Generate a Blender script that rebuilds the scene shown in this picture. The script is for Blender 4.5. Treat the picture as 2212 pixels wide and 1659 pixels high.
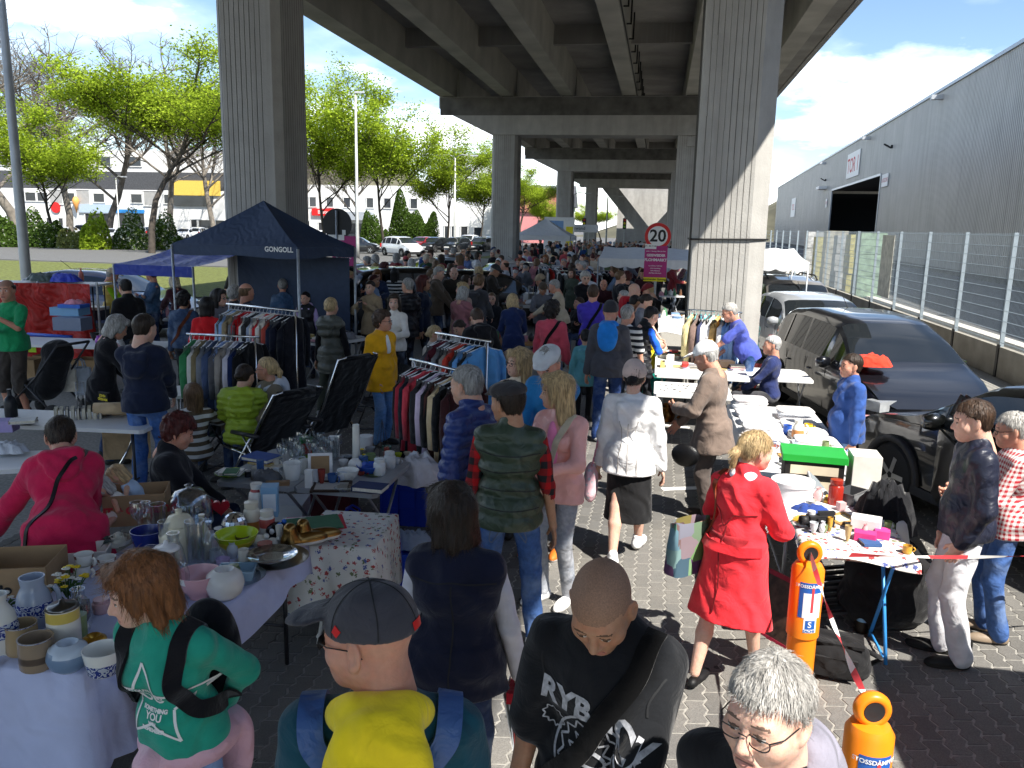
import bpy,math,random,numpy as np
from mathutils import Vector,Matrix
from mathutils.bvhtree import BVHTree
for o in list(bpy.data.objects): bpy.data.objects.remove(o)
SC = bpy.context.scene; COL = SC.collection; rad = math.radians
# ---------------------------------------------------------------- camera
CH,FPX,YAW,PITCH,ROLL = 2.65,820.0,9.9,10.9,1.25      # height, focal px at 1024 wide, degrees
_t,_p,_r = rad(YAW),rad(PITCH),rad(ROLL)
_f = np.array([-math.sin(_t)*math.cos(_p),math.cos(_t)*math.cos(_p),-math.sin(_p)])
_r0 = np.array([math.cos(_t),math.sin(_t),0.0]); _u0 = np.cross(_r0,_f)
_rx = _r0*math.cos(_r)+_u0*math.sin(_r); _ux = _u0*math.cos(_r)-_r0*math.sin(_r)
CAM = np.array([0,0,CH])
cd = bpy.data.cameras.new('camera'); cam = bpy.data.objects.new('camera',cd); COL.objects.link(cam)
cd.sensor_width = 36; cd.lens = FPX*36/1024; cd.clip_start = .05; cd.clip_end = 3000
cam.matrix_world = Matrix(((_rx[0],_ux[0],-_f[0],0),(_rx[1],_ux[1],-_f[1],0),(_rx[2],_ux[2],-_f[2],CH),(0,0,0,1)))
SC.camera = cam; SC.render.resolution_x = 1024; SC.render.resolution_y = 768
# ---------------------------------------------------------------- light
SUN_LAT,SUN_FWD = .58,.52                                   # shadow of a 1 m pole: .58 m to the left, .52 m away
_sd = Vector((-SUN_LAT,SUN_FWD,-1)).normalized()
sl = bpy.data.lights.new('sun','SUN'); sl.energy = 2.0; sl.angle = rad(.53); sl.color = (1,.95,.87)
so = bpy.data.objects.new('sun',sl); COL.objects.link(so); so.rotation_euler = _sd.to_track_quat('-Z','Y').to_euler()
so.location = (20,-20,40)
W = bpy.data.worlds.new('World'); SC.world = W; W.use_nodes = True
def _world():
 nt = W.node_tree; N = nt.nodes; L = nt.links; N.clear()
 def n(t,**k):
  x = N.new(t)
  for a,b in k.items(): setattr(x,a,b)
  return x
 out = n('ShaderNodeOutputWorld'); bg = n('ShaderNodeBackground'); bg.inputs[1].default_value = .148
 sky = n('ShaderNodeTexSky',sky_type='NISHITA'); sky.sun_disc = False
 sky.sun_elevation = math.asin(-_sd.z); sky.sun_rotation = math.atan2(-_sd.x,-_sd.y); sky.air_density = 1.0; sky.dust_density = .05; sky.ozone_density = 3.0
 tc = n('ShaderNodeTexCoord'); sp = n('ShaderNodeSeparateXYZ'); L.new(tc.outputs['Generated'],sp.inputs[0])
 def m(op,a,b=None,cl=False):
  x = n('ShaderNodeMath',operation=op); x.use_clamp = cl
  for i,v in enumerate((a,b)):
   if v is None: continue
   if isinstance(v,(int,float)): x.inputs[i].default_value = v
   else: L.new(v,x.inputs[i])
  return x.outputs[0]
 den = m('ADD',m('MAXIMUM',sp.outputs[2],0.0),.22)
 cx = n('ShaderNodeCombineXYZ'); L.new(m('DIVIDE',sp.outputs[0],den),cx.inputs[0]); L.new(m('DIVIDE',sp.outputs[1],den),cx.inputs[1])
 cx.inputs[2].default_value = 3.7
 no = n('ShaderNodeTexNoise'); no.inputs['Scale'].default_value = 1.25; no.inputs['Detail'].default_value = 9; no.inputs['Roughness'].default_value = .56
 L.new(cx.outputs[0],no.inputs['Vector'])
 low = m('MULTIPLY',m('SUBTRACT',.42,sp.outputs[2],True),.25)      # more cloud low over the horizon
 cov = m('MULTIPLY',m('SUBTRACT',m('ADD',no.outputs[0],low),.565),5.0,True)
 n2 = n('ShaderNodeTexNoise'); n2.inputs['Scale'].default_value = 3.1; n2.inputs['Detail'].default_value = 6; L.new(cx.outputs[0],n2.inputs['Vector'])
 wisp = m('MULTIPLY',m('SUBTRACT',n2.outputs[0],.45,True),.45)
 cov = m('MAXIMUM',cov,wisp)
 cr = n('ShaderNodeValToRGB'); cr.color_ramp.elements[0].color = (3.2,3.45,3.9,1); cr.color_ramp.elements[1].color = (6.6,6.6,6.6,1)
 cr.color_ramp.elements[0].position = .35; cr.color_ramp.elements[1].position = .62; L.new(n2.outputs[0],cr.inputs[0])
 mx = n('ShaderNodeMixRGB'); L.new(cov,mx.inputs[0]); sk = n('ShaderNodeVectorMath',operation='SCALE'); sk.inputs['Scale'].default_value = .26; L.new(sky.outputs[0],sk.inputs[0]); L.new(sk.outputs[0],mx.inputs[1]); L.new(cr.outputs[0],mx.inputs[2])
 L.new(mx.outputs[0],bg.inputs[0]); L.new(bg.outputs[0],out.inputs[0])
_world()
SC.view_settings.view_transform = 'Standard'; SC.view_settings.look = 'None'; SC.view_settings.gamma = 1; SC.view_settings.exposure = 2.4
SC.cycles.use_denoising = True; SC.cycles.max_bounces = 8; SC.cycles.transparent_max_bounces = 12
SC.cycles.caustics_reflective = False; SC.cycles.caustics_refractive = False; SC.cycles.sample_clamp_indirect = 6
# ---------------------------------------------------------------- pixel helpers (pixels of a 2212 wide picture)
SP = 1024/2212
def ray(px,py):
 d = _f*FPX+_rx*(px*SP-512)+_ux*(384-py*SP); return d/np.linalg.norm(d)
def at(px,py,z=0.0):
 d = ray(px,py); return CAM+d*((z-CH)/d[2])
def aty(px,py,y):
 d = ray(px,py); return CAM+d*(y/d[1])
def proj(p):
 q = np.asarray(p,float)-CAM; z = q@_f; return ((q@_rx)/z*FPX+512)/SP,(384-(q@_ux)/z*FPX)/SP,z
# ---------------------------------------------------------------- materials
MATS = {}
def hexc(h):
 if not isinstance(h,str): return tuple(h)[:3]
 v = [int(h[i:i+2],16)/255 for i in (0,2,4)]
 return tuple(x/12.92 if x <= .04045 else ((x+.055)/1.055)**2.4 for x in v)
def mat(name,col=None,rough=.6,metal=0,var=.12,scale=8,bump=0,bscale=60,spec=.4,obj=False,trans=0,coat=0,ior=1.45,alpha=1,sheen=0,fn=None):
 if name in MATS: return MATS[name]
 M = bpy.data.materials.new(name); MATS[name] = M; M.use_nodes = True
 nt = M.node_tree; N = nt.nodes; L = nt.links; B = N['Principled BSDF']
 B.inputs['Roughness'].default_value = rough; B.inputs['Metallic'].default_value = metal
 B.inputs['Specular IOR Level'].default_value = spec; B.inputs['Transmission Weight'].default_value = trans; B.inputs['IOR'].default_value = ior
 B.inputs['Coat Weight'].default_value = coat; B.inputs['Alpha'].default_value = alpha; B.inputs['Coat Roughness'].default_value = .04
 if sheen: B.inputs['Sheen Weight'].default_value = sheen
 tc = N.new('ShaderNodeTexCoord')
 if obj:
  oi = N.new('ShaderNodeObjectInfo'); base = oi.outputs['Color']
 else:
  r = N.new('ShaderNodeRGB'); r.outputs[0].default_value = (*hexc(col),1); base = r.outputs[0]
 if var:
  no = N.new('ShaderNodeTexNoise'); no.inputs['Scale'].default_value = scale; no.inputs['Detail'].default_value = 5; L.new(tc.outputs['Object'],no.inputs['Vector'])
  mp = N.new('ShaderNodeMapRange'); mp.inputs[1].default_value = .3; mp.inputs[2].default_value = .7; mp.inputs[3].default_value = 1-var; mp.inputs[4].default_value = 1+var
  L.new(no.outputs[0],mp.inputs[0])
  mu = N.new('ShaderNodeVectorMath'); mu.operation = 'SCALE'; L.new(base,mu.inputs[0]); L.new(mp.outputs[0],mu.inputs['Scale']); base = mu.outputs[0]
 if fn: base = fn(nt,tc,base,B) or base
 L.new(base,B.inputs['Base Color'])
 if bump:
  nb = N.new('ShaderNodeTexNoise'); nb.inputs['Scale'].default_value = bscale; nb.inputs['Detail'].default_value = 4; L.new(tc.outputs['Object'],nb.inputs['Vector'])
  bp = N.new('ShaderNodeBump'); bp.inputs['Strength'].default_value = bump; bp.inputs['Distance'].default_value = .02; L.new(nb.outputs[0],bp.inputs['Height']); L.new(bp.outputs[0],B.inputs['Normal'])
 return M
def N_(nt,t,ins=None,**k):
 x = nt.nodes.new(t)
 for a,b in k.items(): setattr(x,a,b)
 for i,v in (ins or {}).items():
  if hasattr(v,'is_output'): nt.links.new(v,x.inputs[i])
  else: x.inputs[i].default_value = v
 return x
def mixc(nt,fac,a,b):
 x = nt.nodes.new('ShaderNodeMixRGB')
 for i,v in enumerate((fac,a,b)):
  if hasattr(v,'is_output'): nt.links.new(v,x.inputs[i])
  else: x.inputs[i].default_value = v if i == 0 else (*hexc(v),1)
 return x.outputs[0]
def fm(nt,op,a,b=0.0,clamp=False):
 return N_(nt,'ShaderNodeMath',{0: a,1: b},operation=op,use_clamp=clamp).outputs[0]
# ---------------------------------------------------------------- mesh builder
def rotz(a): c,s = math.cos(a),math.sin(a); return np.array([[c,-s,0],[s,c,0],[0,0,1.0]])
def rotx(a): c,s = math.cos(a),math.sin(a); return np.array([[1.0,0,0],[0,c,-s],[0,s,c]])
def roty(a): c,s = math.cos(a),math.sin(a); return np.array([[c,0,s],[0,1.0,0],[-s,0,c]])
def frame(d):
 x,y,z = float(d[0]),float(d[1]),float(d[2]); n = math.sqrt(x*x+y*y+z*z)+1e-12; x /= n; y /= n; z /= n
 u,v,w = (-y,x,0.0) if abs(z) < .9 else (0.0,-z,y); n = math.sqrt(u*u+v*v+w*w); u /= n; v /= n; w /= n
 return np.array([[u,y*w-z*v,x],[v,z*u-x*w,y],[w,x*v-y*u,z]])
class MB:
 def __init__(s): s.v = []; s.f = []; s.m = []; s.n = 0
 def add(s,V,F,m=0):
  V = np.asarray(V,float).reshape(-1,3); k = s.n; s.v.append(V); s.n += len(V)
  for f in F: s.f.append([i+k for i in f])
  s.m += [m]*len(F); return s
 def box(s,c,d,R=None,m=0,bev=0):
  x,y,z = [q/2 for q in d]; V = np.array([(a*x,b*y,e*z) for e in (-1,1) for b in (-1,1) for a in (-1,1)])
  F = [(0,2,3,1),(4,5,7,6),(0,1,5,4),(2,6,7,3),(0,4,6,2),(1,3,7,5)]
  if R is not None: V = V@np.asarray(R).T
  return s.add(V+np.asarray(c,float),F,m)
 def tube(s,pts,r,n=8,m=0,cap=True,flat=1):
  pts = np.asarray(pts,float); K = len(pts); r = np.full(K,r) if np.isscalar(r) else np.asarray(r,float)
  a = np.arange(n)*2*math.pi/n; V = []
  for i in range(K):
   d = pts[min(i+1,K-1)]-pts[max(i-1,0)]; Fm = frame(d)
   V.append(pts[i]+r[i]*(np.cos(a)[:,None]*Fm[:,0]+flat*np.sin(a)[:,None]*Fm[:,1]))
  F = [(i*n+j,i*n+(j+1) % n,(i+1)*n+(j+1) % n,(i+1)*n+j) for i in range(K-1) for j in range(n)]
  if cap: F += [tuple(range(n-1,-1,-1)),tuple((K-1)*n+j for j in range(n))]
  return s.add(np.concatenate(V),F,m)
 def lathe(s,prof,n=20,c=(0,0,0),m=0,R=None,sx=1,sy=1):
  a = np.arange(n)*2*math.pi/n; K = len(prof)
  V = np.concatenate([np.stack([np.cos(a)*r*sx,np.sin(a)*r*sy,np.full(n,z)],1) for r,z in prof])
  F = [(i*n+j,i*n+(j+1) % n,(i+1)*n+(j+1) % n,(i+1)*n+j) for i in range(K-1) for j in range(n)]
  if prof[0][0] > 1e-5: F.append(tuple(range(n-1,-1,-1)))
  if prof[-1][0] > 1e-5: F.append(tuple((K-1)*n+j for j in range(n)))
  if R is not None: V = V@np.asarray(R).T
  return s.add(V+np.asarray(c,float),F,m)
 def prism(s,poly,z0,z1,m=0,R=None,c=(0,0,0)):
  n = len(poly); V = np.array([(x,y,z) for z in (z0,z1) for x,y in poly],float)
  F = [tuple(range(n-1,-1,-1)),tuple(range(n,2*n))]+[(i,(i+1) % n,n+(i+1) % n,n+i) for i in range(n)]
  if R is not None: V = V@np.asarray(R).T
  return s.add(V+np.asarray(c,float),F,m)
 def grid(s,P,m=0,wrap=False):
  P = np.asarray(P,float); a,b = P.shape[:2]
  F = [(i*b+j,i*b+(j+1) % b,(i+1)*b+(j+1) % b,(i+1)*b+j) for i in range(a-1) for j in range(b if wrap else b-1)]
  return s.add(P.reshape(-1,3),F,m)
 def mesh(s,name):
  me = bpy.data.meshes.new(name); me.from_pydata(np.concatenate(s.v).tolist() if s.v else [],[],s.f)
  if any(s.m): me.polygons.foreach_set('material_index',s.m)
  return me
 def obj(s,name,mats,parent=None,smooth=False,loc=None,rz=0,col=None,ang=None):
  return link(name,s.mesh(name),mats,parent,smooth,loc,rz,col,ang)
def link(name,me,mats=None,parent=None,smooth=False,loc=None,rz=0,col=None,ang=None):
 if mats is not None and not me.materials:
  for q in (mats if isinstance(mats,(list,tuple)) else [mats]): me.materials.append(q)
 if smooth and len(me.polygons):
  me.polygons.foreach_set('use_smooth',[True]*len(me.polygons))
  if ang: me.set_sharp_from_angle(angle=rad(ang))
 o = bpy.data.objects.new(name,me); COL.objects.link(o)
 if parent is not None: o.parent = parent
 if loc is not None: o.location = tuple(loc)
 if rz: o.rotation_euler[2] = rz
 if col is not None: o.color = (*hexc(col),1)
 return o
def meshof(name,V,F):
 me = bpy.data.meshes.new(name); V = np.asarray(V,np.float32); F = np.asarray(F,np.int32)
 me.vertices.add(len(V)); me.vertices.foreach_set('co',V.ravel()); k = F.shape[1]
 me.loops.add(F.size); me.loops.foreach_set('vertex_index',F.ravel()); me.polygons.add(len(F))
 me.polygons.foreach_set('loop_start',np.arange(len(F),dtype=np.int32)*k); me.update(calc_edges=True); return me
def empty(name,loc=(0,0,0),rz=0):
 o = bpy.data.objects.new(name,None); COL.objects.link(o); o.location = tuple(loc); o.rotation_euler[2] = rz; o.empty_display_size = .1; return o
def tag(o,label,cat,group=None,kind=None):
 if label: o['label'] = label
 if cat: o['category'] = cat
 if group: o['group'] = group
 if kind: o['kind'] = kind
 return o
def struct(o): o['kind'] = 'structure'; return o
def copytree(o,parent=None,loc=None,rz=None,label=None):
 c = o.copy(); COL.objects.link(c); c.parent = parent; LAST.append(c)
 if loc is not None: c.location = tuple(loc)
 if rz is not None: c.rotation_euler[2] = rz
 if label: c['label'] = label
 for ch in (KIDS[o.name] if o.name in KIDS else o.children): copytree(ch,c)
 return c
KIDS = {}; LAST = []
random.seed(7); RNG = np.random.default_rng(7)
# ================================================================ ground
def asphalt_fn(nt,tc,base,B):
 n = N_(nt,'ShaderNodeTexNoise',{'Vector': tc.outputs['Object'],'Scale': .35,'Detail': 8.0})
 return mixc(nt,fm(nt,'MULTIPLY',n.outputs[0],.8),base,(.16,.155,.15))
M_asph = mat('asphalt',(.075,.074,.073),.9,var=.3,scale=30,bump=.3,bscale=120,fn=asphalt_fn)
M_road = mat('road',(.11,.11,.108),.85,var=.2,scale=12,bump=.2,bscale=90)
M_grass = mat('verge_grass',(.10,.115,.028),.95,var=.5,scale=6,bump=.8,bscale=40)
M_side = mat('sidewalk_slab',(.24,.23,.215),.9,var=.2,scale=4,bump=.2)
M_paint = mat('road_paint',(.72,.72,.70),.7,var=.15,scale=12)
g = MB(); g.grid(np.array([[(-400,-60,-.02),(400,-60,-.02)],[(-400,900,-.02),(400,900,-.02)]])); struct(g.obj('ground',M_asph))
def sheet(name,pts,m,z,kind='structure'):
 b = MB(); b.add([(x,y,z) for x,y in pts],[tuple(range(len(pts)))]); o = b.obj(name,m); o['kind'] = kind; return o
# ---- market floor of zigzag paving stones
M_joint = mat('joint_sand',(.30,.288,.26),.95,var=.25,scale=30,bump=.2)
def stone_fn(nt,tc,base,B):
 oi = nt.nodes.new('ShaderNodeObjectInfo'); ge = nt.nodes.new('ShaderNodeNewGeometry')
 n = N_(nt,'ShaderNodeTexNoise',{'Vector': ge.outputs['Position'],'Scale': 1.1,'Detail': 6.0}); v = N_(nt,'ShaderNodeTexNoise',{'Vector': ge.outputs['Position'],'Scale': 160.0,'Detail': 3.0})
 c = mixc(nt,fm(nt,'MULTIPLY',fm(nt,'SUBTRACT',n.outputs[0],.38,True),2.2,True),base,(.215,.202,.178))
 vo = N_(nt,'ShaderNodeTexVoronoi',{'Vector': ge.outputs['Position'],'Scale': 2.3}); st = N_(nt,'ShaderNodeTexNoise',{'Vector': ge.outputs['Position'],'Scale': .45,'Detail': 5.0})
 c = mixc(nt,fm(nt,'LESS_THAN',vo.outputs['Distance'],.045),c,(.05,.048,.045)); c = mixc(nt,fm(nt,'MULTIPLY',fm(nt,'SUBTRACT',st.outputs[0],.54,True),3.0,True),c,(.085,.082,.078))
 r = N_(nt,'ShaderNodeMapRange',{0: fm(nt,'ADD',fm(nt,'MULTIPLY',ge.outputs['Random Per Island'],.5),fm(nt,'MULTIPLY',oi.outputs['Random'],.5)),3: .72,4: 1.25})
 q = N_(nt,'ShaderNodeMapRange',{0: v.outputs[0],1: .35,2: .65,3: .78,4: 1.2})
 s = N_(nt,'ShaderNodeVectorMath',{0: c,'Scale': fm(nt,'MULTIPLY',r.outputs[0],q.outputs[0])},operation='SCALE'); return s.outputs[0]
M_stone = mat('paving_concrete',(.145,.141,.134),.9,var=0,bump=.35,bscale=260,fn=stone_fn)
floor = struct(sheet('market_floor',[(-14,-8),(7.2,-8),(7.2,22),(-14,22)],M_joint,0.0))
PL,PW,ZA = .225,.1125,.022                      # stone length, width, zigzag depth
def stone_outline(gap):
 L,w,A = PL-gap,PW-gap,.0125; ys = [-.5,-.375,-.125,.125,.375,.5]; zz = [0,A,-A,A,-A,0]; k = L/PL; e = .009
 right = [(w/2+z,y*PL*k+(e if abs(y) == .5 else 0)) for y,z in zip(ys,zz)]; left = [(-w/2+z,y*PL*k-(e if abs(y) == .5 else 0)) for y,z in zip(ys,zz)]
 return right+left[::-1]
def stone_mesh():
 o1 = np.array(stone_outline(.0125)); o0 = o1*np.array([1.0,1.0]); o2 = o1*np.array([.955,.975]); n = len(o1)
 V = np.concatenate([np.c_[o0,np.full(n,-.01)],np.c_[o1,np.full(n,.0012)],np.c_[o2,np.full(n,.0026)]])
 F = [(i,(i+1) % n,n+(i+1) % n,n+i) for i in range(n)]+[(n+i,n+(i+1) % n,2*n+(i+1) % n,2*n+i) for i in range(n)]
 return V,F,tuple(range(2*n,3*n))
_sv,_sf,_st = stone_mesh(); _ns = len(_sv)//3
sm_me = bpy.data.meshes.new('paving_stone'); sm_me.from_pydata(_sv.tolist(),[],_sf+[_st]); sm_me.materials.append(M_stone)
spots = []
for i in range(-60,60):
 for j in range(0,60):
  x = i*PW; y = 2.6+j*PL+(i % 2)*PL*.5
  if -5.2 < x < 6.0 and y < 13.5: spots.append((x,y))
def _seen(x,y):
 px,py,z = proj((x,y,0)); return -60 < px < 2272 and py < 1720
spots = [p for p in spots if _seen(*p)]
spots.sort(key=lambda p: (0 if (-.75 < p[0] < 2.1 and p[1] > 3.4) else 1,p[1]))
for k,(x,y) in enumerate(spots[:300]):
 o = bpy.data.objects.new('paving_stone',sm_me); COL.objects.link(o); o.parent = floor
 o.location = (x,y,.0016+random.uniform(-.0008,.0008)); o.rotation_euler = (random.uniform(-.006,.006),random.uniform(-.006,.006),random.uniform(-.012,.012))
rest = spots[300:]
Q = np.array(_sf); n0 = len(_sv)
P_ = np.array(rest); Z_ = RNG.uniform(.0008,.0024,len(P_)); A_ = RNG.uniform(-.012,.012,len(P_))
V_ = np.repeat(_sv[None],len(P_),0); c_,s_ = np.cos(A_)[:,None],np.sin(A_)[:,None]
V_ = np.stack([V_[:,:,0]*c_-V_[:,:,1]*s_+P_[:,:1],V_[:,:,0]*s_+V_[:,:,1]*c_+P_[:,1:],V_[:,:,2]+Z_[:,None]],2).reshape(-1,3)
me = bpy.data.meshes.new('paving_stones')
faces = np.concatenate([np.concatenate([(Q+n0*k) for k in range(len(rest))])]).tolist(); top = (np.array(_st)[None]+n0*np.arange(len(rest))[:,None]).tolist()
me.from_pydata(V_.tolist(),[],faces+top); o = link('paving_stones',me,M_stone,floor); o['kind'] = 'stuff'
# painted bay lines on the stones
for (a,b_,c,d) in (((1430,1058),(1700,1048),0,0),((1390,915),(1490,925),0,0)):
 p,q = at(*a),at(*b_); n = np.array([-(q-p)[1],(q-p)[0],0]); n /= np.linalg.norm(n); n *= .05
 bm = MB(); bm.add([p-n+(0,0,.0075),q-n+(0,0,.0075),q+n+(0,0,.0075),p+n+(0,0,.0075)],[(0,1,2,3)]); struct(bm.obj('bay_marking',M_paint))
# ---- street, verge, pavement and car park on the left
struct(sheet('road',[(-90,44),(-14,44),(-15,300),(-26,300),(-27,66),(-90,60)],M_road,.004))
struct(sheet('sidewalk',[(-100,60.5),(-28,66.5),(-28.5,72),(-100,66)],M_side,.09))
struct(sheet('parking_lot',[(-220,73),(-30,76),(-30,175),(-220,175)],M_road,.006))
struct(sheet('verge',[(-26,26),(-14.5,26),(-13,120),(-15,120),(-15,43),(-60,43),(-60,36)],M_grass,.02))
struct(sheet('lawn_strip',[(-100,66.2),(-28.6,72.2),(-29,77),(-100,72)],M_grass,.06))
# ================================================================ viaduct
KB = .78                                            # the viaduct was measured at scale 1 from the camera; KB is its true scale
BX = -4.0*KB; PY = [(19.0+31.5*k)*KB for k in range(-1,5)]
def bz(z): return CH+(z-CH)*KB
def conc_fn(nt,tc,base,B):
 ge = nt.nodes.new('ShaderNodeNewGeometry'); mp = N_(nt,'ShaderNodeMapping',{0: ge.outputs['Position'],3: (1,1,.12)})
 n = N_(nt,'ShaderNodeTexNoise',{'Vector': mp.outputs[0],'Scale': 1.3,'Detail': 9.0,'Roughness': .62})
 m2 = N_(nt,'ShaderNodeMapping',{0: ge.outputs['Position'],3: (1,1,.02)}); n2 = N_(nt,'ShaderNodeTexNoise',{'Vector': m2.outputs[0],'Scale': 11.0,'Detail': 4.0})
 c = mixc(nt,fm(nt,'MULTIPLY',fm(nt,'SUBTRACT',n.outputs[0],.4,True),2.4,True),base,(.28,.27,.25))
 return mixc(nt,fm(nt,'MULTIPLY',fm(nt,'SUBTRACT',n2.outputs[0],.5,True),1.6,True),c,(.42,.41,.385))
M_conc = mat('board_marked_concrete',(.43,.42,.395),.88,var=.1,scale=3,bump=.25,bscale=30,fn=conc_fn)
M_concd = mat('dark_concrete',(.13,.125,.115),.9,var=.3,scale=2,bump=.2,bscale=30)
M_soff = mat('slab_concrete',(.36,.342,.31),.9,var=.25,scale=.6,bump=.15,bscale=20,fn=conc_fn)
M_gird = mat('girder_concrete',(.46,.44,.385),.88,var=.18,scale=.8,bump=.15,bscale=24)
M_black = mat('black_plastic',(.012,.012,.013),.5,var=.1); M_steel = mat('galvanised_steel',(.42,.45,.48),.45,.6,var=.15,scale=14)
via = empty('viaduct',(BX,0,0)); tag(via,'concrete road viaduct on column pairs running overhead into the distance','viaduct')
YA,YB = -18,116; GZ,SZ = bz(10.15),bz(11.8)     # girder underside, slab underside
WL,WR = 9.44,8.75
spans = [YA]+[y for y in PY]+[YB]
for i in range(len(spans)-1):
 a,b_ = spans[i]+.03,spans[i+1]-.03
 if b_-a < 1: continue
 wr = WR if a > 14 else 7.30                       # unseen near spans made narrower to shift the deck's shadow edge
 b = MB(); b.box(((wr-WL)/2,(a+b_)/2,SZ+.17),(WL+wr,b_-a,.36)); b.obj('deck_slab',M_soff,via)
 for k in range(6):
  x = (k-2.5)*2.78; sec = [(-.30,GZ),(.30,GZ),(.34,SZ),(-.34,SZ)]
  gb = MB(); V = [(x+u,yy,z) for yy in (a+.1,b_-.1) for u,z in sec]; n = len(sec)
  gb.add(V,[tuple(range(n)),tuple(range(2*n-1,n-1,-1))]+[(j,n+j,n+(j+1) % n,(j+1) % n) for j in range(n)]); gb.obj('girder',M_gird,via)
 for t in (.33,.67):
  y = a+(b_-a)*t; q = MB(); q.box((0,y,SZ-.34),(14.8,.24,.66)); q.obj('diaphragm',M_soff,via)
for sx,wx in ((-1,WL),(1,WR)):
 for i in range(len(spans)-1):
  a,b_ = spans[i],spans[i+1]; n = max(1,int((b_-a)/6)); wx = WL if sx < 0 else WR if a > 14 else 7.30
  for j in range(n):
   y0,y1 = a+(b_-a)*j/n+.012,a+(b_-a)*(j+1)/n-.012; q = MB()
   q.box((sx*(wx+.02),(y0+y1)/2,SZ+.28),(.2,y1-y0,.72)); q.obj('parapet_panel',M_conc,via)
b = MB(); b.box((1.45,50,GZ+.3),(.5,68,.32)); b.obj('service_duct',M_black,via)
for k in range(20):
 y = 17+k*2.1; q = MB(); q.tube([(1.85,y,GZ+.42),(1.85,y,SZ)],.03,6); q.tube([(1.85,y,GZ+.44),(1.5,y,GZ+.44)],.025,6); q.obj('duct_hanger',M_black,via)['kind'] = 'stuff'
CZ0,CZ1,CZT = bz(7.95),bz(9.45),bz(10.1)
CDX = 4.24
for k,y in enumerate(PY):
 if k == 5: continue
 for sx in (-1,1):
  x = sx*CDX; h = CZ0+.1; w = .61
  sec = [(-w,-w+.14),(-w+.14,-w),(w-.14,-w),(w,-w+.14),(w,w-.14),(w-.14,w),(-w+.14,w),(-w,w-.14)]
  if sx > 0: sec = [(-w,-w+.02),(-w+.02,-w),(w-.28,-w),(w,-w+.22),(w,w-.05),(w-.05,w),(-w+.05,w),(-w,w-.05)]
  c = MB(); c.prism(sec,-.3,h,c=(x,y,0)); c.obj('column',M_conc,via)
  q = MB()                                       # shutter board marks on the faces in view
  for t in np.arange(-w+.12,w-.3,.095):
   z0 = 0
   while z0 < h-.4:
    z1 = min(h-.1,z0+random.uniform(.8,2.4)); q.box((x+t+random.uniform(-.004,.004),y-w-.001,(z0+z1)/2),(random.uniform(.004,.011),.006,z1-z0)); z0 = z1
  for t in np.arange(-w+.12,w-.1,.095): q.box((x-sx*w-sx*.001,y+t,h/2),(.006,.007,h-.1))
  q.obj('board_mark',M_concd,via)['kind'] = 'stuff'
 prof = [(-7.35,CZT),(-7.35,CZ1),(-CDX-.6,CZ0),(CDX+.6,CZ0),(7.35,CZ1),(7.35,CZT)]
 b = MB(); n = len(prof); t = .72
 V = [(px,y-t,pz) for px,pz in prof]+[(px,y+t,pz) for px,pz in prof]
 b.add(V,[tuple(range(n-1,-1,-1)),tuple(range(n,2*n))]+[(j,(j+1) % n,n+(j+1) % n,n+j) for j in range(n)]); b.obj('cap_beam',M_conc,via)
 q = MB(); q.box((0,y-t-.003,CZT-.42),(14.6,.008,.8)); q.obj('drip_band',M_concd,via)  # darker concrete band across the upper face of the cap beam
 for g_ in range(6):
  for sy in (-1,1):
   q = MB(); q.box(((g_-2.5)*2.78,y+sy*.4,(CZT+GZ)/2),(.5,.4,GZ-CZT-.002)); q.obj('bearing',M_black,via)
# V shaped pier at the far end
y = PY[5]-4; s_ = KB; b = MB(); b.box((1.8,y,1.3),(4.2,2.6,3.2)); b.obj('pier_foot',M_conc,via)
for s in (-1,1):
 b = MB(); z0,z1 = 2.7,GZ-.6
 V = [(1.8+s*.1,-1.2,z0),(1.8+s*2.1,-1.2,z0),(1.8+s*6.6,-1.2,z1),(1.8+s*4.5,-1.2,z1)]; V = [(p,y+q,r) for p,q,r in V]+[(p,y+q+2.4,r) for p,q,r in V]
 b.add(V,[(0,1,2,3)[::s],(7,6,5,4)[::s],(0,3,7,4)[::s],(1,5,6,2)[::s],(2,6,7,3)[::s]]); b.obj('v_strut',M_conc,via)
b = MB(); b.box((1.0,y+.2,GZ-.3),(17,2.8,.7)); b.obj('cap_beam',M_conc,via)
b = MB(); b.box((1.6,y+11,4.3),(9.5,.5,9)); b.obj('abutment_wall',M_conc,via)
b = MB(); z = 2.5; x0,x1,yy,w = CDX-.63,CDX+.63,PY[1],.63
b.tube([(x0,yy-w,z),(x1-.28,yy-w,z+.02),(x1+.01,yy-.38,z+.02),(x1+.01,yy+w,z),(x0,yy+w,z),(x0,yy-w,z)],.016,6); b.obj('strapping_cable',M_black,via)
q = MB(); q.box((CDX,PY[2]-.7,bz(7.6)),(.4,.12,.4)); q.obj('inspection_box',M_conc,via)
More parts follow.
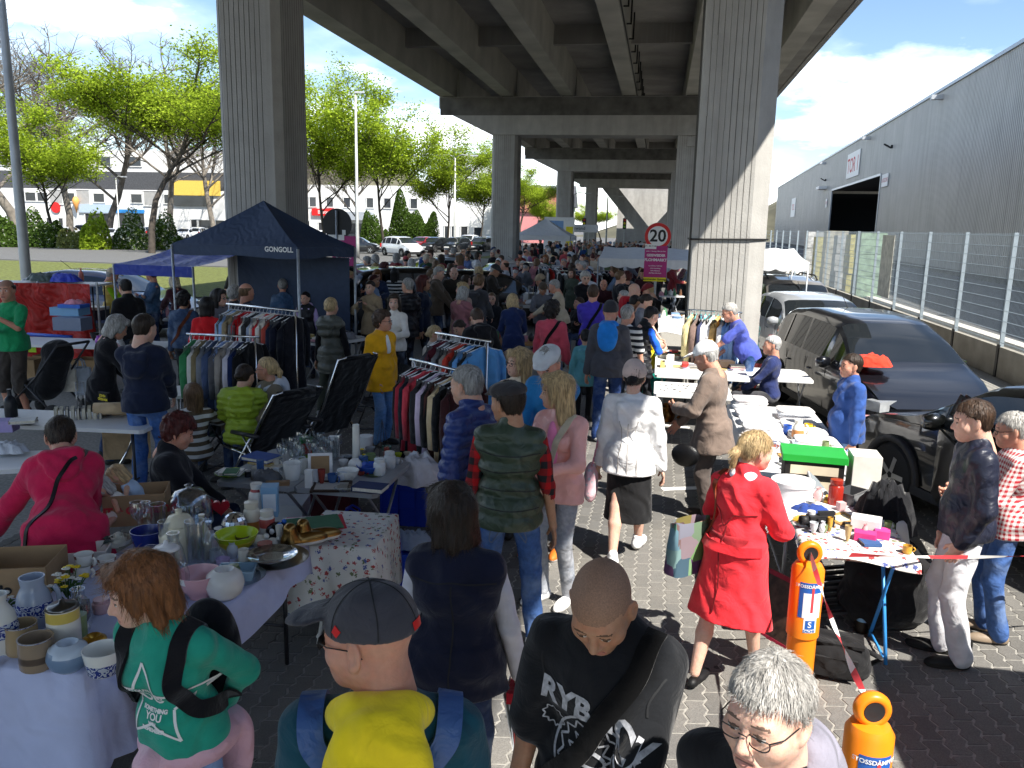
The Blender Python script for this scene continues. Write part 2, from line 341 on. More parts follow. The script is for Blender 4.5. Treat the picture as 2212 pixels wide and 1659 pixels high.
# ================================================================ hall
M_clad = mat('hall_cladding',(.40,.395,.38),.38,.30,var=.08,scale=.4,spec=.5,fn=lambda nt,tc,base,B: mixc(nt,fm(nt,'MULTIPLY',fm(nt,'SUBTRACT',N_(nt,'ShaderNodeTexNoise',{'Vector': N_(nt,'ShaderNodeMapping',{0: tc.outputs['Object'],3: (1,1,.05)}).outputs[0],'Scale': 1.6,'Detail': 6.0}).outputs[0],.46,True),2.0,True),base,(.28,.275,.262)))
M_trim = mat('hall_trim',(.33,.37,.42),.4,.5); M_white = mat('white_paint',(.78,.78,.76),.5,var=.05); M_redp = mat('red_print',(.55,.05,.06),.6,var=.05)
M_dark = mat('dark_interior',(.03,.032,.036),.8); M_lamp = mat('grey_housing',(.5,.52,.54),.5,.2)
HA = rad(-3.0); HX,HZ = 17.0,13.2            # wall turned 3 degrees, height
hall = empty('hall',(HX-.6,0,0),HA); tag(hall,'long grey corrugated metal hall with gate behind the fence','building')
HY0,HY1 = -14.0,215.0; DY0,DY1,DZ = 88.0,121.0,8.3
def ribs(y0,y1,z0,z1,name):
 b = MB(); pit = .30; k = int((y1-y0)/pit); pr = [(0,0),(.08,0),(.11,-.05),(.19,-.05),(.22,0)]
 pts = [(x,y0+i*pit+u) for i in range(k) for u,x in pr]+[(0,y1)]
 V = [(x,y,z) for z in (z0,z1) for x,y in pts]; n = len(pts); b.add(V,[(i,n+i,n+i+1,i+1) for i in range(n-1)]); return b.obj(name,M_clad,hall)
ribs(HY0,DY0,.4,HZ,'cladding'); ribs(DY1,HY1,.4,HZ,'cladding'); ribs(DY0,DY1,DZ,HZ,'cladding')
b = MB(); b.box((.25,(HY0+HY1)/2,.2),(.4,HY1-HY0,.42)); b.obj('plinth',M_concd,hall)
b = MB(); b.box((20,(HY0+HY1)/2,HZ+.02),(40,HY1-HY0,.06)); b.obj('roof',M_clad,hall)
b = MB(); b.box((20,HY0,HZ/2),(40,.1,HZ-.1)); b.obj('end_wall',M_clad,hall)
b = MB(); b.box((20,HY1,HZ/2),(40,.1,HZ-.1)); b.obj('end_wall',M_clad,hall)
b = MB(); b.box((-.05,(HY0+HY1)/2,HZ+.05),(.22,HY1-HY0,.22)); b.obj('eaves_trim',M_trim,hall)
# gate recess
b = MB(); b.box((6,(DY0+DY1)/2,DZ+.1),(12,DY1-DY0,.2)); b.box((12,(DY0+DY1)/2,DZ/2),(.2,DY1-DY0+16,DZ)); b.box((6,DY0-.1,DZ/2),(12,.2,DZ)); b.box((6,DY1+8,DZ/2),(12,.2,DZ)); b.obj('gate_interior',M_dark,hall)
b = MB(); b.box((-.02,DY0-.08,DZ/2),(.2,.22,DZ)); b.box((-.02,DY1+.08,DZ/2),(.2,.22,DZ)); b.box((-.02,(DY0+DY1)/2,DZ+.1),(.2,DY1-DY0,.22)); b.obj('gate_frame',M_trim,hall)
b = MB()
for j,z in enumerate((1.2,2.6,4.0,5.4)): b.box((9,DY0+6,z),(3,9,.12))
b.obj('rack',M_steel,hall)
for j in range(14):
 b = MB(); b.box((7.4+(j % 2)*.4,DY0+2+(j % 5)*1.9,1.7+(j//5)*1.4),(1,1.2,.8)); b.obj('crate',M_white if j % 3 else M_trim,hall)
for y in (23,45,68,96,130):
 b = MB(); b.box((-.45,y,HZ-.55),(.8,.45,.32)); b.obj('rain_hopper',M_lamp,hall)
for y,z in ((17.5,HZ-2.4),(84,HZ-2.5),(128,HZ-3.0)):
 b = MB(); b.box((-.5,y,z),(.75,.3,.12),roty(.5)); f_ = b.obj('floodlight',M_black,hall); b = MB(); b.box((-.1,y,z-.05),(.25,.14,.3)); b.obj('bracket',M_black,f_)
TXS = bpy.data.scenes.new('lettering_workshop')
def text_mesh(s,size,align='CENTER',bold=0,ext=.0):
 cu = bpy.data.curves.new('t','FONT'); cu.body = s; cu.size = size; cu.align_x = align; cu.align_y = 'CENTER'; cu.offset = bold; cu.extrude = ext; cu.resolution_u = 3
 o = bpy.data.objects.new('t',cu); TXS.collection.objects.link(o); vl = TXS.view_layers[0]; vl.update(); me = bpy.data.meshes.new_from_object(o.evaluated_get(vl.depsgraph)); bpy.data.objects.remove(o); return me
def sign_text(name,s,size,m,parent,loc,R,bold=0,sx=1.0):
 me = text_mesh(s,size,bold=bold); V = np.array([v.co[:] for v in me.vertices]) if len(me.vertices) else np.zeros((0,3))
 V[:,0] *= sx; V = V@np.asarray(R).T+np.asarray(loc)
 me.vertices.foreach_set('co',V.astype(np.float32).ravel()); me.update(); return link(name,me,m,parent)
RW = np.array([[0,0,-1.0],[-1,0,0],[0,1,0]])   # text facing -X, reading towards -Y
b = MB(); b.box((-.12,105,10.6),(.06,8.6,2.9)); sg = b.obj('gate_sign',M_white,hall)
sign_text('lettering','TOR 1',2.4,M_redp,sg,(-.155,105,10.5),RW,.03,1.15)
for y,z,w,h,s in ((85.6,7.7,2.8,1.2,'LADEZONE'),(125,6.8,1.4,1.2,'STOP'),(172,7.4,8.0,3.6,'TOR 2')):
 b = MB(); b.box((-.12,y,z),(.05,w,h)); sg = b.obj('wall_sign',M_white,hall); sign_text('lettering',s,h*.45,M_redp,sg,(-.15,y,z),RW)
b = MB(); b.box((-.6,128,9.0),(1.1,3.4,.4)); b.obj('canopy_box',M_white,hall)
struct(sheet('yard',[(7.0,-14),(40,-14),(40,190),(7.0,190)],M_road,.012))
b = MB(); b.box((8.3,60,.11),(.35,150,.24)); struct(b.obj('yard_kerb',mat('pale_kerb',(.62,.6,.54),.8)))
# wrapped pallet stacks in the yard
M_wrap = [mat('pallet_wrap_%d' % i,c,.35,var=.4,scale=5,bump=.4,bscale=14) for i,c in enumerate(((.5,.47,.38),(.55,.5,.2),(.45,.46,.46),(.3,.42,.3)))]
for i,(px,hh,mi) in enumerate(((1742,2.75,2),(1762,2.5,1),(1782,2.8,0),(1806,2.6,2),(1832,2.65,1),(1855,2.75,3))):
 p = aty(px,500,46-i*2.2); t = empty('pallet_stack',(p[0]+.5,p[1],.012)); tag(t,['grey wrapped','yellow wrapped','cream wrapped','pale grey wrapped','amber wrapped','green wrapped'][i]+' pallet stack standing behind the wire fence','pallet','pallet stacks in the yard')
 q = MB(); q.box((0,0,.07),(1.0,1.0,.12)); q.obj('pallet',mat('pallet_wood',(.35,.25,.14),.8),t)
 q = MB(); n = 10
 for k in range(3): q.box((random.uniform(-.03,.03),0,.15+(hh-.2)/3*(k+.5)),(.95,.95,(hh-.2)/3-.02),rotz(random.uniform(-.05,.05)))
 q.obj('load',M_wrap[mi],t)
# ================================================================ fence
M_fence = mat('fence_steel',(.40,.47,.52),.5,.3,var=.1); M_wallc = mat('fence_base_concrete',(.27,.255,.22),.9,var=.2,scale=2,bump=.3,bscale=30)
M_green = mat('lime_green_paint',(.22,.50,.03),.6,var=.35,scale=18)
FX = 6.5
fence = empty('wire_fence',(FX,0,0)); tag(fence,'grey double-bar wire fence on a concrete base along the car row','fence')
ys = [11.9+2.5*k for k in range(-3,26)]
for k,yy in enumerate(ys):
 q = MB(); q.box((0,yy,1.36),(.07,.06,2.74)); q.box((-.045,yy,.32),(.03,.10,.62),m=1); q.obj('post',[M_fence,M_black],fence)
 if k == len(ys)-1: break
 q = MB(); q.box((0.02,yy+1.25,.3),(.12,2.49,.58)); q.obj('base_slab',M_wallc,fence)
 q = MB()
 for j in range(11):
  z = .68+j*.2
  for dx in (-.012,.012): q.tube([(dx-.045,yy+.02,z),(dx-.045,yy+2.48,z)],.0045 if yy < 40 else .008,4,cap=False)
 q.obj('horizontal_bars',M_fence,fence)['kind'] = 'stuff'
 if yy < 36:
  q = MB()
  for j in range(49): q.tube([(-.045,yy+.05+j*.05,.62),(-.045,yy+.05+j*.05,2.72)],.003,3,cap=False)
  q.obj('vertical_wires',M_fence,fence)['kind'] = 'stuff'
gp = MB(); gp.box((5.92,13.1,1.35),(.16,.16,2.7)); tag(gp.obj('gate_post',M_green),'lime green steel post at the right edge before the fence','post')
# poster hung on the fence
q = MB()
q.box((FX-.09,25.3,1.75),(.012,1.25,1.75)); tag(q.obj('fence_banner',mat('weathered_poster',(.62,.60,.52),.8,var=.25,scale=5)),'weathered pale banner hung on the wire fence','banner')
# ================================================================ signed distance modelling
def surfnets(F,org,h):
 ins = F < 0; c = np.zeros(tuple(n-1 for n in F.shape),np.int8)
 for dx in (0,1):
  for dy in (0,1):
   for dz in (0,1): c += ins[dx:ins.shape[0]-1+dx,dy:ins.shape[1]-1+dy,dz:ins.shape[2]-1+dz]
 act = (c > 0) & (c < 8); idx = np.full(act.shape,-1,np.int64); I,J,K = np.nonzero(act); idx[I,J,K] = np.arange(len(I))
 acc = np.zeros((len(I),3)); cnt = np.zeros(len(I))
 cor = {(a,b,d): F[I+a,J+b,K+d] for a in (0,1) for b in (0,1) for d in (0,1)}
 for ax in range(3):
  for u in (0,1):
   for v in (0,1):
    a = [0,0,0]; o = [k for k in range(3) if k != ax]; a[o[0]] = u; a[o[1]] = v; b = list(a); b[ax] = 1
    f0,f1 = cor[tuple(a)],cor[tuple(b)]; m = (f0 < 0) != (f1 < 0); t = np.where(m,f0/np.where(m,f0-f1,1),0)
    p = np.tile(np.array(a,float),(len(I),1)); p[:,ax] = t; acc += p*m[:,None]; cnt += m
 V = (np.stack([I,J,K],1)+acc/cnt[:,None])*h+org; Q = []
 for ax in range(3):
  o = [(1,2),(2,0),(0,1)][ax]; s0 = [slice(None)]*3; s1 = [slice(None)]*3; s0[ax] = slice(0,-1); s1[ax] = slice(1,None)
  m = ins[tuple(s0)] != ins[tuple(s1)]; P = np.stack(np.nonzero(m),1)
  ok = (P[:,o[0]] > 0) & (P[:,o[1]] > 0) & (P[:,o[0]] < F.shape[o[0]]-1) & (P[:,o[1]] < F.shape[o[1]]-1); P = P[ok]
  fl = ins[P[:,0],P[:,1],P[:,2]]
  q = []
  for du,dv in ((-1,-1),(0,-1),(0,0),(-1,0)):
   R = P.copy(); R[:,o[0]] += du; R[:,o[1]] += dv; q.append(idx[R[:,0],R[:,1],R[:,2]])
  q = np.stack(q,1); q[~fl] = q[~fl][:,::-1]; Q.append(q)
 return V,np.concatenate(Q)
def C_(a,b,ra,rb=None,sq=None): return ('c',np.asarray(a,float),np.asarray(b,float),ra,ra if rb is None else rb,sq)
def E_(c,r,R=None): return ('e',np.asarray(c,float),np.asarray(r if hasattr(r,'__len__') else (r,r,r),float),R)
def K_(c,z0,z1,r0,r1): return ('k',np.asarray(c,float),z0,z1,np.asarray(r0,float),np.asarray(r1,float))  # elliptic cone, vertical
def S_(p): return ('-',)+p
def bbox(p):
 if p[0] == '-': return bbox(p[1:])
 if p[0] == 'c':
  r = max(p[3],p[4]); return np.minimum(p[1],p[2])-r,np.maximum(p[1],p[2])+r
 if p[0] == 'e':
  r = p[2] if p[3] is None else np.full(3,p[2].max()); return p[1]-r,p[1]+r
 r = np.maximum(p[4],p[5]); return np.array([p[1][0]-r[0],p[1][1]-r[1],p[2]]),np.array([p[1][0]+r[0],p[1][1]+r[1],p[3]])
def sdist(p,X,Y,Z):
 if p[0] == 'c':
  a,b,ra,rb = p[1:5]; d = b-a; L2 = d@d+1e-12; x,y,z = X-a[0],Y-a[1],Z-a[2]
  t = np.clip((x*d[0]+y*d[1]+z*d[2])/L2,0,1); return np.sqrt((x-t*d[0])**2+(y-t*d[1])**2+(z-t*d[2])**2)-(ra+(rb-ra)*t)
 if p[0] == 'e':
  x,y,z = X-p[1][0],Y-p[1][1],Z-p[1][2]; r = p[2]
  if p[3] is not None:
   R = np.asarray(p[3]); x,y,z = R[0,0]*x+R[1,0]*y+R[2,0]*z,R[0,1]*x+R[1,1]*y+R[2,1]*z,R[0,2]*x+R[1,2]*y+R[2,2]*z
  k0 = np.sqrt((x/r[0])**2+(y/r[1])**2+(z/r[2])**2); k1 = np.sqrt((x/r[0]**2)**2+(y/r[1]**2)**2+(z/r[2]**2)**2)+1e-9; return k0*(k0-1)/k1
 t = np.clip((Z-p[2])/(p[3]-p[2]),0,1); a = p[4][0]+(p[5][0]-p[4][0])*t; b = p[4][1]+(p[5][1]-p[4][1])*t
 e = (np.sqrt(((X-p[1][0])/a)**2+((Y-p[1][1])/b)**2)-1)*np.minimum(a,b); return np.maximum(e,np.maximum(p[2]-Z,Z-p[3]))
def sdf_mesh(prims,h,k=.03,post=None,pad=.02):
 lo = np.min([bbox(p)[0] for p in prims if p[0] != '-'],0)-pad-2*h; hi = np.max([bbox(p)[1] for p in prims if p[0] != '-'],0)+pad+2*h
 n = np.ceil((hi-lo)/h).astype(int)+1
 ax = [(lo[i]+np.arange(n[i])*h).astype(np.float32) for i in range(3)]
 F = np.full(n,.5,np.float32)
 for p in prims:
  neg = p[0] == '-'; q = p[1:] if neg else p; a,b = bbox(q); mg = k*1.2+2.5*h
  sl = [slice(max(0,int((a[i]-mg-lo[i])/h)),min(n[i],int((b[i]+mg-lo[i])/h)+2)) for i in range(3)]
  X = ax[0][sl[0]][:,None,None]; Y = ax[1][sl[1]][None,:,None]; Z = ax[2][sl[2]][None,None,:]
  d = sdist(q,X,Y,Z); f = F[tuple(sl)]
  if neg:
   t = np.clip(.5-.5*(f+d)/(k*.5),0,1); F[tuple(sl)] = f*(1-t)-d*t+k*.5*t*(1-t)
  else:
   t = np.clip(.5+.5*(f-d)/k,0,1); F[tuple(sl)] = f*(1-t)+d*t-k*t*(1-t)
 if post is not None: F = post(F,ax[0][:,None,None],ax[1][None,:,None],ax[2][None,None,:]).astype(np.float32)
 F[0] = F[-1] = .5; F[:,0] = F[:,-1] = .5; F[:,:,0] = F[:,:,-1] = .5
 return surfnets(F,lo,h)
def folds(seed,amp,freq=16,n=4,zs=1.0):
 r = np.random.default_rng(seed); D = r.normal(size=(n,3)); D /= np.linalg.norm(D,axis=1)[:,None]; D *= freq*r.uniform(.6,1.7,(n,1)); D[:,2] *= zs; ph = r.uniform(0,6.3,n)
 def g(X,Y,Z):
  s = 0
  for d,q in zip(D,ph): s = s+np.sin(d[0]*X+d[1]*Y+d[2]*Z+q+1.3*np.sin(.45*(d[1]*X-d[0]*Y+d[2]*Z)))
  return s*amp/n*1.6
 return g
# ================================================================ cloth, skin and hair materials
def wrinkle(M,sc=9,st=.5,dist=.03,fine=0):
 nt = M.node_tree; B = nt.nodes['Principled BSDF']; tc = [n for n in nt.nodes if n.type == 'TEX_COORD'][0]; oi = nt.nodes.new('ShaderNodeObjectInfo')
 v = N_(nt,'ShaderNodeVectorMath',{0: tc.outputs['Object'],1: oi.outputs['Random']},operation='ADD')
 n = N_(nt,'ShaderNodeTexNoise',{'Vector': v.outputs[0],'Scale': float(sc),'Detail': 3.0,'Distortion': 1.2})
 wv = N_(nt,'ShaderNodeTexWave',{'Vector': v.outputs[0],'Scale': 2.6,'Distortion': 11.0,'Detail': 2.0,'Detail Scale': 1.2},bands_direction='DIAGONAL')
 hsrc = fm(nt,'ADD',fm(nt,'MULTIPLY',n.outputs[0],.55),fm(nt,'MULTIPLY',wv.outputs['Fac'] if 'Fac' in wv.outputs else wv.outputs[1],.42))
 if fine:
  f = N_(nt,'ShaderNodeTexNoise',{'Vector': tc.outputs['Object'],'Scale': float(fine),'Detail': 2.0}); hsrc = fm(nt,'ADD',hsrc,fm(nt,'MULTIPLY',f.outputs[0],.035))
 b = N_(nt,'ShaderNodeBump',{'Strength': min(1,st*1.5),'Distance': dist*1.15,'Height': hsrc}); nt.links.new(b.outputs[0],B.inputs['Normal']); return M
M_cloth = wrinkle(mat('cloth',rough=.88,obj=True,var=.10,scale=14,spec=.2,sheen=.15),9,.45,.03,160)
M_nylon = wrinkle(mat('nylon',rough=.42,obj=True,var=.06,scale=10,spec=.45),12,.55,.025)
def denim_fn(nt,tc,base,B):
 n = N_(nt,'ShaderNodeTexNoise',{'Vector': tc.outputs['Object'],'Scale': 6.0,'Detail': 6.0}); return mixc(nt,fm(nt,'MULTIPLY',fm(nt,'SUBTRACT',n.outputs[0],.48,True),2.0,True),base,(.28,.36,.48))
M_denim = wrinkle(mat('denim',rough=.85,obj=True,var=.18,scale=40,spec=.2,fn=denim_fn),11,.55,.025,220)
M_leather = mat('leather',rough=.38,obj=True,var=.08,bump=.15,bscale=90)
def plaid_fn(c2,sx=.09,dark=.25):
 def g(nt,tc,base,B):
  sp = N_(nt,'ShaderNodeSeparateXYZ',{0: tc.outputs['Object']}); a = fm(nt,'ADD',sp.outputs[0],sp.outputs[1])
  f = [fm(nt,'GREATER_THAN',fm(nt,'FRACT',fm(nt,'MULTIPLY',q,1/sx)),.5) for q in (a,sp.outputs[2])]
  return mixc(nt,fm(nt,'MULTIPLY',fm(nt,'ADD',f[0],f[1]),.5),base,c2)
 return g
M_plaid = wrinkle(mat('plaid_cloth',rough=.9,obj=True,var=.05,spec=.2,fn=plaid_fn((.02,.02,.022))),9,.4)
M_check = wrinkle(mat('small_check_cloth',rough=.9,obj=True,var=.05,spec=.2,fn=plaid_fn((.72,.68,.66),.03)),9,.4)
def stripe_fn(c2,p=.08,duty=.5,ax=2):
 def g(nt,tc,base,B):
  sp = N_(nt,'ShaderNodeSeparateXYZ',{0: tc.outputs['Object']}); return mixc(nt,fm(nt,'GREATER_THAN',fm(nt,'FRACT',fm(nt,'MULTIPLY',sp.outputs[ax],1/p)),duty),base,c2)
 return g
M_stripe = wrinkle(mat('striped_cloth',rough=.9,obj=True,var=.05,spec=.2,fn=stripe_fn((.75,.75,.73))),9,.4)
def print_fn(nt,tc,base,B):
 v = N_(nt,'ShaderNodeTexVoronoi',{'Vector': tc.outputs['Object'],'Scale': 26.0}); return mixc(nt,fm(nt,'LESS_THAN',v.outputs['Distance'],.32),base,(.55,.55,.58))
M_print = wrinkle(mat('printed_cloth',rough=.85,obj=True,var=.08,spec=.2,fn=print_fn),9,.4)
def skin_fn(nt,tc,base,B):
 n = N_(nt,'ShaderNodeTexNoise',{'Vector': tc.outputs['Object'],'Scale': 22.0,'Detail': 5.0}); r = N_(nt,'ShaderNodeVectorMath',{0: base,1: (1.04,.74,.66)},operation='MULTIPLY')
 B.inputs['Subsurface Weight'].default_value = .22; B.inputs['Subsurface Scale'].default_value = .006
 return _mixs(nt,n,base,r)
def _mixs(nt,n,base,r):
 x = nt.nodes.new('ShaderNodeMixRGB'); nt.links.new(fm(nt,'MULTIPLY',fm(nt,'SUBTRACT',n.outputs[0],.42,True),1.7,True),x.inputs[0]); nt.links.new(base,x.inputs[1]); nt.links.new(r.outputs[0],x.inputs[2]); return x.outputs[0]
M_skin = mat('skin',rough=.5,obj=True,var=.07,scale=60,spec=.35,bump=.12,bscale=180,fn=skin_fn)
def tint(c,f):
 def g(nt,tc,base,B): return mixc(nt,f,base,c)
 return g
M_lip = mat('lips',rough=.45,obj=True,var=0,fn=tint((.42,.10,.09),.55)); M_brow = mat('eyebrow',rough=.8,obj=True,var=0,fn=tint((.035,.024,.018),.80))
M_eye = mat('eye_white',(.62,.60,.57),.25,var=0); M_iris = mat('iris',(.03,.025,.02),.15,var=0); M_stub = mat('stubble',rough=.7,obj=True,var=.25,scale=240,fn=tint((.07,.06,.052),.42))
M_mouth = mat('mouth_line',rough=.7,obj=True,var=0,fn=tint((.10,.03,.03),.75))
def hair_fn(nt,tc,base,B):
 mp = N_(nt,'ShaderNodeMapping',{0: tc.outputs['Object'],3: (1,1,.16)}); n = N_(nt,'ShaderNodeTexNoise',{'Vector': mp.outputs[0],'Scale': 75.0,'Detail': 4.0,'Distortion': .6})
 m = N_(nt,'ShaderNodeMapRange',{0: n.outputs[0],1: .32,2: .68,3: .5,4: 1.45}); b = N_(nt,'ShaderNodeBump',{'Strength': .8,'Distance': .012,'Height': n.outputs[0]}); nt.links.new(b.outputs[0],B.inputs['Normal'])
 return N_(nt,'ShaderNodeVectorMath',{0: base,'Scale': m.outputs[0]},operation='SCALE').outputs[0]
M_hair = mat('hair',rough=.48,obj=True,var=.0,spec=.35,fn=hair_fn)
M_shoe = mat('shoe_upper',rough=.55,obj=True,var=.08,bump=.1); M_sole = mat('shoe_sole',(.62,.61,.58),.7,var=.1); M_soled = mat('dark_sole',(.03,.028,.026),.8,var=.1)
# ================================================================ cached heads, hair, hands, shoes
_CH = {}
def head_prims(fem,age,fat):
 j = .9 if fem else 1.0; P = [E_((0,-.016,.034),(.076,.097,.088)),E_((0,.026,-.03),(.060*(1+.1*fat),.062,.082)),C_((-.045*j,.0,-.05),(-.014,.052,-.096*j),.024*(1+.25*fat),.020),
  C_((.045*j,.0,-.05),(.014,.052,-.096*j),.024*(1+.25*fat),.020),E_((0,.062,-.094*j),(.020,.020,.018)),C_((-.036,.070,.022),(.036,.070,.022),.013 if not fem else .010),
  E_((-.040,.050,-.028),.028+.006*fat),E_((.040,.050,-.028),.028+.006*fat),E_((0,.068,-.066),(.030,.024,.026))]
 P2 = [S_(E_((-.031,.103,.003),(.019,.022,.014))),S_(E_((.031,.103,.003),(.019,.022,.014)))]
 P3 = [C_((0,.080,.010),(0,.104,-.030),.0085,.0125),E_((-.013,.091,-.036),(.010,.012,.009)),E_((.013,.091,-.036),(.010,.012,.009)),
  E_((-.031,.0745,.002),.0145),E_((.031,.0745,.002),.0145),C_((-.017,.083,-.062),(.017,.083,-.062),.0062),C_((-.014,.083,-.073),(.014,.083,-.073),.0072),
  C_((-.022,.079,-.067),(.022,.079,-.067),.004)]
 ear = []
 for s in (-1,1):
  R = rotz(s*.35); ear += [E_((s*.080,-.012,-.004),(.009,.020,.034),R),E_((s*.077,-.006,-.033),(.008,.011,.013))]
 return P,P2,P3,ear
def head_mesh(fem=0,age=0,fat=0,h=.009,buzz=0):
 key = ('h',fem,age,fat,h,buzz)
 if key in _CH: return _CH[key]
 P,P2,P3,ear = head_prims(fem,age,fat)
 nr = .050 if fem else .059+.012*fat
 neck = [C_((0,-.030,-.05),(0,-.052,-.20),nr,nr*1.12)]
 if h <= .006:
  earx = [S_(E_((s*.088,-.008,-.002),(.006,.011,.020))) for s in (-1,1)]
  w = folds(3,.0022 if age else .0006,90,4,2.2)
  def post(F,X,Y,Z):
   m = np.exp(-((Z-.055)/.03)**2)*(Y > .03)
   return F+w(X,Y,Z)*(m if age else .4) + ((.0028*np.sin(Z*520)*np.exp(-((Z-.058)/.022)**2)*np.exp(-(X/.045)**2)*(Y > .05)) if age else 0)
 else: earx = []; post = None
 def post2(Fd,X,Y,Z):
  # small features with a tighter blend
  for p in P2:
   d = sdist(p[1:],X,Y,Z); t = np.clip(.5-.5*(Fd+d)/.016,0,1); Fd = Fd*(1-t)-d*t+.016*t*(1-t)
  for p in P3+ear:
   d = sdist(p,X,Y,Z); kk = .009; t = np.clip(.5+.5*(Fd-d)/kk,0,1); Fd = Fd*(1-t)+d*t-kk*t*(1-t)
  for p in earx:
   d = sdist(p[1:],X,Y,Z); t = np.clip(.5-.5*(Fd+d)/.006,0,1); Fd = Fd*(1-t)-d*t+.006*t*(1-t)
  if h <= .009:
   d = sdist(C_((-.019,.093,-.0675),(.019,.093,-.0675),.0035),X,Y,Z); t = np.clip(.5-.5*(Fd+d)/.006,0,1); Fd = Fd*(1-t)-d*t+.006*t*(1-t)
  if age and h <= .009:
   for s in (-1,1):
    d = sdist(C_((s*.020,.094,-.034),(s*.036,.078,-.068),.0035),X,Y,Z); t = np.clip(.5-.5*(Fd+d)/.008,0,1); Fd = Fd*(1-t)-d*t+.008*t*(1-t)
  return post(Fd,X,Y,Z) if post else Fd
 V,F = sdf_mesh(P+neck,h,.028,post2,pad=.035)
 c = V[F].mean(1); x,y,z = np.abs(c[:,0]),c[:,1],c[:,2]; m = np.zeros(len(F),int)
 e = h*.25
 m[(np.hypot(x-.031,(z-.001)*2.3) < .0118+e) & (y > .066)] = 3
 m[(np.hypot(x-.031,z-.001) < .0056+e*.6) & (y > .066)] = 4
 m[(np.abs(x-.031) < .0135) & (np.abs(z-.0078+.02*np.abs(x-.031)) < .0018+e*.5) & (y > .066)] = 2
 m[(x > .012) & (x < .050) & (np.abs(z-.0270-.10*(x-.020)*(x < .036)-.0016*(x >= .036)+.22*(x-.036)*(x >= .036)) < .0030+e*.7) & (y > .06)] = 2
 m[(x < .024-.3*np.abs(z+.067)) & (z < -.056) & (z > -.081) & (y > .082)] = 1
 m[(x < .020) & (np.abs(z+.0675) < .0016+e*.4) & (y > .080)] = 6
 if buzz: m[(m == 0) & (z > .052-.25*(y < 0)*np.abs(y)-.02*(y < .03)) & (z > -.03) | ((m == 0) & (y < -.02) & (z > -.045) & (x < .0745+.0*z))] = 5
 _CH[key] = (V,F,m); return _CH[key]
def hair_mesh(style,h=.009,seed=0):
 key = ('hair',style,h,seed)
 if key in _CH: return _CH[key]
 cr = lambda o: E_((0,-.018,.034),(.076+o,.098+o,.088+o)); P = []; k = .02; cut = None; amp = .004; fr = 70
 if style == 'short':
  P = [cr(.009),E_((0,-.045,-.02),(.066,.060,.062))]; amp = .0035; fr = 120
  cut = lambda X,Y,Z: np.maximum.reduce([.066+.25*(np.abs(X)/.07)**2*0-Z-(0.09-Y)*.0-np.where(Y > .045,0,9),np.where((Y > .0) & (Y <= .045),.03-Z+(Y*.5),-9),np.where((Y <= .0) & (Y > -.03),.018-Z,-9),np.where(Y <= -.03,-.075-Z,-9)])
 elif style == 'fringe':
  P = [cr(.010),E_((0,-.045,-.01),(.072,.062,.062))]
  cut = lambda X,Y,Z: np.maximum.reduce([Z-.062,np.where(Y > -.0,.02+Y-Z,-9),Y-.035,-.07-Z])
 elif style in ('bob','long','xlong'):
  lo = {'bob': -.105,'long': -.20,'xlong': -.33}[style]
  P = [cr(.020),C_((-.066,-.018,.03),(-.074,-.022,lo),.036,.030),C_((.066,-.018,.03),(.074,-.022,lo),.036,.030),C_((0,-.075,.03),(0,-.085,lo),.052,.042),
   C_((-.04,-.065,.03),(-.045,-.075,lo),.042,.036),C_((.04,-.065,.03),(.045,-.075,lo),.042,.036),C_((-.045,.05,.085),(-.078,.038,-.03),.024,.018),C_((.045,.05,.085),(.078,.038,-.03),.024,.018),C_((-.045,.062,.098),(.045,.062,.098),.022)]
  cut = lambda X,Y,Z: np.where((Y > .03) & (Z < .060),(.064-np.abs(X)),-9); amp = .006; fr = 60
 elif style in ('bun','pony','tail'):
  P = [cr(.009),E_((0,-.045,-.01),(.066,.06,.06))]
  if style == 'bun': P += [E_((0,-.12,-.01),(.04,.036,.036))]
  else: P += [C_((0,-.105,.03),(0,-.14,-.03),.026,.026),C_((0,-.14,-.03),(0,-.125,-.22 if style == 'pony' else -.12),.026,.010)]
  cut = lambda X,Y,Z: np.maximum.reduce([np.where(Y > .045,.066-Z,-9),np.where((Y > -.0) & (Y <= .045),.02-Z+(Y*.6),-9),np.where((Y <= 0) & (Y > -.03),.01-Z,-9),np.where((Y <= -.03) & (Y > -.09),-.07-Z,-9)]); amp = .003
 elif style == 'curly':
  P = [cr(.024),E_((0,-.05,-.02),(.082,.07,.07))]; amp = .014; fr = 95
  cut = lambda X,Y,Z: np.maximum.reduce([np.where(Y > .045,.060-Z,-9),np.where((Y > .0) & (Y <= .045),.012-Z+(Y*.6),-9),np.where(Y <= -.0,-.085-Z,-9)])
 elif style == 'afro':
  P = [cr(.034),E_((0,-.05,-.03),(.098,.085,.098))]; amp = .016; fr = 90
  cut = lambda X,Y,Z: np.maximum.reduce([np.where(Y > .04,.062-Z,-9),np.where((Y > .015) & (Y <= .04),.0-Z+(Y*.6),-9),np.where(Y <= .015,-.13-Z,-9)])
 f = folds(seed+11,amp,fr,5,.25 if style not in ('curly','afro') else 1)
 def post(F,X,Y,Z): return np.maximum(F+f(X,Y,Z),cut(X+0*Y+0*Z,Y+0*X+0*Z,Z+0*X+0*Y))
 V,Q = sdf_mesh(P,h,k,post,pad=.03); _CH[key] = (V,Q); return _CH[key]
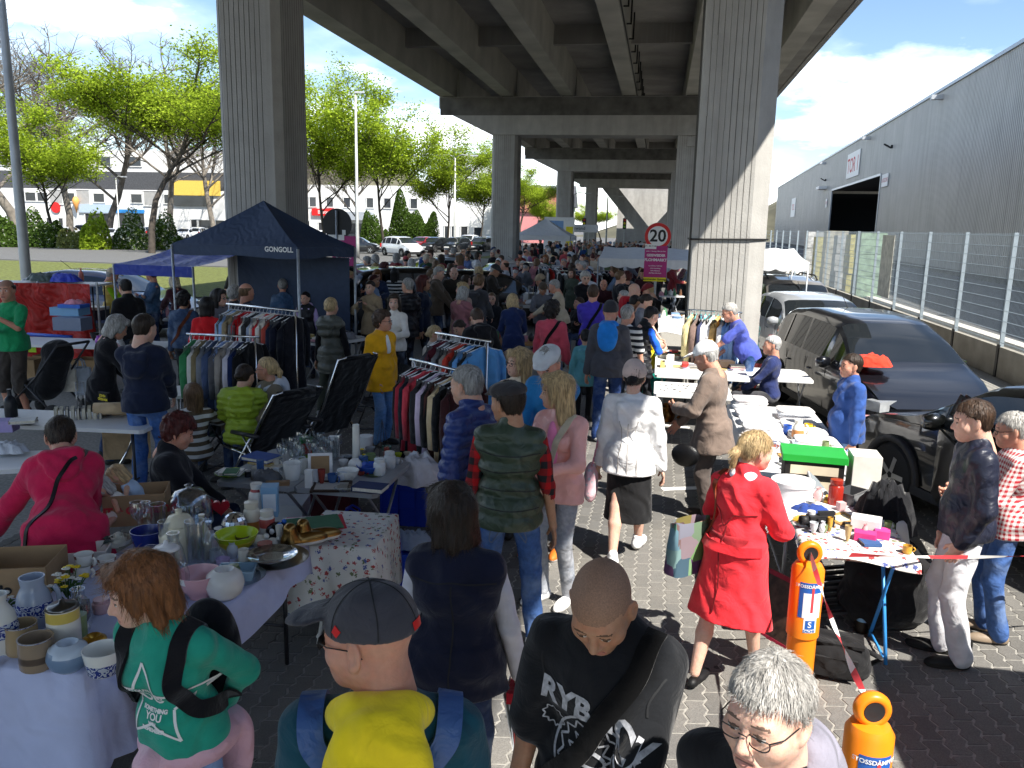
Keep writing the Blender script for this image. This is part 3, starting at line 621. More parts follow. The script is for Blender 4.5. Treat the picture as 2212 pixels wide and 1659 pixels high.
def cap_mesh(style,h=.009):
 key = ('cap',style,h)
 if key in _CH: return _CH[key]
 cr = lambda o: E_((0,-.018,.036),(.077+o,.099+o,.090+o))
 if style == 'baseball':
  P = [cr(.016),E_((0,.125,.052),(.072,.078,.010),rotx(-.20))]
  cut = lambda X,Y,Z: np.where(Y < .075,.030-.10*Y*(Y > 0)-Z,-9)
 elif style == 'flat':
  P = [E_((0,-.005,.070),(.098,.128,.056),rotx(-.08)),E_((0,.095,.050),(.070,.055,.010),rotx(-.25))]; cut = lambda X,Y,Z: np.where(Y < .09,.036-Z-.12*Y,-9)
 elif style == 'beanie':
  P = [cr(.018)]; cut = lambda X,Y,Z: .012-Z+.1*Y
 elif style == 'hood':
  P = [cr(.034),C_((0,-.06,.0),(0,-.05,-.12),.09,.10)]; cut = lambda X,Y,Z: np.where((Y > .02),.07-np.abs(X)+0*Z,-9)
 f = folds(5,.002,40,3)
 def post(F,X,Y,Z): return np.maximum(F+f(X,Y,Z),cut(X+0*Y+0*Z,Y+0*X+0*Z,Z+0*X+0*Y))
 _CH[key] = sdf_mesh(P,h,.012,post,pad=.02); return _CH[key]
def hand_mesh(curl=.5,h=.006):
 key = ('hand',round(curl,1),h)
 if key in _CH: return _CH[key]
 P = [C_((0,-.04,0),(0,.01,0),.026,.025),E_((-.002,.05,0),(.042,.052,.016)),E_((.026,.03,-.006),(.018,.026,.015))]
 for x,L,dx in ((-.031,.062,-.10),(-.011,.075,-.03),(.010,.080,.02),(.030,.072,.08)):
  p = np.array([x,.088,0]); a = curl*.5; r = .0090
  for q,seg in enumerate((.45,.32,.23)):
   d = np.array([dx,math.cos(a),-math.sin(a)]); e = p+d*L*seg; P.append(C_(p,e,r,r*.93)); p = e; r *= .93; a += curl*.75
 P += [C_((.030,.018,-.004),(.056,.052,-.014),.013,.0105),C_((.056,.052,-.014),(.058,.085,-.026-.02*curl),.0105,.0085)]
 _CH[key] = sdf_mesh(P,h,.007,pad=.01); return _CH[key]
def shoe_mesh(h=.010,kind=0):
 key = ('shoe',h,kind)
 if key in _CH: return _CH[key]
 if kind == 1: P = [E_((0,.075,.022),(.042,.115,.030)),E_((0,-.05,.028),(.034,.045,.034))]
 else: P = [E_((0,.075,.028),(.047,.120,.046)),E_((0,-.045,.035),(.039,.048,.045)),C_((0,-.03,.05),(0,-.035,.105),.044,.040)]
 if kind == 2: P += [C_((0,-.03,.08),(0,-.035,.17),.05,.05)]
 V,Q = sdf_mesh(P,h,.03,lambda F,X,Y,Z: np.maximum(F,.002-Z),pad=.01); V[:,2] = np.maximum(V[:,2],0)
 m = (V[Q].mean(1)[:,2] < (.022 if kind != 1 else .012)).astype(int); _CH[key] = (V,Q,m); return _CH[key]
def joinq(parts):
 V = []; F = []; m = []; n = 0
 for p in parts:
  V.append(p[0]); F.append(p[1]+n); n += len(p[0]); m.append(p[2] if len(p) > 2 else np.zeros(len(p[1]),int))
 return np.concatenate(V),np.concatenate(F),np.concatenate(m)
def strands(V,F,n,L,wd,seed,down=1.0,crown=(0,-.03,.135),lift=.3):
 r = np.random.default_rng(seed); c = V[F]; ctr = c.mean(1); nrm = np.cross(c[:,2]-c[:,0],c[:,3]-c[:,1]); A = np.linalg.norm(nrm,axis=1)+1e-12; nrm /= A[:,None]
 i = r.choice(len(F),n,p=A/A.sum()); u = r.uniform(size=(n,2,1)); q = c[i]; p = (q[:,0]*(1-u[:,0])+q[:,1]*u[:,0])*(1-u[:,1])+(q[:,3]*(1-u[:,0])+q[:,2]*u[:,0])*u[:,1]; N = nrm[i]
 d = p-np.asarray(crown); d /= np.linalg.norm(d,axis=1)[:,None]; d[:,2] -= down; d += r.normal(size=d.shape)*(.20 if down < .4 else .09); d -= N*(d*N).sum(1)[:,None]; d /= np.linalg.norm(d,axis=1)[:,None]+1e-9
 sd = np.cross(d,N); l = L*r.uniform(.5,1.2,(n,1)); w_ = wd*r.uniform(.6,1.3,(n,1)); a = p+N*.0005; b = p+d*l*.5+N*(.0015+lift*.006); e = p+d*l+N*(lift*.008)*r.uniform(-.5,1.5,(n,1))-np.array([0,0,.004])*down
 VV = np.stack([a-sd*w_,a+sd*w_,b+sd*w_*.9,b-sd*w_*.9,e+sd*w_*.25,e-sd*w_*.25],1).reshape(-1,3); k = np.arange(n)[:,None]*6
 return VV,np.concatenate([k+np.array([0,1,2,3]),k+np.array([3,2,4,5])])
def qobj(name,vfm,mats,parent=None,col=None):
 me = meshof(name,vfm[0],vfm[1]); mats = mats if isinstance(mats,(list,tuple)) else [mats]
 for q in mats: me.materials.append(q)
 if len(vfm) > 2 and vfm[2].any(): me.polygons.foreach_set('material_index',vfm[2].astype(np.int32))
 me.polygons.foreach_set('use_smooth',np.ones(len(vfm[1]),bool)); o = bpy.data.objects.new(name,me); COL.objects.link(o)
 if parent is not None: o.parent = parent
 if col is not None: o.color = (*([min(.84,c*1.22+.003) for c in hexc(col)] if mats[0] in (M_cloth,M_nylon,M_denim,M_plaid,M_check,M_stripe,M_print) else hexc(col)),1)
 return o
def ik(S,T,l1,l2,pole):
 d = T-S; L = np.linalg.norm(d); L2 = min(max(L,.08),(l1+l2)*.999); u = d/(L+1e-9); T = S+u*L2
 a = (l1*l1-l2*l2+L2*L2)/(2*L2); hh = math.sqrt(max(l1*l1-a*a,0)); p = np.asarray(pole,float); p = p-u*(p@u); p /= (np.linalg.norm(p)+1e-9); return S+u*a+p*hh,T
ARMS = {'down': ((.27,.05,.80),(.4,-1,0)),'front': ((.09,.33,1.08),(1,-.3,-1)),'low': ((.10,.34,.92),(.8,-.6,-.6)),'hip': ((.20,.06,1.00),(1,-1,0)),'back': ((.05,-.19,.93),(1,-.8,0)),
  'pocket': ((.165,.06,.85),(.8,-1,0)),'phone': ((.10,.30,1.30),(1,-.2,-1)),'chin': ((.06,.22,1.42),(.6,0,-1)),'reach': ((.16,.55,1.0),(.6,-.4,-1)),'cross': ((-.10,.22,1.16),(1,-.2,-.6)),'lap': ((.08,.32,.62),(1,-.3,0)),'bag': ((.30,.06,.78),(.6,-1,0)),'swing': ((.26,.22,.86),(.4,-1,0))}
SKIN = {'l': (.60,.36,.26),'p': (.66,.42,.32),'t': (.42,.23,.14),'d': (.24,.125,.075),'r': (.58,.30,.21)}
HAIRC = {'black': (.012,.010,.010),'brown': (.055,.032,.02),'dark': (.028,.018,.012),'lbrown': (.16,.095,.05),'blond': (.46,.33,.17),'grey': (.30,.29,.275),'white': (.46,.455,.44),'red': (.07,.012,.010),'auburn': (.21,.085,.03),'silver': (.40,.385,.36)}
PCOUNT = [0]
def person(pos=None,label=None,h=1.7,face=180,px=None,lean=0,side=0,hyaw=0,hpit=0,arms=('down','down'),legs='stand',w=1.0,fem=0,belly=0,top=None,bot=None,shoe='2a2a2a',sk=0,hair=None,hat=None,specs=None,skin='l',vox=None,age=0,fat=0,buzz=0,curl=.5,group=None,child=0,z0=0,seat=.47,scarf=None,head_h=None):
 PCOUNT[0] += 1; seed = PCOUNT[0]; s = h/1.75
 top = dict(dict(kind='cloth',col='333333',hem=.84,sl=1.0,off=.016,hood=0,collar=0,puff=0,wide=1.0,fold=.008),**(top or {}))
 bot = dict(dict(kind='denim',col='2b3a58',len=1.0,off=.0,t='tr'),**(bot or {}))
 hs = 1.05 if not child else 1.05+.35*child
 sit = legs == 'sit'; pz = seat+.08 if sit else .93
 P = np.array([0,0,pz]); Rt = roty(rad(side))@rotx(-rad(lean)); T = lambda x,y,z: P+Rt@np.array([x,y,z])
 neck = T(0,-.012,.505); Rh = rotz(rad(hyaw))@rotx(-rad(lean*.35+hpit)); Rh = roty(rad(side*.4))@Rh
 hc = neck+Rt@np.array([0,.01,.032])+Rh@np.array([0,.030,.120*hs]); topl = hc+Rh@np.array([0,-.02,.124])*hs
 # ---- where the person stands
 Rz = rotz(rad(face))
 if px is not None:
  q = at(px[0],px[1],topl[2]*s+z0+(.018 if hat or (hair and hair[0] != 'fringe') else 0)); off = Rz@topl*s; pos = (q[0]-off[0],q[1]-off[1])
 dist = math.hypot(pos[0],pos[1]); vx = vox or (.008 if dist < 2.8 else .010 if dist < 4.5 else .0125 if dist < 8 else .016 if dist < 14 else .021 if dist < 24 else .030)
 hh = head_h or (.0042 if dist < 2.8 else .0062 if dist < 5 else .0085 if dist < 9 else .012 if dist < 16 else .017 if dist < 26 else .024)
 # ---- limbs
 J = {}
 for i,sd in enumerate((-1,1)):
  S = T(sd*(.150 if fem else .160)*(.4+.6*w),-.005,.432); a = arms[i]; base = ARMS[a] if isinstance(a,str) else (a,(.7,-.7,-.4)); t = np.array(base[0],float); t = np.array([sd*t[0],t[1],t[2]])
  if isinstance(a,str) and sit and a not in ('lap',): t[2] -= .93-pz
  if isinstance(a,str) and lean and a in ('down','hip','back','pocket','cross'): t = P+Rt@(t-np.array([0,0,.93])) if not sit else P+Rt@(t-P)
  pole = np.array([sd*base[1][0],base[1][1],base[1][2]]); El,Wr = ik(S,t,.285,.255,pole)
  Hp = P+np.array([sd*.088,0,-.03])
  if sit: ft = np.array([sd*.13,.43,.09])
  elif legs == 'walk': ft = np.array([sd*.075,.24*sd,.085])
  elif legs == 'wide': ft = np.array([sd*.17,.03*sd,.085])
  else: ft = np.array([sd*.095,.035*sd,.085])
  Kn,An = ik(Hp,ft,.415 if not sit else .43,.415 if not sit else .43,(sd*.15,1,.1 if not sit else 1)); J[sd] = (S,El,Wr,Hp,Kn,An)
 o_ = top['off']; wd = w*top['wide']; b_ = belly
 tors = [E_(T(0,0,.33),((.138 if fem else .146)*wd+o_,.104*w+o_,.19),Rt),E_(T(0,.012+.03*b_,.10),(.134*wd+o_+.03*b_,.106*w+o_+.05*b_,.17),Rt),E_(T(0,-.012,-.0),((.160 if fem else .148)*wd+o_,.116*w+o_,.12),Rt),C_(T(-.115*w,-.005,.425),T(.115*w,-.005,.425),.058+o_),C_(T(0,-.018,.42),neck,.088+o_*.6,.060+o_*.4),C_(T(-.12*w,-.008,.43),neck,.045+o_*.7,.05),C_(T(.12*w,-.008,.43),neck,.045+o_*.7,.05)]
 if fem: tors += [E_(T(-.068,.080,.315),.062+o_*.5,Rt),E_(T(.068,.080,.315),.062+o_*.5,Rt)]
 tp = list(tors); hem = top['hem']-.93
 if sit: hem = max(hem,-.13)
 if not sit and not lean and not side: tp.append(K_(P,P[2]+hem-.02,P[2]+.10,((.168 if fem else .158)*wd+o_+max(0,-.1-hem)*.12,.128*w+o_+.03*b_+max(0,-.1-hem)*.10),(.140*wd+o_+.02*b_,.108*w+o_+.05*b_)))
 elif not sit and hem < -.2: tp.append(K_(P,P[2]+hem-.02,P[2]+.06,(.185*wd+o_-.1*hem,.15*w+o_-.1*hem),(.150*wd+o_,.115*w+o_)))
 elif lean: tp.append(C_(T(0,-.01,-.06),T(0,0,.1),.13*w+o_,.12*w+o_))
 sl = top['sl']
 for sd in (-1,1):
  S,El,Wr = J[sd][:3]; ra = .049*(.5+.5*w)+o_*.75; rb = .042*(.5+.5*w)+o_*.7
  if sl > 0:
   e1 = S+(El-S)*min(1,sl*2); tp.append(C_(S,e1,ra,rb+(ra-rb)*(1-min(1,sl*2))+(.012 if sl < .6 else 0)))
   if sl > .5: tp.append(C_(El,El+(Wr-El)*min(1,(sl-.5)*2),rb,.031+o_*.8))
 if top['hood'] == 1: tp += [C_(T(-.085,-.075,.475),T(.085,-.075,.475),.042),C_(T(-.075,-.115-o_,.43),T(.075,-.115-o_,.43),.050),E_(T(0,-.125-o_,.345),(.105,.038,.10),Rt),C_(T(-.09,-.05,.49),T(-.06,.06,.44),.030),C_(T(.09,-.05,.49),T(.06,.06,.44),.030)]
 if top['collar']: tp += [C_(neck+Rt@np.array([0,-.004,-.03]),neck+Rt@np.array([0,.004,.035]),.078,.072)]
 fo0 = folds(seed,top['fold']*1.25,17,4,.7); fo1 = folds(seed+50,.0035 if dist < 9 else 0,42,5,.8); fo = lambda X,Y,Z: fo0(X,Y,Z)+fo1(X,Y,Z); pf = top['puff']; zr = P[2]+hem; Rt_i = Rt.T
 def post(F,X,Y,Z):
  lx = Rt_i[2,0]*(X-P[0])+Rt_i[2,1]*(Y-P[1])+Rt_i[2,2]*(Z-P[2])
  F = F+fo(X,Y,Z)
  if pf: F = F-.017*np.abs(np.sin(lx*math.pi/pf))+.010
  if sl > 0:
   arm = np.full(F.shape,9.0,np.float32)
   for sd in (-1,1): arm = np.minimum(arm,np.minimum(sdist(C_(J[sd][0],J[sd][1],.02),X,Y,Z),sdist(C_(J[sd][1],J[sd][2],.02),X,Y,Z)))
   low = np.where(arm < .06,-9,hem-lx)
  else: low = hem-lx
  return np.maximum(F,low)
 tv = sdf_mesh(tp,vx,.035,post,pad=.03)
 # ---- skin
 body = []; hv,hf,hm = head_mesh(fem,age,fat,hh,buzz); body.append(((hv*hs)@Rh.T+hc,hf,hm))
 sk_p = [C_(T(0,-.015,.30),neck,.055,.050),E_(T(0,0,.25),(.11*w,.07,.18),Rt)]
 for sd in (-1,1):
  S,El,Wr,Hp,Kn,An = J[sd]; sk_p += [C_(T(0,0,.42),S,.045),C_(S,El,.044,.038),C_(El,Wr,.038,.026),C_(T(0,0,.0),Hp,.07),C_(Hp,Kn,.066,.046),C_(Kn,Kn+(An-Kn)*.35,.044 if bot['t'] == 'tr' and bot['len'] > .9 else .050,.041 if bot['t'] == 'tr' and bot['len'] > .9 else .054),C_(Kn+(An-Kn)*.35,An,.041 if bot['t'] == 'tr' and bot['len'] > .9 else .054,.034)]
 body.append(sdf_mesh(sk_p,max(vx,.011),.02,pad=.02))
 hvx = .0055 if dist < 7 else .009 if dist < 15 else .014
 for sd in (-1,1):
  El,Wr = J[sd][1:3]; d = (Wr-El)/np.linalg.norm(Wr-El); th = np.array([-sd*.25,.75,.55]); th = th-d*(th@d); th /= np.linalg.norm(th)
  v,f = hand_mesh(curl,hvx)[:2]; R = np.stack([th,d,np.cross(th,d)],1)
  # palm faces -z of the hand: keep it turned towards the body
  nrm = np.cross(th,d); v2 = v.copy(); f2 = f
  if (nrm@np.array([sd,0,0])) < 0: v2[:,2] *= -1; f2 = f[:,::-1]
  body.append((v2@R.T+Wr+d*.015,f2))
 B = joinq(body); B = (B[0]*s,B[1],B[2])
 o = qobj('person',B,[M_skin,M_lip,M_brow,M_eye,M_iris,M_stub,M_mouth],None,SKIN.get(skin,skin)); o.location = (pos[0],pos[1],z0); o.rotation_euler[2] = rad(face)
 tag(o,label,'person',group)
 KM = {'cloth': M_cloth,'nylon': M_nylon,'denim': M_denim,'leather': M_leather,'plaid': M_plaid,'check': M_check,'stripe': M_stripe,'print': M_print}
 to = qobj('jacket' if o_ > .014 else 'shirt',(tv[0]*s,tv[1]),KM[top['kind']],o,top['col'])
 # ---- extra layer: sleeves or vest of another colour
 if top.get('arm'):
  ap = []
  for sd in (-1,1):
   S,El,Wr = J[sd][:3]; e = top['arm'].get('len',1.0); ap += [C_(S,El,.056,.048+.004),C_(El,El+(Wr-El)*e,.050,.040)]
  av = sdf_mesh(ap,vx,.02,lambda F,X,Y,Z: F+folds(seed+3,.006,22)(X,Y,Z),pad=.02); qobj('sleeves',(av[0]*s,av[1]),KM[top['arm'].get('kind','cloth')],o,top['arm']['col'])
 if top.get('hoodcol'):
  hp = [C_(T(-.06,-.09,.53),T(.06,-.09,.53),.044),E_(T(0,-.135-o_,.40),(.13,.055,.17),Rt),E_(T(0,-.16-o_,.31),(.10,.035,.12),Rt),C_(T(-.095,-.05,.50),T(-.06,.07,.455),.034),C_(T(.095,-.05,.50),T(.06,.07,.455),.034)]
  hv_ = sdf_mesh(hp,vx,.05,lambda F,X,Y,Z: F+folds(seed+5,.005,20)(X,Y,Z)); qobj('hood',(hv_[0]*s,hv_[1]),M_cloth,o,top['hoodcol'])
 if scarf:
  sp = [C_(neck+Rt@np.array([-.055,-.03,-.015]),neck+Rt@np.array([.055,-.03,-.015]),.042),C_(neck+Rt@np.array([.06,.0,-.02]),neck+Rt@np.array([.02,.075,-.055]),.04),C_(neck+Rt@np.array([-.06,.0,-.02]),neck+Rt@np.array([-.02,.075,-.055]),.04),C_(T(0,.10,.42),T(.0,.135,.30),.04,.03)]
  sv = sdf_mesh(sp,vx,.02,lambda F,X,Y,Z: F+folds(seed+6,.008,40)(X,Y,Z)); qobj('scarf',(sv[0]*s,sv[1]),M_cloth,o,scarf)
 # ---- legs
 lp = []; bo = bot['off']
 if bot['t'] == 'tr':
  lp = [E_(T(0,-.012,-.0) if not sit else P,((.146 if fem else .136)*w,.104*w,.115),Rt if not sit else None),C_(P+np.array([-.05,-.025,-.02]),P+np.array([.05,-.025,-.02]),.092*w)]
  for sd in (-1,1):
   Hp,Kn,An = J[sd][3:]; L = bot['len']; wl = .6+.4*w
   lp.append(C_(Hp,Kn,.080*wl+bo*.5,.060+bo))
   if L > .5: lp.append(C_(Kn,Kn+(An-Kn)*min(1,(L-.5)*2)*1.04,.060+bo,.050+bo*1.3))
  lf = folds(seed+9,.006,26,4,1.1); lv = sdf_mesh(lp,vx,.022,lambda F,X,Y,Z: F+lf(X,Y,Z),pad=.02); nm = 'trousers'
 else:
  zl = pz-.06-bot['len']*.75; lp = [K_(P,zl,P[2]+.12,(.19*w,.17),(.145*w,.12)),E_(P,(.16*w,.125,.10))]
  lf = folds(seed+9,.010,22,4,.35); lv = sdf_mesh(lp,vx,.03,lambda F,X,Y,Z: np.maximum(F+lf(X,Y,Z),zl+.02-Z),pad=.02); nm = 'skirt'
 qobj(nm,(lv[0]*s,lv[1]),KM[bot['kind']],o,bot['col'])
 for sd in (-1,1):
  An = J[sd][5]; v,f,m = shoe_mesh(.008 if dist < 7 else .014 if dist < 15 else .02,sk); R = rotz(-sd*.18); qobj('shoe',((v@R.T+np.array([An[0],An[1]+.02,max(0,An[2]-.085)]))*s,f,m),[M_shoe,M_sole if shoe in ('f0f0f0','e8e8e8','8a8a8a','d07028') else M_soled],o,shoe)
 hx = lambda V: ((V*hs)@Rh.T+hc)*s
 if hair and hair[0] != 'none':
  v,f = hair_mesh(hair[0],max(hh,.0055),seed % 3)[:2]
  if dist < 7.5 and hair[0] not in ('afro',):
   lg = {'short': .026,'fringe': .02,'curly': .02,'bun': .04,'pony': .05,'tail': .05,'bob': .055}.get(hair[0],.075); n = int((5200 if dist < 2.8 else 2200 if dist < 5 else 900)*(1.3 if lg > .06 else 1))
   sv,sf = strands(v,f,n,lg,.0007 if dist < 2.8 else .0011 if dist < 5 else .0018,seed,.95 if lg > .06 else .25,lift=.3 if lg < .06 else .12); v,f,_ = joinq([(v,f),(sv,sf)])
  qobj('hair',(hx(v),f),M_hair,o,HAIRC.get(hair[1],hair[1]))
 if hat:
  v,f = cap_mesh(hat[0],max(hh,.006))[:2]; qobj('cap' if hat[0] != 'hood' else 'raised_hood',(hx(v),f),M_cloth,o,hat[1])
 if specs:
  b = MB(); r = .0016 if dist < 3 else .0022
  for sx in (-1,1):
   ring = [(sx*.033+.024*np.sign(math.cos(t))*abs(math.cos(t))**.6,.0985-.010*abs(math.cos(t))**2,-.003+.0135*np.sign(math.sin(t))*abs(math.sin(t))**.6) for t in np.linspace(0,2*math.pi,21)]
   b.tube(ring,r,5,cap=False); b.tube([(sx*.055,.091,.004),(sx*.074,.06,.006),(sx*.079,-.012,.006),(sx*.078,-.030,-.010)],r,5)
  b.tube([(-.010,.099,.003),(0,.102,.006),(.010,.099,.003)],r,5)
  if specs == 'sun':
   for sx in (-1,1): b.lathe([(0,0),(.023,.001),(0,.002)],14,R=rotx(rad(90)),c=(sx*.033,.098,-.002),sy=.7)
  V = np.concatenate(b.v); b.v = [hx(V)]; b.obj('glasses',M_black,o,True)
 o.update_tag(); PINFO[label] = dict(o=o,s=s,Rz=Rz,pos=pos,J=J,T=T,Rt=Rt,neck=neck,hc=hc,Rh=Rh,z0=z0,top=to,P=P,hs=hs)
 return o
PINFO = {}
def pworld(label,p):
 i = PINFO[label]; return i['Rz']@(np.asarray(p,float)*i['s'])+np.array([i['pos'][0],i['pos'][1],i['z0']])
# ================================================================ goods and furniture builders
M_ceram = mat('glazed_ceramic',rough=.22,obj=True,var=.03,spec=.5); M_plast = mat('plastic',rough=.42,obj=True,var=.04,spec=.45); M_paper = mat('printed_paper',rough=.75,obj=True,var=.08,scale=12)
M_pages = mat('book_pages',(.66,.62,.52),.9,var=.12,scale=60); M_metal = mat('metal',rough=.28,metal=1,obj=True,var=.06); M_wood = mat('wood',rough=.6,obj=True,var=.25,scale=5,bump=.1)
M_card = mat('cardboard',(.36,.235,.125),.85,var=.12,scale=6,bump=.1,bscale=40)
def glass_mat():
 M = bpy.data.materials.new('clear_glass'); M.use_nodes = True; nt = M.node_tree; nt.nodes.clear(); o = nt.nodes.new('ShaderNodeOutputMaterial')
 g = N_(nt,'ShaderNodeBsdfGlossy',{'Roughness': .03}); t = N_(nt,'ShaderNodeBsdfTransparent',{0: (.93,.95,.96,1)}); lw = N_(nt,'ShaderNodeLayerWeight',{0: .32}); m = nt.nodes.new('ShaderNodeMixShader')
 nt.links.new(fm(nt,'ADD',fm(nt,'MULTIPLY',lw.outputs['Facing'],.55),.10,True),m.inputs[0]); nt.links.new(t.outputs[0],m.inputs[1]); nt.links.new(g.outputs[0],m.inputs[2]); nt.links.new(m.outputs[0],o.inputs[0]); return M
M_glass = glass_mat(); M_tint = mat('tinted_window',(.012,.015,.018),.04,var=0,spec=.7)
M_paintb = [mat('glaze_blue',(.03,.05,.25),.22,var=.2,scale=30),mat('glaze_white',(.75,.74,.70),.22,var=.03),mat('gold_trim',(.6,.42,.12),.25,1,var=.05)]
def band(c): return mat('band_%.2f_%.2f_%.2f' % tuple(hexc(c)),c,.3,var=.05)
PROF = {
'mug': [(.0,0),(.9,0),(1,.06),(1.02,.5),(1,.97),(1.02,1),(.93,1),(.9,.5),(.85,.08),(0,.08)],
'cup': [(0,0),(.5,0),(.6,.08),(.9,.5),(1,1),(.95,1),(.84,.5),(0,.12)],
'bowl': [(0,0),(.45,0),(.48,.12),(.8,.45),(1,1),(.96,1),(.74,.5),(0,.2)],
'pot': [(0,0),(.7,0),(.78,.05),(1,1),(.95,1),(.72,.1),(0,.1)],
'vase': [(0,0),(.6,0),(.85,.2),(1,.42),(.8,.68),(.45,.85),(.55,1),(.48,1),(.36,.85),(0,.5)],
'jug': [(0,0),(.75,0),(.95,.15),(1,.4),(.85,.65),(.6,.82),(.68,1),(.6,1),(.5,.8),(0,.5)],
'sphere': [(0,0),(.5,.02),(.85,.2),(1,.5),(.88,.8),(.5,.98),(.42,.95),(0,.6)],
'plate': [(0,0),(.6,0),(.65,.3),(1,1),(.97,1),(.6,.45),(0,.4)],
'jar': [(0,0),(.9,0),(1,.06),(1,.7),(.8,.78),(.86,.80),(.86,.98),(0,1)],
'bottle': [(0,0),(.95,0),(1,.05),(1,.55),(.75,.68),(.35,.78),(.32,.95),(.38,.96),(.38,1),(0,1)],
'urn': [(0,0),(.5,0),(.6,.05),(.95,.3),(1,.55),(.7,.72),(.75,.74),(.5,.88),(.15,.92),(.18,1),(0,1.02)],
'wine': [(0,0),(.9,.01),(.85,.03),(.14,.06),(.12,.45),(.75,.62),(1,.8),(.82,1),(.78,1),(.93,.8),(.68,.64),(0,.5)],
'flute': [(0,0),(.8,.01),(.14,.05),(.13,.32),(.6,.5),(.75,1),(.7,1),(.5,.52),(0,.36)],
'tumbler': [(0,0),(.8,0),(1,1),(.93,1),(.74,.12),(0,.12)],
'bell': [(1,0),(1,.35),(.9,.6),(.6,.82),(.12,.88),(.10,.9),(.2,.95),(0,1),(0,.99),(.1,.87),(.58,.8),(.87,.58),(.97,.35),(.97,0)],
'candle': [(0,0),(1,0),(.8,1),(.55,1),(.5,.96),(0,.96)],
'tin': [(0,0),(1,0),(1,.8),(1.05,.8),(1.05,1),(0,1)],
}
_PM = {}
def lathe_me(kind,n=22,bands=None):
 key = (kind,n,str(bands))
 if key in _PM: return _PM[key]
 p = []; pr = PROF[kind]
 for i in range(len(pr)-1):
  for t in (0,.5): p.append((pr[i][0]*(1-t)+pr[i+1][0]*t,pr[i][1]*(1-t)+pr[i+1][1]*t))
 p.append(pr[-1]); b = MB(); b.lathe([(max(r,.0),z) for r,z in p],n); _PM[key] = (np.concatenate(b.v),b.f); return _PM[key]
THINGS = []
def put(o,label,cat,group=None): tag(o,label,cat,group); THINGS.append(o); return o
def lathe(kind,pos,r,h,col,label,cat=None,m=None,bands=None,handle=0,rz=0,n=22,group=None,name=None,lid=None,parent=None,tilt=None):
 V,F = lathe_me(kind,n); V = V*np.array([r,r,h]); mats = [m or M_ceram]; mi = [0]*len(F)
 if bands:
  for k,(z0,z1,c) in enumerate(bands):
   mats.append(c if not isinstance(c,(str,tuple)) else band(c)); zc = [np.mean([V[i][2] for i in f])/h for f in F]; rc = [np.mean([math.hypot(V[i][0],V[i][1]) for i in f]) for f in F]
   for i,z in enumerate(zc):
    if z0 <= z <= z1 and i < len(F)*.55: mi[i] = k+1
 me = bpy.data.meshes.new(kind); me.from_pydata(V.tolist(),[],F); me.polygons.foreach_set('material_index',mi)
 o = link(name or {'wine': 'wine_glass','flute': 'champagne_glass','tumbler': 'drinking_glass','bell': 'glass_dome','sphere': 'round_pot'}.get(kind,kind),me,mats,parent,True,pos,rz,col,50)
 if tilt: o.rotation_euler = tilt
 if handle:
  b = MB(); t = np.linspace(-1.2,1.2,9); b.tube([(r*.95+handle*math.cos(a),0,h*.5+h*.3*math.sin(a)) for a in t],min(.012,r*.16),6); b.obj('handle',mats[0],o,True,col=col)
 if lid:
  b = MB(); b.lathe([(0,h*1.18),(r*.15,h*1.17),(r*.2,h*1.1),(r*.8,h*1.06),(r*1.04,h*1.0),(r*.9,h*.99)],18); b.obj('lid',M_metal if lid == 'metal' else M_ceram,o,True,col='6a6a68' if lid == 'metal' else lid)
 if label: put(o,label,cat or kind,group)
 return o
def box(name,pos,d,col,label,cat,rz=0,m=None,group=None,lid=None,face=None,tilt=None,bev=.004):
 b = MB(); x,y,z = d; e = min(bev,min(d)*.2)
 pl = [(-x/2+e,-y/2),(x/2-e,-y/2),(x/2,-y/2+e),(x/2,y/2-e),(x/2-e,y/2),(-x/2+e,y/2),(-x/2,y/2-e),(-x/2,-y/2+e)]
 b.prism(pl,0,z); o = b.obj(name,m or M_paper,None,False,pos,rz,col)
 if tilt: o.rotation_euler = tilt
 if lid: b = MB(); b.box((0,0,z*.9),(x+.006,y+.006,z*.22)); b.obj('lid',m or M_paper,o,col=lid)
 if face: b = MB(); b.box((0,-y/2-.001,z*.5),(x*.8,.003,z*.6)); b.obj('print_panel',M_paper,o,col=face)
 return put(o,label,cat,group) if label else o
def book(pos,d,col,label,rz=0,upright=False,group=None,tilt=None):
 x,y,z = d; o = empty('book',pos,rz)
 if upright: o.rotation_euler = (rad(90),0,rz)
 if tilt: o.rotation_euler = tilt
 b = MB(); b.box((0,0,z-.002),(x,y,.004)); b.box((0,0,.002),(x,y,.004)); b.box((-x/2+.002,0,z/2),(.004,y,z-.009)); b.obj('cover',M_paper,o,col=col)
 b = MB(); b.box((.003,0,z/2),(x-.012,y-.01,z-.009)); b.obj('pages',M_pages,o); return put(o,label,'book',group)
def heap(name,pos,rx,ry,h,col,label,cat='clothes',seed=0,m=None,group=None,n=18,rough=.35,rz=0):
 g = folds(seed+41,1,2.2/max(rx,ry)*6,5); b = MB(); P = []
 for i in range(n//2+1):
  t = i/(n//2); row = []
  for j in range(n*2):
   a = 2*math.pi*j/(n*2); k = 1+.16*float(g(math.cos(a)*rx,math.sin(a)*ry,.3)); rr = min(1,t**.8); zz = h*max(0,1-t**3.2)*(1+rough*.5*float(g(rr*rx*math.cos(a)*1.4,rr*ry*math.sin(a)*1.4,0)))
   row.append((rx*rr*k*math.cos(a),ry*rr*k*math.sin(a),max(0.002,zz)))
  P.append(row)
 b.grid(np.array(P),wrap=True)
 o = b.obj(name,m or M_cloth,None,True,pos,rz,col); return put(o,label,cat,group) if label else o
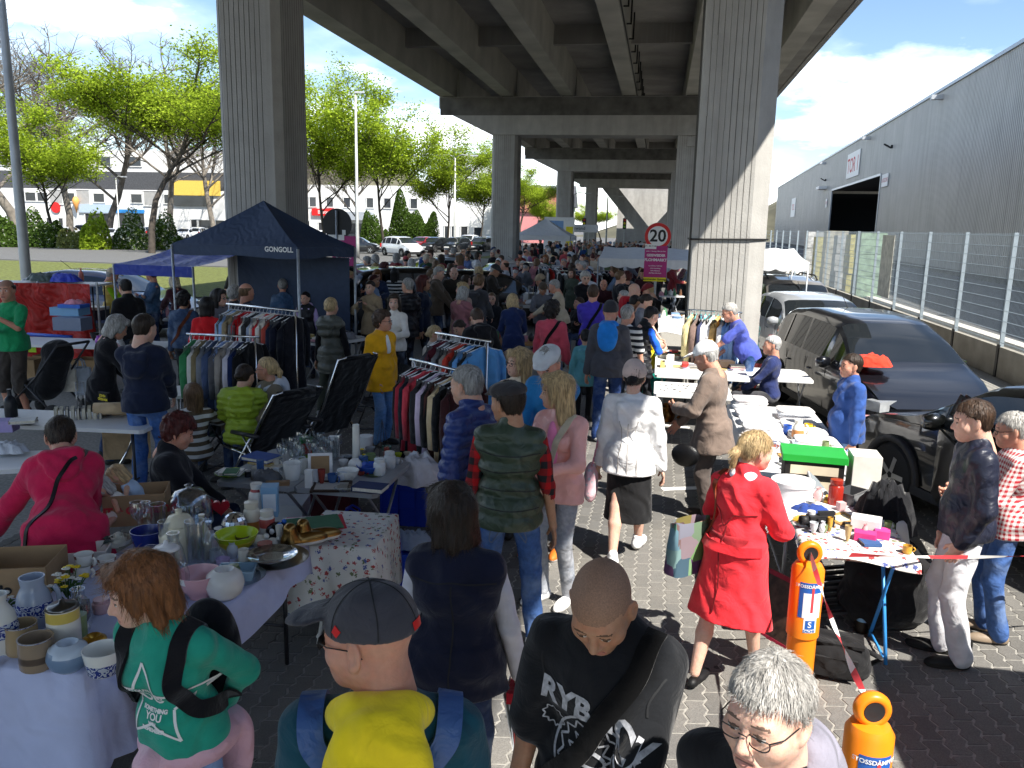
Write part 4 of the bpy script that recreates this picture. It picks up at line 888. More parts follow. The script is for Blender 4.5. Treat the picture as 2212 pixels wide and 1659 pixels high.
def folded(pos,w,d,cols,label,group=None,rz=0):
 out = []; z = 0
 for k,c in enumerate(cols):
  t = random.uniform(.018,.034); b = MB(); n = 10; P = []
  for i,(u,zz) in enumerate(((.96,0),(1,t*.3),(1,t*.7),(.95,t),(.5,t*1.02),(0.001,t*1.03))):
   P.append([(u*w/2*np.sign(math.cos(a))*abs(math.cos(a))**.35+random.uniform(-.004,.004),u*d/2*np.sign(math.sin(a))*abs(math.sin(a))**.35+random.uniform(-.004,.004),zz) for a in np.linspace(0,2*math.pi,24,endpoint=False)])
  b.grid(np.array(P),wrap=True); o = b.obj('folded_garment',M_cloth,None,True,(pos[0]+random.uniform(-.015,.015),pos[1]+random.uniform(-.015,.015),pos[2]+z),rz+random.uniform(-.08,.08),c); z += t*.98
  put(o,colname(c)+' '+label+(' lowest in pile' if k == 0 and len(cols) > 1 else ' topmost in pile' if k == len(cols)-1 and len(cols) > 1 else ' inside pile' if len(cols) > 1 else ''),'garment',group); out.append(o)
 return out
# ---- tables
M_tabg = mat('grey_plastic_top',(.33,.34,.35),.5,var=.06); M_tabw = mat('white_table_top',(.74,.74,.73),.45,var=.04); M_leg = mat('table_leg_steel',(.30,.31,.33),.4,.7); M_legd = mat('dark_leg_steel',(.05,.05,.055),.4,.6)
M_clothl = wrinkle(mat('lilac_tablecloth',(.50,.54,.74),.85,var=.04,spec=.2),5,.35,.03,120); M_clothw = wrinkle(mat('white_tablecloth',(.76,.76,.76),.85,var=.03,spec=.2),5,.3,.03)
def table(label,p0,p1,wid,z=.74,top=M_tabg,leg=M_leg,style='x',cloth=None,drop=.0,thick=.035,group=None,name='market_table'):
 """p0, p1: the near edge from left to right; wid: depth away from it"""
 p0 = np.array(p0[:2],float); p1 = np.array(p1[:2],float); L = np.linalg.norm(p1-p0); a = math.atan2(*(p1-p0)[::-1]); t = empty(name,(*p0,0),a)
 b = MB(); e = .03; b.prism([(e,0),(L-e,0),(L,e),(L,wid-e),(L-e,wid),(e,wid),(0,wid-e),(0,e)],z-thick,z); b.obj('table_top',top,t)
 for x in ((.14,L-.14) if style == 'h' else (.10,L-.10)):
  if style == 'x':
   for sx,y0,y1 in ((0,.08,wid-.1),(.012,wid-.1,.08)):
    q = MB(); q.tube([(x+sx,y0,z-thick),(x+sx,y1,0)],.012,6); q.obj('leg',leg,t,True)
   q = MB(); q.tube([(x-.0,.1,.04),(x,wid-.1,.04)],.01,6); q.obj('foot_bar',leg,t,True)
  else:
   for y in (.08,wid-.08): q = MB(); q.tube([(x,y,z-thick),(x,y,0)],.014,8); q.obj('leg',leg,t,True)
   q = MB(); q.tube([(x,.08,.25),(x,wid-.08,.25)],.009,6); q.obj('cross_bar',leg,t,True)
 if cloth is not None:
  n = 46; P = []; g = folds(int(L*1000) % 97,1,9,4)
  per = [(x,0) for x in np.linspace(0,L,26)]+[(L,y) for y in np.linspace(0,wid,12)[1:]]+[(x,wid) for x in np.linspace(L,0,26)[1:]]+[(0,y) for y in np.linspace(wid,0,12)[1:-1]]
  c = np.array([L/2,wid/2]); rows = []
  for s,zz,o_ in ((.0,z+.004,0),(.9,z+.0045,0),(.995,z+.004,0),(1.0,z-.006,.008),(1.0,z-drop*.35,.014),(1.0,z-drop*.7,.018),(1.0,z-drop,.022)):
   row = []
   for k,(x,y) in enumerate(per):
    q = c+(np.array([x,y])-c)*s; nn = np.array([(-1 if x < 1e-6 else 1 if x > L-1e-6 else 0),(-1 if y < 1e-6 else 1 if y > wid-1e-6 else 0)],float)
    w_ = .5+.5*math.sin((x+y)*17+2*math.sin((x-y)*5)); dz = (z-zz)
    row.append((*(q+nn*(o_+dz*.13*w_)),zz+(0 if dz < drop*.9 else .03*math.sin(x*7+y*5))))
   rows.append(row)
  b = MB(); b.grid(np.array(rows),wrap=True); b.obj('tablecloth',cloth,t,True)
 put(t,label,'table',group); return t
# ---- clothes rack
def garment_me(kind,seed):
 key = ('g',kind,seed)
 if key in _PM: return _PM[key]
 L = {'shirt': .72,'coat': 1.0,'dress': 1.05,'trousers': .95}[kind]; b = MB(); P = []; r = np.random.default_rng(seed); ph = r.uniform(0,6,4)
 zs = [0,-.02,-.05,-.10,-.2,-.35,-.55,-.8,-1.0]
 for t in zs:
  z = t*L if t < -.1 else t; hw = {0: .05,-.02: .10,-.05: .17,-.10: .20}.get(t,.195+(.03 if kind == 'dress' else .01)*(-t)); th = .012 if t > -.03 else .028+.012*(-t)
  if kind == 'trousers': hw = .10 if t < -.05 else .11
  P.append([(hw*math.cos(a)+.008*math.sin(3*a+ph[0]+6*t),th*math.sin(a)*(1+.5*math.sin(5*a+ph[1]))+.012*math.sin(9*math.cos(a)+ph[2]+t*2),z) for a in np.linspace(0,2*math.pi,24,endpoint=False)])
 b.grid(np.array(P)[::-1],wrap=True)
 if kind != 'trousers':
  for s in (-1,1): b.tube([(s*.17,0,-.05),(s*.225,.005,-.16),(s*.235,.015,-.36),(s*.225,.02,-.60)],[.045,.05,.045,.034],8,flat=.6)
 me = b.mesh('garment'); me.polygons.foreach_set('use_smooth',[True]*len(me.polygons)); _PM[key] = me; return me
M_chrome = mat('chrome',(.7,.71,.72),.2,1,var=.03)
_hang = None
def rack(label,A,B,z,cols,place,kinds=('shirt','coat'),hcol='dddddd',base=True,zdrop=0,rng=None):
 global _hang
 A = np.array([A[0],A[1],z]); B = np.array([B[0],B[1],z]); d = (B-A)/np.linalg.norm(B-A); n = np.array([-d[1],d[0],0]); t = empty('clothes_rack',(A[0],A[1],0)); O = np.array([A[0],A[1],0])
 q = MB(); q.tube([A-O-d*.05,B-O+d*.05],.013,8); q.obj('rail',M_chrome,t,True)
 for e in (A,B):
  q = MB(); q.tube([e-O,(e-O)*np.array([1,1,0])+np.array([0,0,.08])],.014,8); q.obj('upright',M_chrome,t,True)
  q = MB(); f = (e-O)*np.array([1,1,0]); q.tube([f-n*.24+(0,0,.06),f+n*.24+(0,0,.06)],.014,8); q.obj('foot',M_leg,t,True)
  for s in (-1,1): q = MB(); q.lathe([(0,-.012),(.03,-.012),(.03,.012),(0,.012)],12,c=f+n*.23*s+np.array([0,0,.031]),R=rotx(rad(90))); q.obj('castor',M_black,t,True)
 put(t,label,'clothes rack'); L = np.linalg.norm(B-A)
 if _hang is None:
  b = MB(); b.tube([(0,0,.005),(.012,0,-.012),(0,0,-.035),(0,0,-.05)],.0025,5); b.tube([(0,0,-.05),(-.2,0,-.105)],.006,6); b.tube([(0,0,-.05),(.2,0,-.105)],.006,6); _hang = b.mesh('hanger')
 for i,c in enumerate(cols):
  k = kinds[i % len(kinds)]; kd = c[1] if isinstance(c,tuple) and isinstance(c[1],str) else k; cc = c[0] if isinstance(c,tuple) and isinstance(c[1],str) else c
  p = A+d*(L*(i+.5)/len(cols)); a = math.atan2(n[1],n[0])+random.uniform(-.22,.22)
  o = link('garment',garment_me(kd,i % 4),None,None,True,(p[0],p[1],z-.06),a,cc)
  if not o.data.materials: o.data.materials.append(M_cloth)
  hg = link('hanger',_hang,M_plast,o,False,(0,0,.055),0,hcol)
  put(o,colname(cc)+' '+{'shirt': 'top','coat': 'coat','dress': 'long garment','trousers': 'trousers'}[kd]+' hanging on '+place,'garment','clothes hanging on '+place)
 return t
CN = [('black',(.01,.01,.01)),('charcoal',(.05,.05,.05)),('grey',(.22,.22,.22)),('white',(.75,.75,.75)),('cream',(.62,.55,.42)),('red',(.5,.03,.03)),('dark red',(.15,.02,.02)),('pink',(.65,.3,.33)),('blue',(.08,.17,.5)),('navy',(.015,.02,.07)),('light blue',(.3,.48,.75)),('green',(.05,.3,.08)),('olive',(.12,.12,.04)),('yellow',(.7,.55,.05)),('orange',(.75,.22,.03)),('brown',(.12,.06,.03)),('beige',(.42,.33,.22)),('teal',(.04,.3,.3)),('purple',(.2,.06,.4)),('lilac',(.5,.42,.65))]
def colname(c):
 c = hexc(c); l = np.array(c)**.45; return min(CN,key=lambda q: np.sum((np.array(q[1])**.45-l)**2))[0]
# ---- seats
def tubechain(t,name,m,*chains,r=.012):
 for c in chains: q = MB(); q.tube(c,r,7); q.obj(name,m,t,True)
def camp_chair(label,pos,rz,col,h=.85):
 t = empty('camp_chair',(*pos[:2],0),rz)
 for s in (-1,1): tubechain(t,'frame_tube',M_legd,[(s*.27,.24,0),(s*.27,-.22,h)],[(s*.27,-.24,0),(s*.27,.24,.6)],r=.011)
 tubechain(t,'frame_tube',M_legd,[(-.27,.24,.02),(.27,-.24,.02)],[(.27,.24,.02),(-.27,-.24,.02)],r=.009)
 q = MB(); q.grid(np.array([[(x,y,.42-.06*math.sin(math.pi*(x+.26)/.52)) for x in np.linspace(-.26,.26,8)] for y in np.linspace(-.2,.26,6)])); q.obj('seat',M_cloth,t,True,col=col)
 q = MB(); q.grid(np.array([[(x,-.12-.22*(z-.4)/(h-.4)*.6-.05*math.cos(math.pi*x/.54),z) for x in np.linspace(-.27,.27,8)] for z in np.linspace(.40,h,6)])); q.obj('backrest',M_cloth,t,True,col=col)
 return put(t,label,'chair')
def recliner(label,pos,rz,tall=1.25,col='111114'):
 t = empty('recliner_chair',(*pos[:2],0),rz)
 for s in (-1,1): tubechain(t,'frame_tube',M_chrome,[(s*.28,.05,.40),(s*.28,-.18,.75),(s*.28,-.42,tall-.02),(s*.2,-.45,tall)],[(s*.28,.42,0),(s*.28,-.02,.58)],[(s*.28,-.45,0),(s*.28,.10,.58)],[(s*.28,.05,.40),(s*.28,.45,.42)],r=.014); tubechain(t,'armrest',M_legd,[(s*.30,-.18,.62),(s*.30,.25,.60)],r=.022)
 tubechain(t,'cross_tube',M_chrome,[(-.28,-.45,.02),(.28,-.45,.02)],[(-.28,.42,.02),(.28,.42,.02)],r=.013)
 q = MB(); q.grid(np.array([[(x,.06-.50*(z-.42)/(tall-.42),z) for x in np.linspace(-.26,.26,5)] for z in np.linspace(.42,tall-.02,10)])); q.grid(np.array([[(x,.03-.50*(z-.42)/(tall-.42),z-.02) for x in np.linspace(-.26,.26,5)] for z in np.linspace(.42,tall-.02,10)])[::-1]); q.obj('backrest',M_cloth,t,True,col=col)
 q = MB(); q.box((0,.25,.42),(.52,.42,.03)); q.obj('seat',M_cloth,t,col=col); q = MB(); q.tube([(-.2,-.38,tall-.06),(.2,-.38,tall-.06)],.055,10); q.obj('headrest',M_cloth,t,True,col=col); return put(t,label,'chair')
def fold_chair(label,pos,rz,col):
 t = empty('folding_chair',(*pos[:2],0),rz); m = M_wood
 for s in (-1,1):
  for a,b_ in (((s*.2,.24,0),(s*.2,-.20,.82)),((s*.175,-.22,0),(s*.175,.18,.45))):
   q = MB(); q.tube([a,b_],.017,4,flat=.6); q.obj('leg',m,t,col=col)
 for k in range(5): q = MB(); q.box((0,-.14+k*.082,.455),(.40,.068,.016)); q.obj('seat_slat',m,t,col=col)
 for z in (.66,.77): q = MB(); q.box((0,-.115-(z-.6)*.4,z),(.40,.018,.075)); q.obj('back_slat',m,t,col=col)
 return put(t,label,'chair')
def crate(label,pos,d,rz,col,group=None,ribs=4,name='plastic_crate'):
 x,y,z = d; t = empty(name,pos,rz); b = MB(); th = .012
 for c,dd in (((0,-y/2,z/2),(x,th,z)),((0,y/2,z/2),(x,th,z)),((-x/2,0,z/2),(th,y-th,z)),((x/2,0,z/2),(th,y-th,z)),((0,0,th/2),(x-th,y-th,th))): q = MB(); q.box(c,dd); q.obj('side_panel' if dd[2] == z else 'bottom_panel',M_plast,t,col=col)
 q = MB()
 for k in range(ribs+1):
  u = -x/2+x*k/ribs; q.box((u,-y/2-.010,z/2),(.012,.010,z*.98)); v = -y/2+y*k/ribs; q.box((x/2+.010,v,z/2),(.010,.012,z*.98))
 for zz in (.33,.66): q.box((0,-y/2-.0095,z*zz),(x,.008,.010)); q.box((x/2+.0095,0,z*zz),(.008,y,.010))
 q.obj('rib_grid',M_plast,t,col=col)['kind'] = 'stuff'
 q = MB(); q.box((0,-y/2-.012,z-.012),(x+.03,.022,.022)); q.box((0,y/2+.012,z-.012),(x+.03,.022,.022)); q.box((-x/2-.012,0,z-.012),(.022,y,.022)); q.box((x/2+.012,0,z-.012),(.022,y,.022)); q.obj('rim',M_plast,t,col=col)
 return put(t,label,'crate',group)
def carton(label,pos,d,rz,text=None,flaps=True,group=None,tcol=None):
 x,y,z = d; t = empty('cardboard_box',pos,rz); th = .006
 for c,dd in (((0,-y/2,z/2),(x,th,z)),((0,y/2,z/2),(x,th,z)),((-x/2,0,z/2),(th,y-th,z)),((x/2,0,z/2),(th,y-th,z)),((0,0,z*.45),(x-th,y-th,th))): q = MB(); q.box(c,dd); q.obj('box_wall',M_card,t)
 if text:
  sign_text('lettering',text,z*.32,tcol or M_black,t,(0,-y/2-th,z*.5),np.array([[1,0,0],[0,0,-1],[0,1,0]],float),.004)
 return put(t,label,'box',group)
def bag(label,pos,d,col,rz=0,m=None,text=None,cat='bag',handles=True,name='shopping_bag'):
 x,y,z = d; b = MB(); P = []
 for k,zz in enumerate(np.linspace(0,1,7)):
  sx = 1-.08*zz; sy = 1-.45*zz**1.5; P.append([(sx*x/2*np.sign(math.cos(a))*abs(math.cos(a))**.4+random.uniform(-.006,.006),sy*y/2*np.sign(math.sin(a))*abs(math.sin(a))**.4+random.uniform(-.006,.006),zz*z+.01*math.sin(3*a+zz*3)*zz) for a in np.linspace(0,2*math.pi,24,endpoint=False)])
 b.grid(np.array(P),wrap=True); b.f.append(list(range(23,-1,-1))); b.m.append(0); o = b.obj(name,m or M_nylon,None,True,pos,rz,col,60)
 if handles:
  for s in (-1,1): q = MB(); q.tube([(-x*.2,s*y*.25,z*.98),(-x*.14,s*y*.2,z*1.25),(0,s*y*.18,z*1.32),(x*.14,s*y*.2,z*1.25),(x*.2,s*y*.25,z*.98)],.009,6); q.obj('handle',m or M_nylon,o,True,col=col)
 if text: sign_text('lettering',text,z*.26,M_white,o,(0,-y/2-.012,z*.55),np.array([[1,0,0],[0,-.22,-1],[0,1,-.22]],float),.003)
 return put(o,label,cat)
# ---- cars
M_car = mat('car_paint',rough=.28,obj=True,var=.02,coat=1.0,spec=.5,metal=.25); M_tyre = mat('tyre_rubber',(.018,.018,.018),.85); M_rim = mat('alloy_rim',(.42,.43,.44),.3,.9); M_trimb = mat('black_trim',(.02,.02,.022),.55); M_tail = mat('tail_lamp_red',(.42,.012,.012),.15,coat=.8); M_head = mat('head_lamp',(.6,.63,.66),.08,.5); M_plate = mat('number_plate',(.78,.78,.76),.4,var=0)
CARS = {  # length, width, height, then stations x (0 rear .. 1 front): bottom, belt, roof ; greenhouse from..to, screens
'mpv': (4.3,1.78,1.63,[0,.02,.06,.12,.30,.50,.60,.70,.80,.90,.97,1.0],[.36,.28,.24,.22,.2,.2,.2,.2,.2,.22,.26,.34],[.80,.92,.98,1.0,1.0,.99,.98,.97,.93,.84,.72,.60],[.82,.95,1.30,1.55,1.63,1.62,1.58,1.38,1.05,.90,.76,.61]),
'hatch': (4.0,1.72,1.47,[0,.02,.07,.16,.32,.50,.60,.68,.76,.88,.96,1.0],[.36,.28,.22,.2,.18,.18,.18,.18,.18,.2,.24,.34],[.78,.90,.93,.95,.95,.93,.92,.91,.88,.82,.72,.58],[.80,.93,1.16,1.38,1.47,1.45,1.38,1.18,.97,.87,.75,.59]),
'wagon': (4.5,1.78,1.50,[0,.02,.06,.12,.32,.50,.60,.68,.76,.88,.96,1.0],[.36,.28,.22,.2,.18,.18,.18,.18,.18,.2,.24,.34],[.80,.90,.93,.94,.94,.93,.92,.91,.88,.82,.72,.58],[.82,.94,1.22,1.42,1.50,1.47,1.40,1.18,.97,.87,.75,.59]),
}
def car_loft(kind):
 if ('car',kind) in _PM: return _PM[('car',kind)]
 L,Wd,Hh,xs,zb,zl,zr = CARS[kind]; f = np.linspace(0,1,67); I = lambda a: np.interp(f,xs,a); sm = lambda a: np.convolve(np.pad(a,2,'edge'),[.1,.2,.4,.2,.1],'valid')
 zb,zl,zr = sm(I(zb)),sm(I(zl)),sm(I(zr)); wp = np.interp(f,[0,.03,.12,.3,.7,.88,.97,1],[.72,.88,.97,1,1,.95,.84,.62])*Wd/2; rows = []
 for i,t in enumerate(f):
  w = wp[i]; gh = max(zr[i]-zl[i],.012); tw = w*(1-.24*min(1,gh/.55)); b,l,r = zb[i],zl[i],zr[i]
  rows.append([(0,b),(w*.84,b),(w*.985,b+.10),(w,b+(l-b)*.45),(w*.99,b+(l-b)*.8),(w*.965,l),(w*.955,l+gh*.05),(tw+(w*.955-tw)*.12,l+gh*.80),(tw*.96,l+gh*.90),(tw*.84,l+gh*.975),(tw*.45,r),(0,r+.004)])
 x = (f-.5)*L; n = len(rows[0]); ring = [[(px,x[i],pz) for px,pz in row]+[(-px,x[i],pz) for px,pz in row[-2:0:-1]] for i,row in enumerate(rows)]; P = np.array(ring); m = P.shape[1]
 gh = zr-zl; side = []; scr = []; body = []
 # glass ranges along the length
 rng = {'mpv': ((.075,.20),(.215,.395),(.41,.60),(.63,.73)),'hatch': ((.12,.24),(.255,.43),(.445,.64)),'wagon': ((.08,.21),(.225,.41),(.425,.63))}[kind]
 ws = {'mpv': (.62,.795),'hatch': (.585,.745),'wagon': (.585,.745)}[kind]; rw = {'mpv': (.03,.10),'hatch': (.03,.125),'wagon': (.03,.10)}[kind]
 for i in range(len(f)-1):
  t = (f[i]+f[i+1])/2
  for j in range(m):
   fc = (i*m+j,(i+1)*m+j,(i+1)*m+(j+1) % m,i*m+(j+1) % m); jj = j if j < 11 else m-1-j
   if jj == 6 and any(a < t < b for a,b in rng) and gh[i] > .16: side.append(fc)
   elif jj in (8,9,10) and (ws[0] < t < ws[1] or rw[0] < t < rw[1]): scr.append((fc,ws[0] < t < ws[1]))
   else: body.append(fc)
 V = P.reshape(-1,3); body += [tuple(range(m-1,-1,-1))[::-1],tuple((len(f)-1)*m+k for k in range(m))[::-1]]
 def sub(F,name,out=0):
  ids = sorted({i for q in F for i in q}); mp = {v: k for k,v in enumerate(ids)}; me = bpy.data.meshes.new(name); me.from_pydata(V[ids].tolist(),[],[[mp[i] for i in q] for q in F]); return me
 def zone(F,lo,hi,sx): return [q for q in F if lo < V[q[0]][1] < hi and (sx == 0 or V[q[0]][0]*sx > 0)]
 res = {'L': L,'W': Wd,'H': Hh,'body': sub(body,'body'),'side': [sub(z,'side_window') for a,b in rng for sx in (-1,1) for z in [[q for q in side if a-.001 < (V[q[0]][1]/L+.5) < b+.001 and V[q[0]][0]*sx > 0]] if z],'ws': sub([q for q,w in scr if w],'windscreen'),'rw': sub([q for q,w in scr if not w],'rear_window'),'zl': np.interp,'f': f,'zb': zb,'zlv': zl,'wp': wp,'rng': rng}
 _PM[('car',kind)] = res; return res
_wheel = {}
def wheel_parts():
 if not _wheel:
  b = MB(); b.lathe([(.20,-.095),(.29,-.10),(.315,-.075),(.32,0),(.315,.075),(.29,.10),(.20,.095)],28,R=roty(rad(90))); _wheel['tyre'] = b.mesh('tyre'); _wheel['tyre'].materials.append(M_tyre)
  b = MB(); b.lathe([(.205,.06),(.2,.085),(.17,.075),(.03,.08),(0,.085)],20,R=roty(rad(90)));
  for k in range(5): a = k*2*math.pi/5; b.box((.088,.11*math.cos(a),.11*math.sin(a)),(.016,.16,.05),rotx(a))
  _wheel['rim'] = b.mesh('rim'); _wheel['rim'].materials.append(M_rim)
  for k in _wheel.values(): k.polygons.foreach_set('use_smooth',[True]*len(k.polygons)); k.set_sharp_from_angle(angle=rad(40))
 return _wheel
def car(label,kind,pos,rz,col,detail=2,group=None,roof=None):
 """forward is local +y"""
 c = car_loft(kind); L,Wd,Hh = c['L'],c['W'],c['H']; t = empty('parked_car',(*pos[:2],pos[2] if len(pos) > 2 else 0),rz)
 bo = link('body',c['body'],M_car,t,True,col=col,ang=38)
 for me in c['side']: link('side_window',me,M_tint,t,True)
 link('windscreen',c['ws'],M_tint,t,True); link('rear_window',c['rw'],M_tint,t,True)
 wp = wheel_parts()
 for sy in (-.31,.305):
  for sx in (-1,1):
   w = empty('wheel',(sx*(Wd/2-.085),sy*L,.32)); w.parent = t; w.rotation_euler[2] = 0 if sx > 0 else math.pi
   link('tyre',wp['tyre'],None,w); link('rim',wp['rim'],None,w)
   if 'arch' not in _wheel:
    q = MB(); a = np.linspace(0,math.pi,15); q.grid(np.array([[(x_,r_*math.cos(u),r_*math.sin(u)) for u in a] for x_,r_ in ((.05,.40),(.105,.40),(.105,.335),(.0,.335))])); _wheel['arch'] = q.mesh('wheel_arch'); _wheel['arch'].materials.append(M_trimb)
   link('wheel_arch',_wheel['arch'],None,w,True)
 if detail > 0:
  for sx in (-1,1):
   q = MB(); q.box((sx*(Wd/2-.20),L/2-.14,.66),(.30,.22,.13),rotz(sx*.45)); q.obj('headlight',M_head,t); q = MB(); q.box((sx*(Wd/2-.17),-L/2+.075,.86),(.20,.16,.30),rotz(-sx*.35)); q.obj('tail_light',M_tail,t)
  for sy in (-1,1): q = MB(); q.box((0,sy*(L/2+.004),.52 if sy > 0 else .60),(.52,.02,.11)); q.obj('number_plate',M_plate,t)
  q = MB(); q.box((0,L/2-.02,.36),(1.2,.06,.14)); q.obj('grille',M_trimb,t)
  q = MB(); q.box((0,-L/2+.0,.42),(1.35,.06,.10)); q.obj('rear_bumper_trim',M_trimb,t)
 if detail > 1:
  for sx in (-1,1):
   b = MB(); b.lathe([(0,-.11),(.06,-.10),(.085,0),(.06,.09),(0,.10)],12,R=roty(rad(90)),sy=.75,c=(sx*(Wd/2+.08),L*.17,1.0)); b.obj('wing_mirror',M_car,t,True,col=col)
   for y in (.0,-.2): q = MB(); q.tube([(sx*(Wd/2+.004),L*y-.06,.80),(sx*(Wd/2+.018),L*y,.80),(sx*(Wd/2+.004),L*y+.08,.80)],.012,6); q.obj('door_handle',M_car,t,True,col=col)
   for y in (.145,-.035,-.225):
    q = MB(); q.box((sx*(Wd/2*.985+.0045),L*y,.64),(.006,.010,.62)); q.obj('door_gap',M_trimb,t)
   q = MB(); q.box((sx*(Wd/2*.99+.002),0,.27),(.02,L*.5,.09)); q.obj('sill',M_trimb,t)
   if roof: q = MB(); q.tube([(sx*.56,-L*.30,Hh-.05),(sx*.57,-L*.24,Hh+.035),(sx*.57,L*.05,Hh+.03),(sx*.56,L*.11,Hh-.05)],.018,6); q.obj('roof_rail',M_trimb,t,True)
  q = MB(); q.tube([(0,-L*.2,Hh-.01),(0,-L*.26,Hh+.18)],.006,5); q.obj('aerial',M_trimb,t)
  for sx in (-.35,.25): q = MB(); q.tube([(sx,L*.255,1.0),(sx+.45,L*.235,1.03)],.009,5); q.obj('wiper',M_trimb,t)
 return put(t,label,'car',group)
# ================================================================ trees
def leaf_mat(name,c):
 M = bpy.data.materials.new(name); M.use_nodes = True; nt = M.node_tree; nt.nodes.clear(); o = nt.nodes.new('ShaderNodeOutputMaterial'); ge = nt.nodes.new('ShaderNodeNewGeometry')
 m = N_(nt,'ShaderNodeMapRange',{0: ge.outputs['Random Per Island'],3: .6,4: 1.4}); r = nt.nodes.new('ShaderNodeRGB'); r.outputs[0].default_value = (*c,1)
 v = N_(nt,'ShaderNodeVectorMath',{0: r.outputs[0],'Scale': m.outputs[0]},operation='SCALE'); d = N_(nt,'ShaderNodeBsdfDiffuse',{0: v.outputs[0]}); t = N_(nt,'ShaderNodeBsdfTranslucent',{0: v.outputs[0]}); x = N_(nt,'ShaderNodeMixShader',{0: .45})
 nt.links.new(d.outputs[0],x.inputs[1]); nt.links.new(t.outputs[0],x.inputs[2]); nt.links.new(x.outputs[0],o.inputs[0]); return M
M_leaf = leaf_mat('spring_leaf',(.30,.40,.035)); M_leaf2 = leaf_mat('hedge_leaf',(.075,.13,.025)); M_leafy = leaf_mat('young_leaf',(.26,.28,.09)); M_blossom = leaf_mat('blossom',(.6,.62,.5))
M_bark = mat('bark',(.055,.045,.036),.9,var=.35,scale=4,bump=.5,bscale=18); M_barkp = mat('pale_bark',(.16,.14,.115),.9,var=.4,scale=3,bump=.4,bscale=14); M_twig = mat('twig',(.13,.105,.085),.9,var=.2)
def tree_mesh(seed,leafy=True,H=15,spread=.55,levels=4,nl=7000,trunk=.30):
 r = random.Random(seed); b = MB(); tips = []; wood = MB(); twig = MB()
 def grow(p,d,L,rad_,lv):
  pts = [p]; n = 4; q = p
  for k in range(n):
   d = d+np.array([r.gauss(0,.10),r.gauss(0,.10),r.gauss(.03 if lv else 0,.06)]); d /= np.linalg.norm(d); q = q+d*L/n; pts.append(q)
  (wood if lv < 3 else twig).tube(pts,np.linspace(rad_,rad_*.62,n+1),7 if lv < 2 else 4 if lv < 3 else 3,cap=False)
  if lv >= 2: tips.extend(pts[1:])
  if lv < levels:
   m = {0: 7,1: 5,2: 4,3: 4}.get(lv,3)
   for k in range(m):
    t = r.uniform(.35 if lv else .42,1.0); i = min(n-1,int(t*n)); pp = pts[i]+(pts[i+1]-pts[i])*(t*n-i); a = r.uniform(0,6.28)+k*2.4; up = r.uniform(.25,.9) if lv == 0 else r.uniform(-.05,.6)
    nd = np.array([math.cos(a),math.sin(a),up])*(1 if lv == 0 else .8)+d*.55; nd /= np.linalg.norm(nd); grow(pp,nd,L*(.62 if lv == 0 else .58)*r.uniform(.75,1.15),rad_*(.42 if lv == 0 else .5),lv+1)
   if lv < levels-1: grow(q,d,L*.6,rad_*.6,lv+1)
 grow(np.zeros(3),np.array([0,0,1.0]),H*.50,trunk,0)
 T = np.array(tips); sc = H/T[:,2].max(); out = {}
 for k,m in (('wood',wood),('twig',twig)):
  V = np.concatenate(m.v); V[:,2] *= sc; V[:,:2] *= spread/.55; m.v = [V]; out[k] = m.mesh(k)
 T[:,2] *= sc; T[:,:2] *= spread/.55
 if leafy:
  R_ = np.random.default_rng(seed); i = R_.integers(0,len(T),nl//6); c = T[i]+R_.normal(0,.22,(len(i),3)); c = np.repeat(c,6,0)+R_.normal(0,1,(len(i)*6,3))*np.array([.42,.42,.13]); n = len(c)
  s = R_.uniform(.05,.12,n)[:,None]; a = R_.normal(0,1,(n,3)); a[:,2] *= .35; a /= np.linalg.norm(a,axis=1)[:,None]; u = np.cross(a,R_.normal(0,1,(n,3))); u[:,2] *= .5; u /= np.linalg.norm(u,axis=1)[:,None]
  V = np.stack([c-a*s,c+u*s*.8,c+a*s,c-u*s*.8],1).reshape(-1,3); out['leaf'] = meshof('leaves',V,np.arange(n*4).reshape(-1,4))
 return out
TM = [tree_mesh(3,True,15,.80,4,52000,.17),tree_mesh(8,True,15,.50,4,30000,.15),tree_mesh(21,True,15,.46,4,32000,.15)]
TB = [tree_mesh(5,False,15,.6,5,0,.25),tree_mesh(14,False,15,.55,5,0,.24)]
def tree(label,px,depth,topy,kind,leafm=None,bark=None,rz=None,wide=1.0,group=None):
 q = aty(px,500,depth); zt = aty(px,topy,depth)[2]; t = empty('maple_tree' if kind in TM else 'bare_tree',(q[0],q[1],0),random.uniform(0,6) if rz is None else rz); t.scale = (zt/15*wide,zt/15*wide,zt/15)
 tr = link('trunk',kind['wood'],bark or M_bark,t,True); tr2 = link('twigs',kind['twig'],bark or M_bark,t,True); tr2['kind'] = 'stuff'
 if 'leaf' in kind: l = link('crown',kind['leaf'],leafm or M_leaf,t); l['kind'] = 'stuff'
 tag(t,label,'tree',group); return t
tree('large bright green spring tree beside the left column',325,58,45,TM[0],rz=.4)
tree('smaller bright green tree left of the large one',120,66,190,TM[2],rz=2.1,wide=1.3); tree('bright green tree just right of the left column',705,74,130,TM[1],rz=1.2)
tree('tall lime green tree in the middle of the street gap',832,72,135,TM[2],rz=2.5)
tree('slender pale green tree beside the second left column',965,84,255,TM[1],rz=4)
tree('small green tree touching the second left column',1035,92,300,TM[2],rz=5.1)
tree('small green tree far behind between second and third column',1125,105,350,TM[0],rz=.9)
tree('lime green tree below the far end of the viaduct',1300,150,442,TM[0],rz=2.2,wide=1.4)
tree('second lime green tree far behind the third column',1170,130,400,TM[2],rz=3.1)
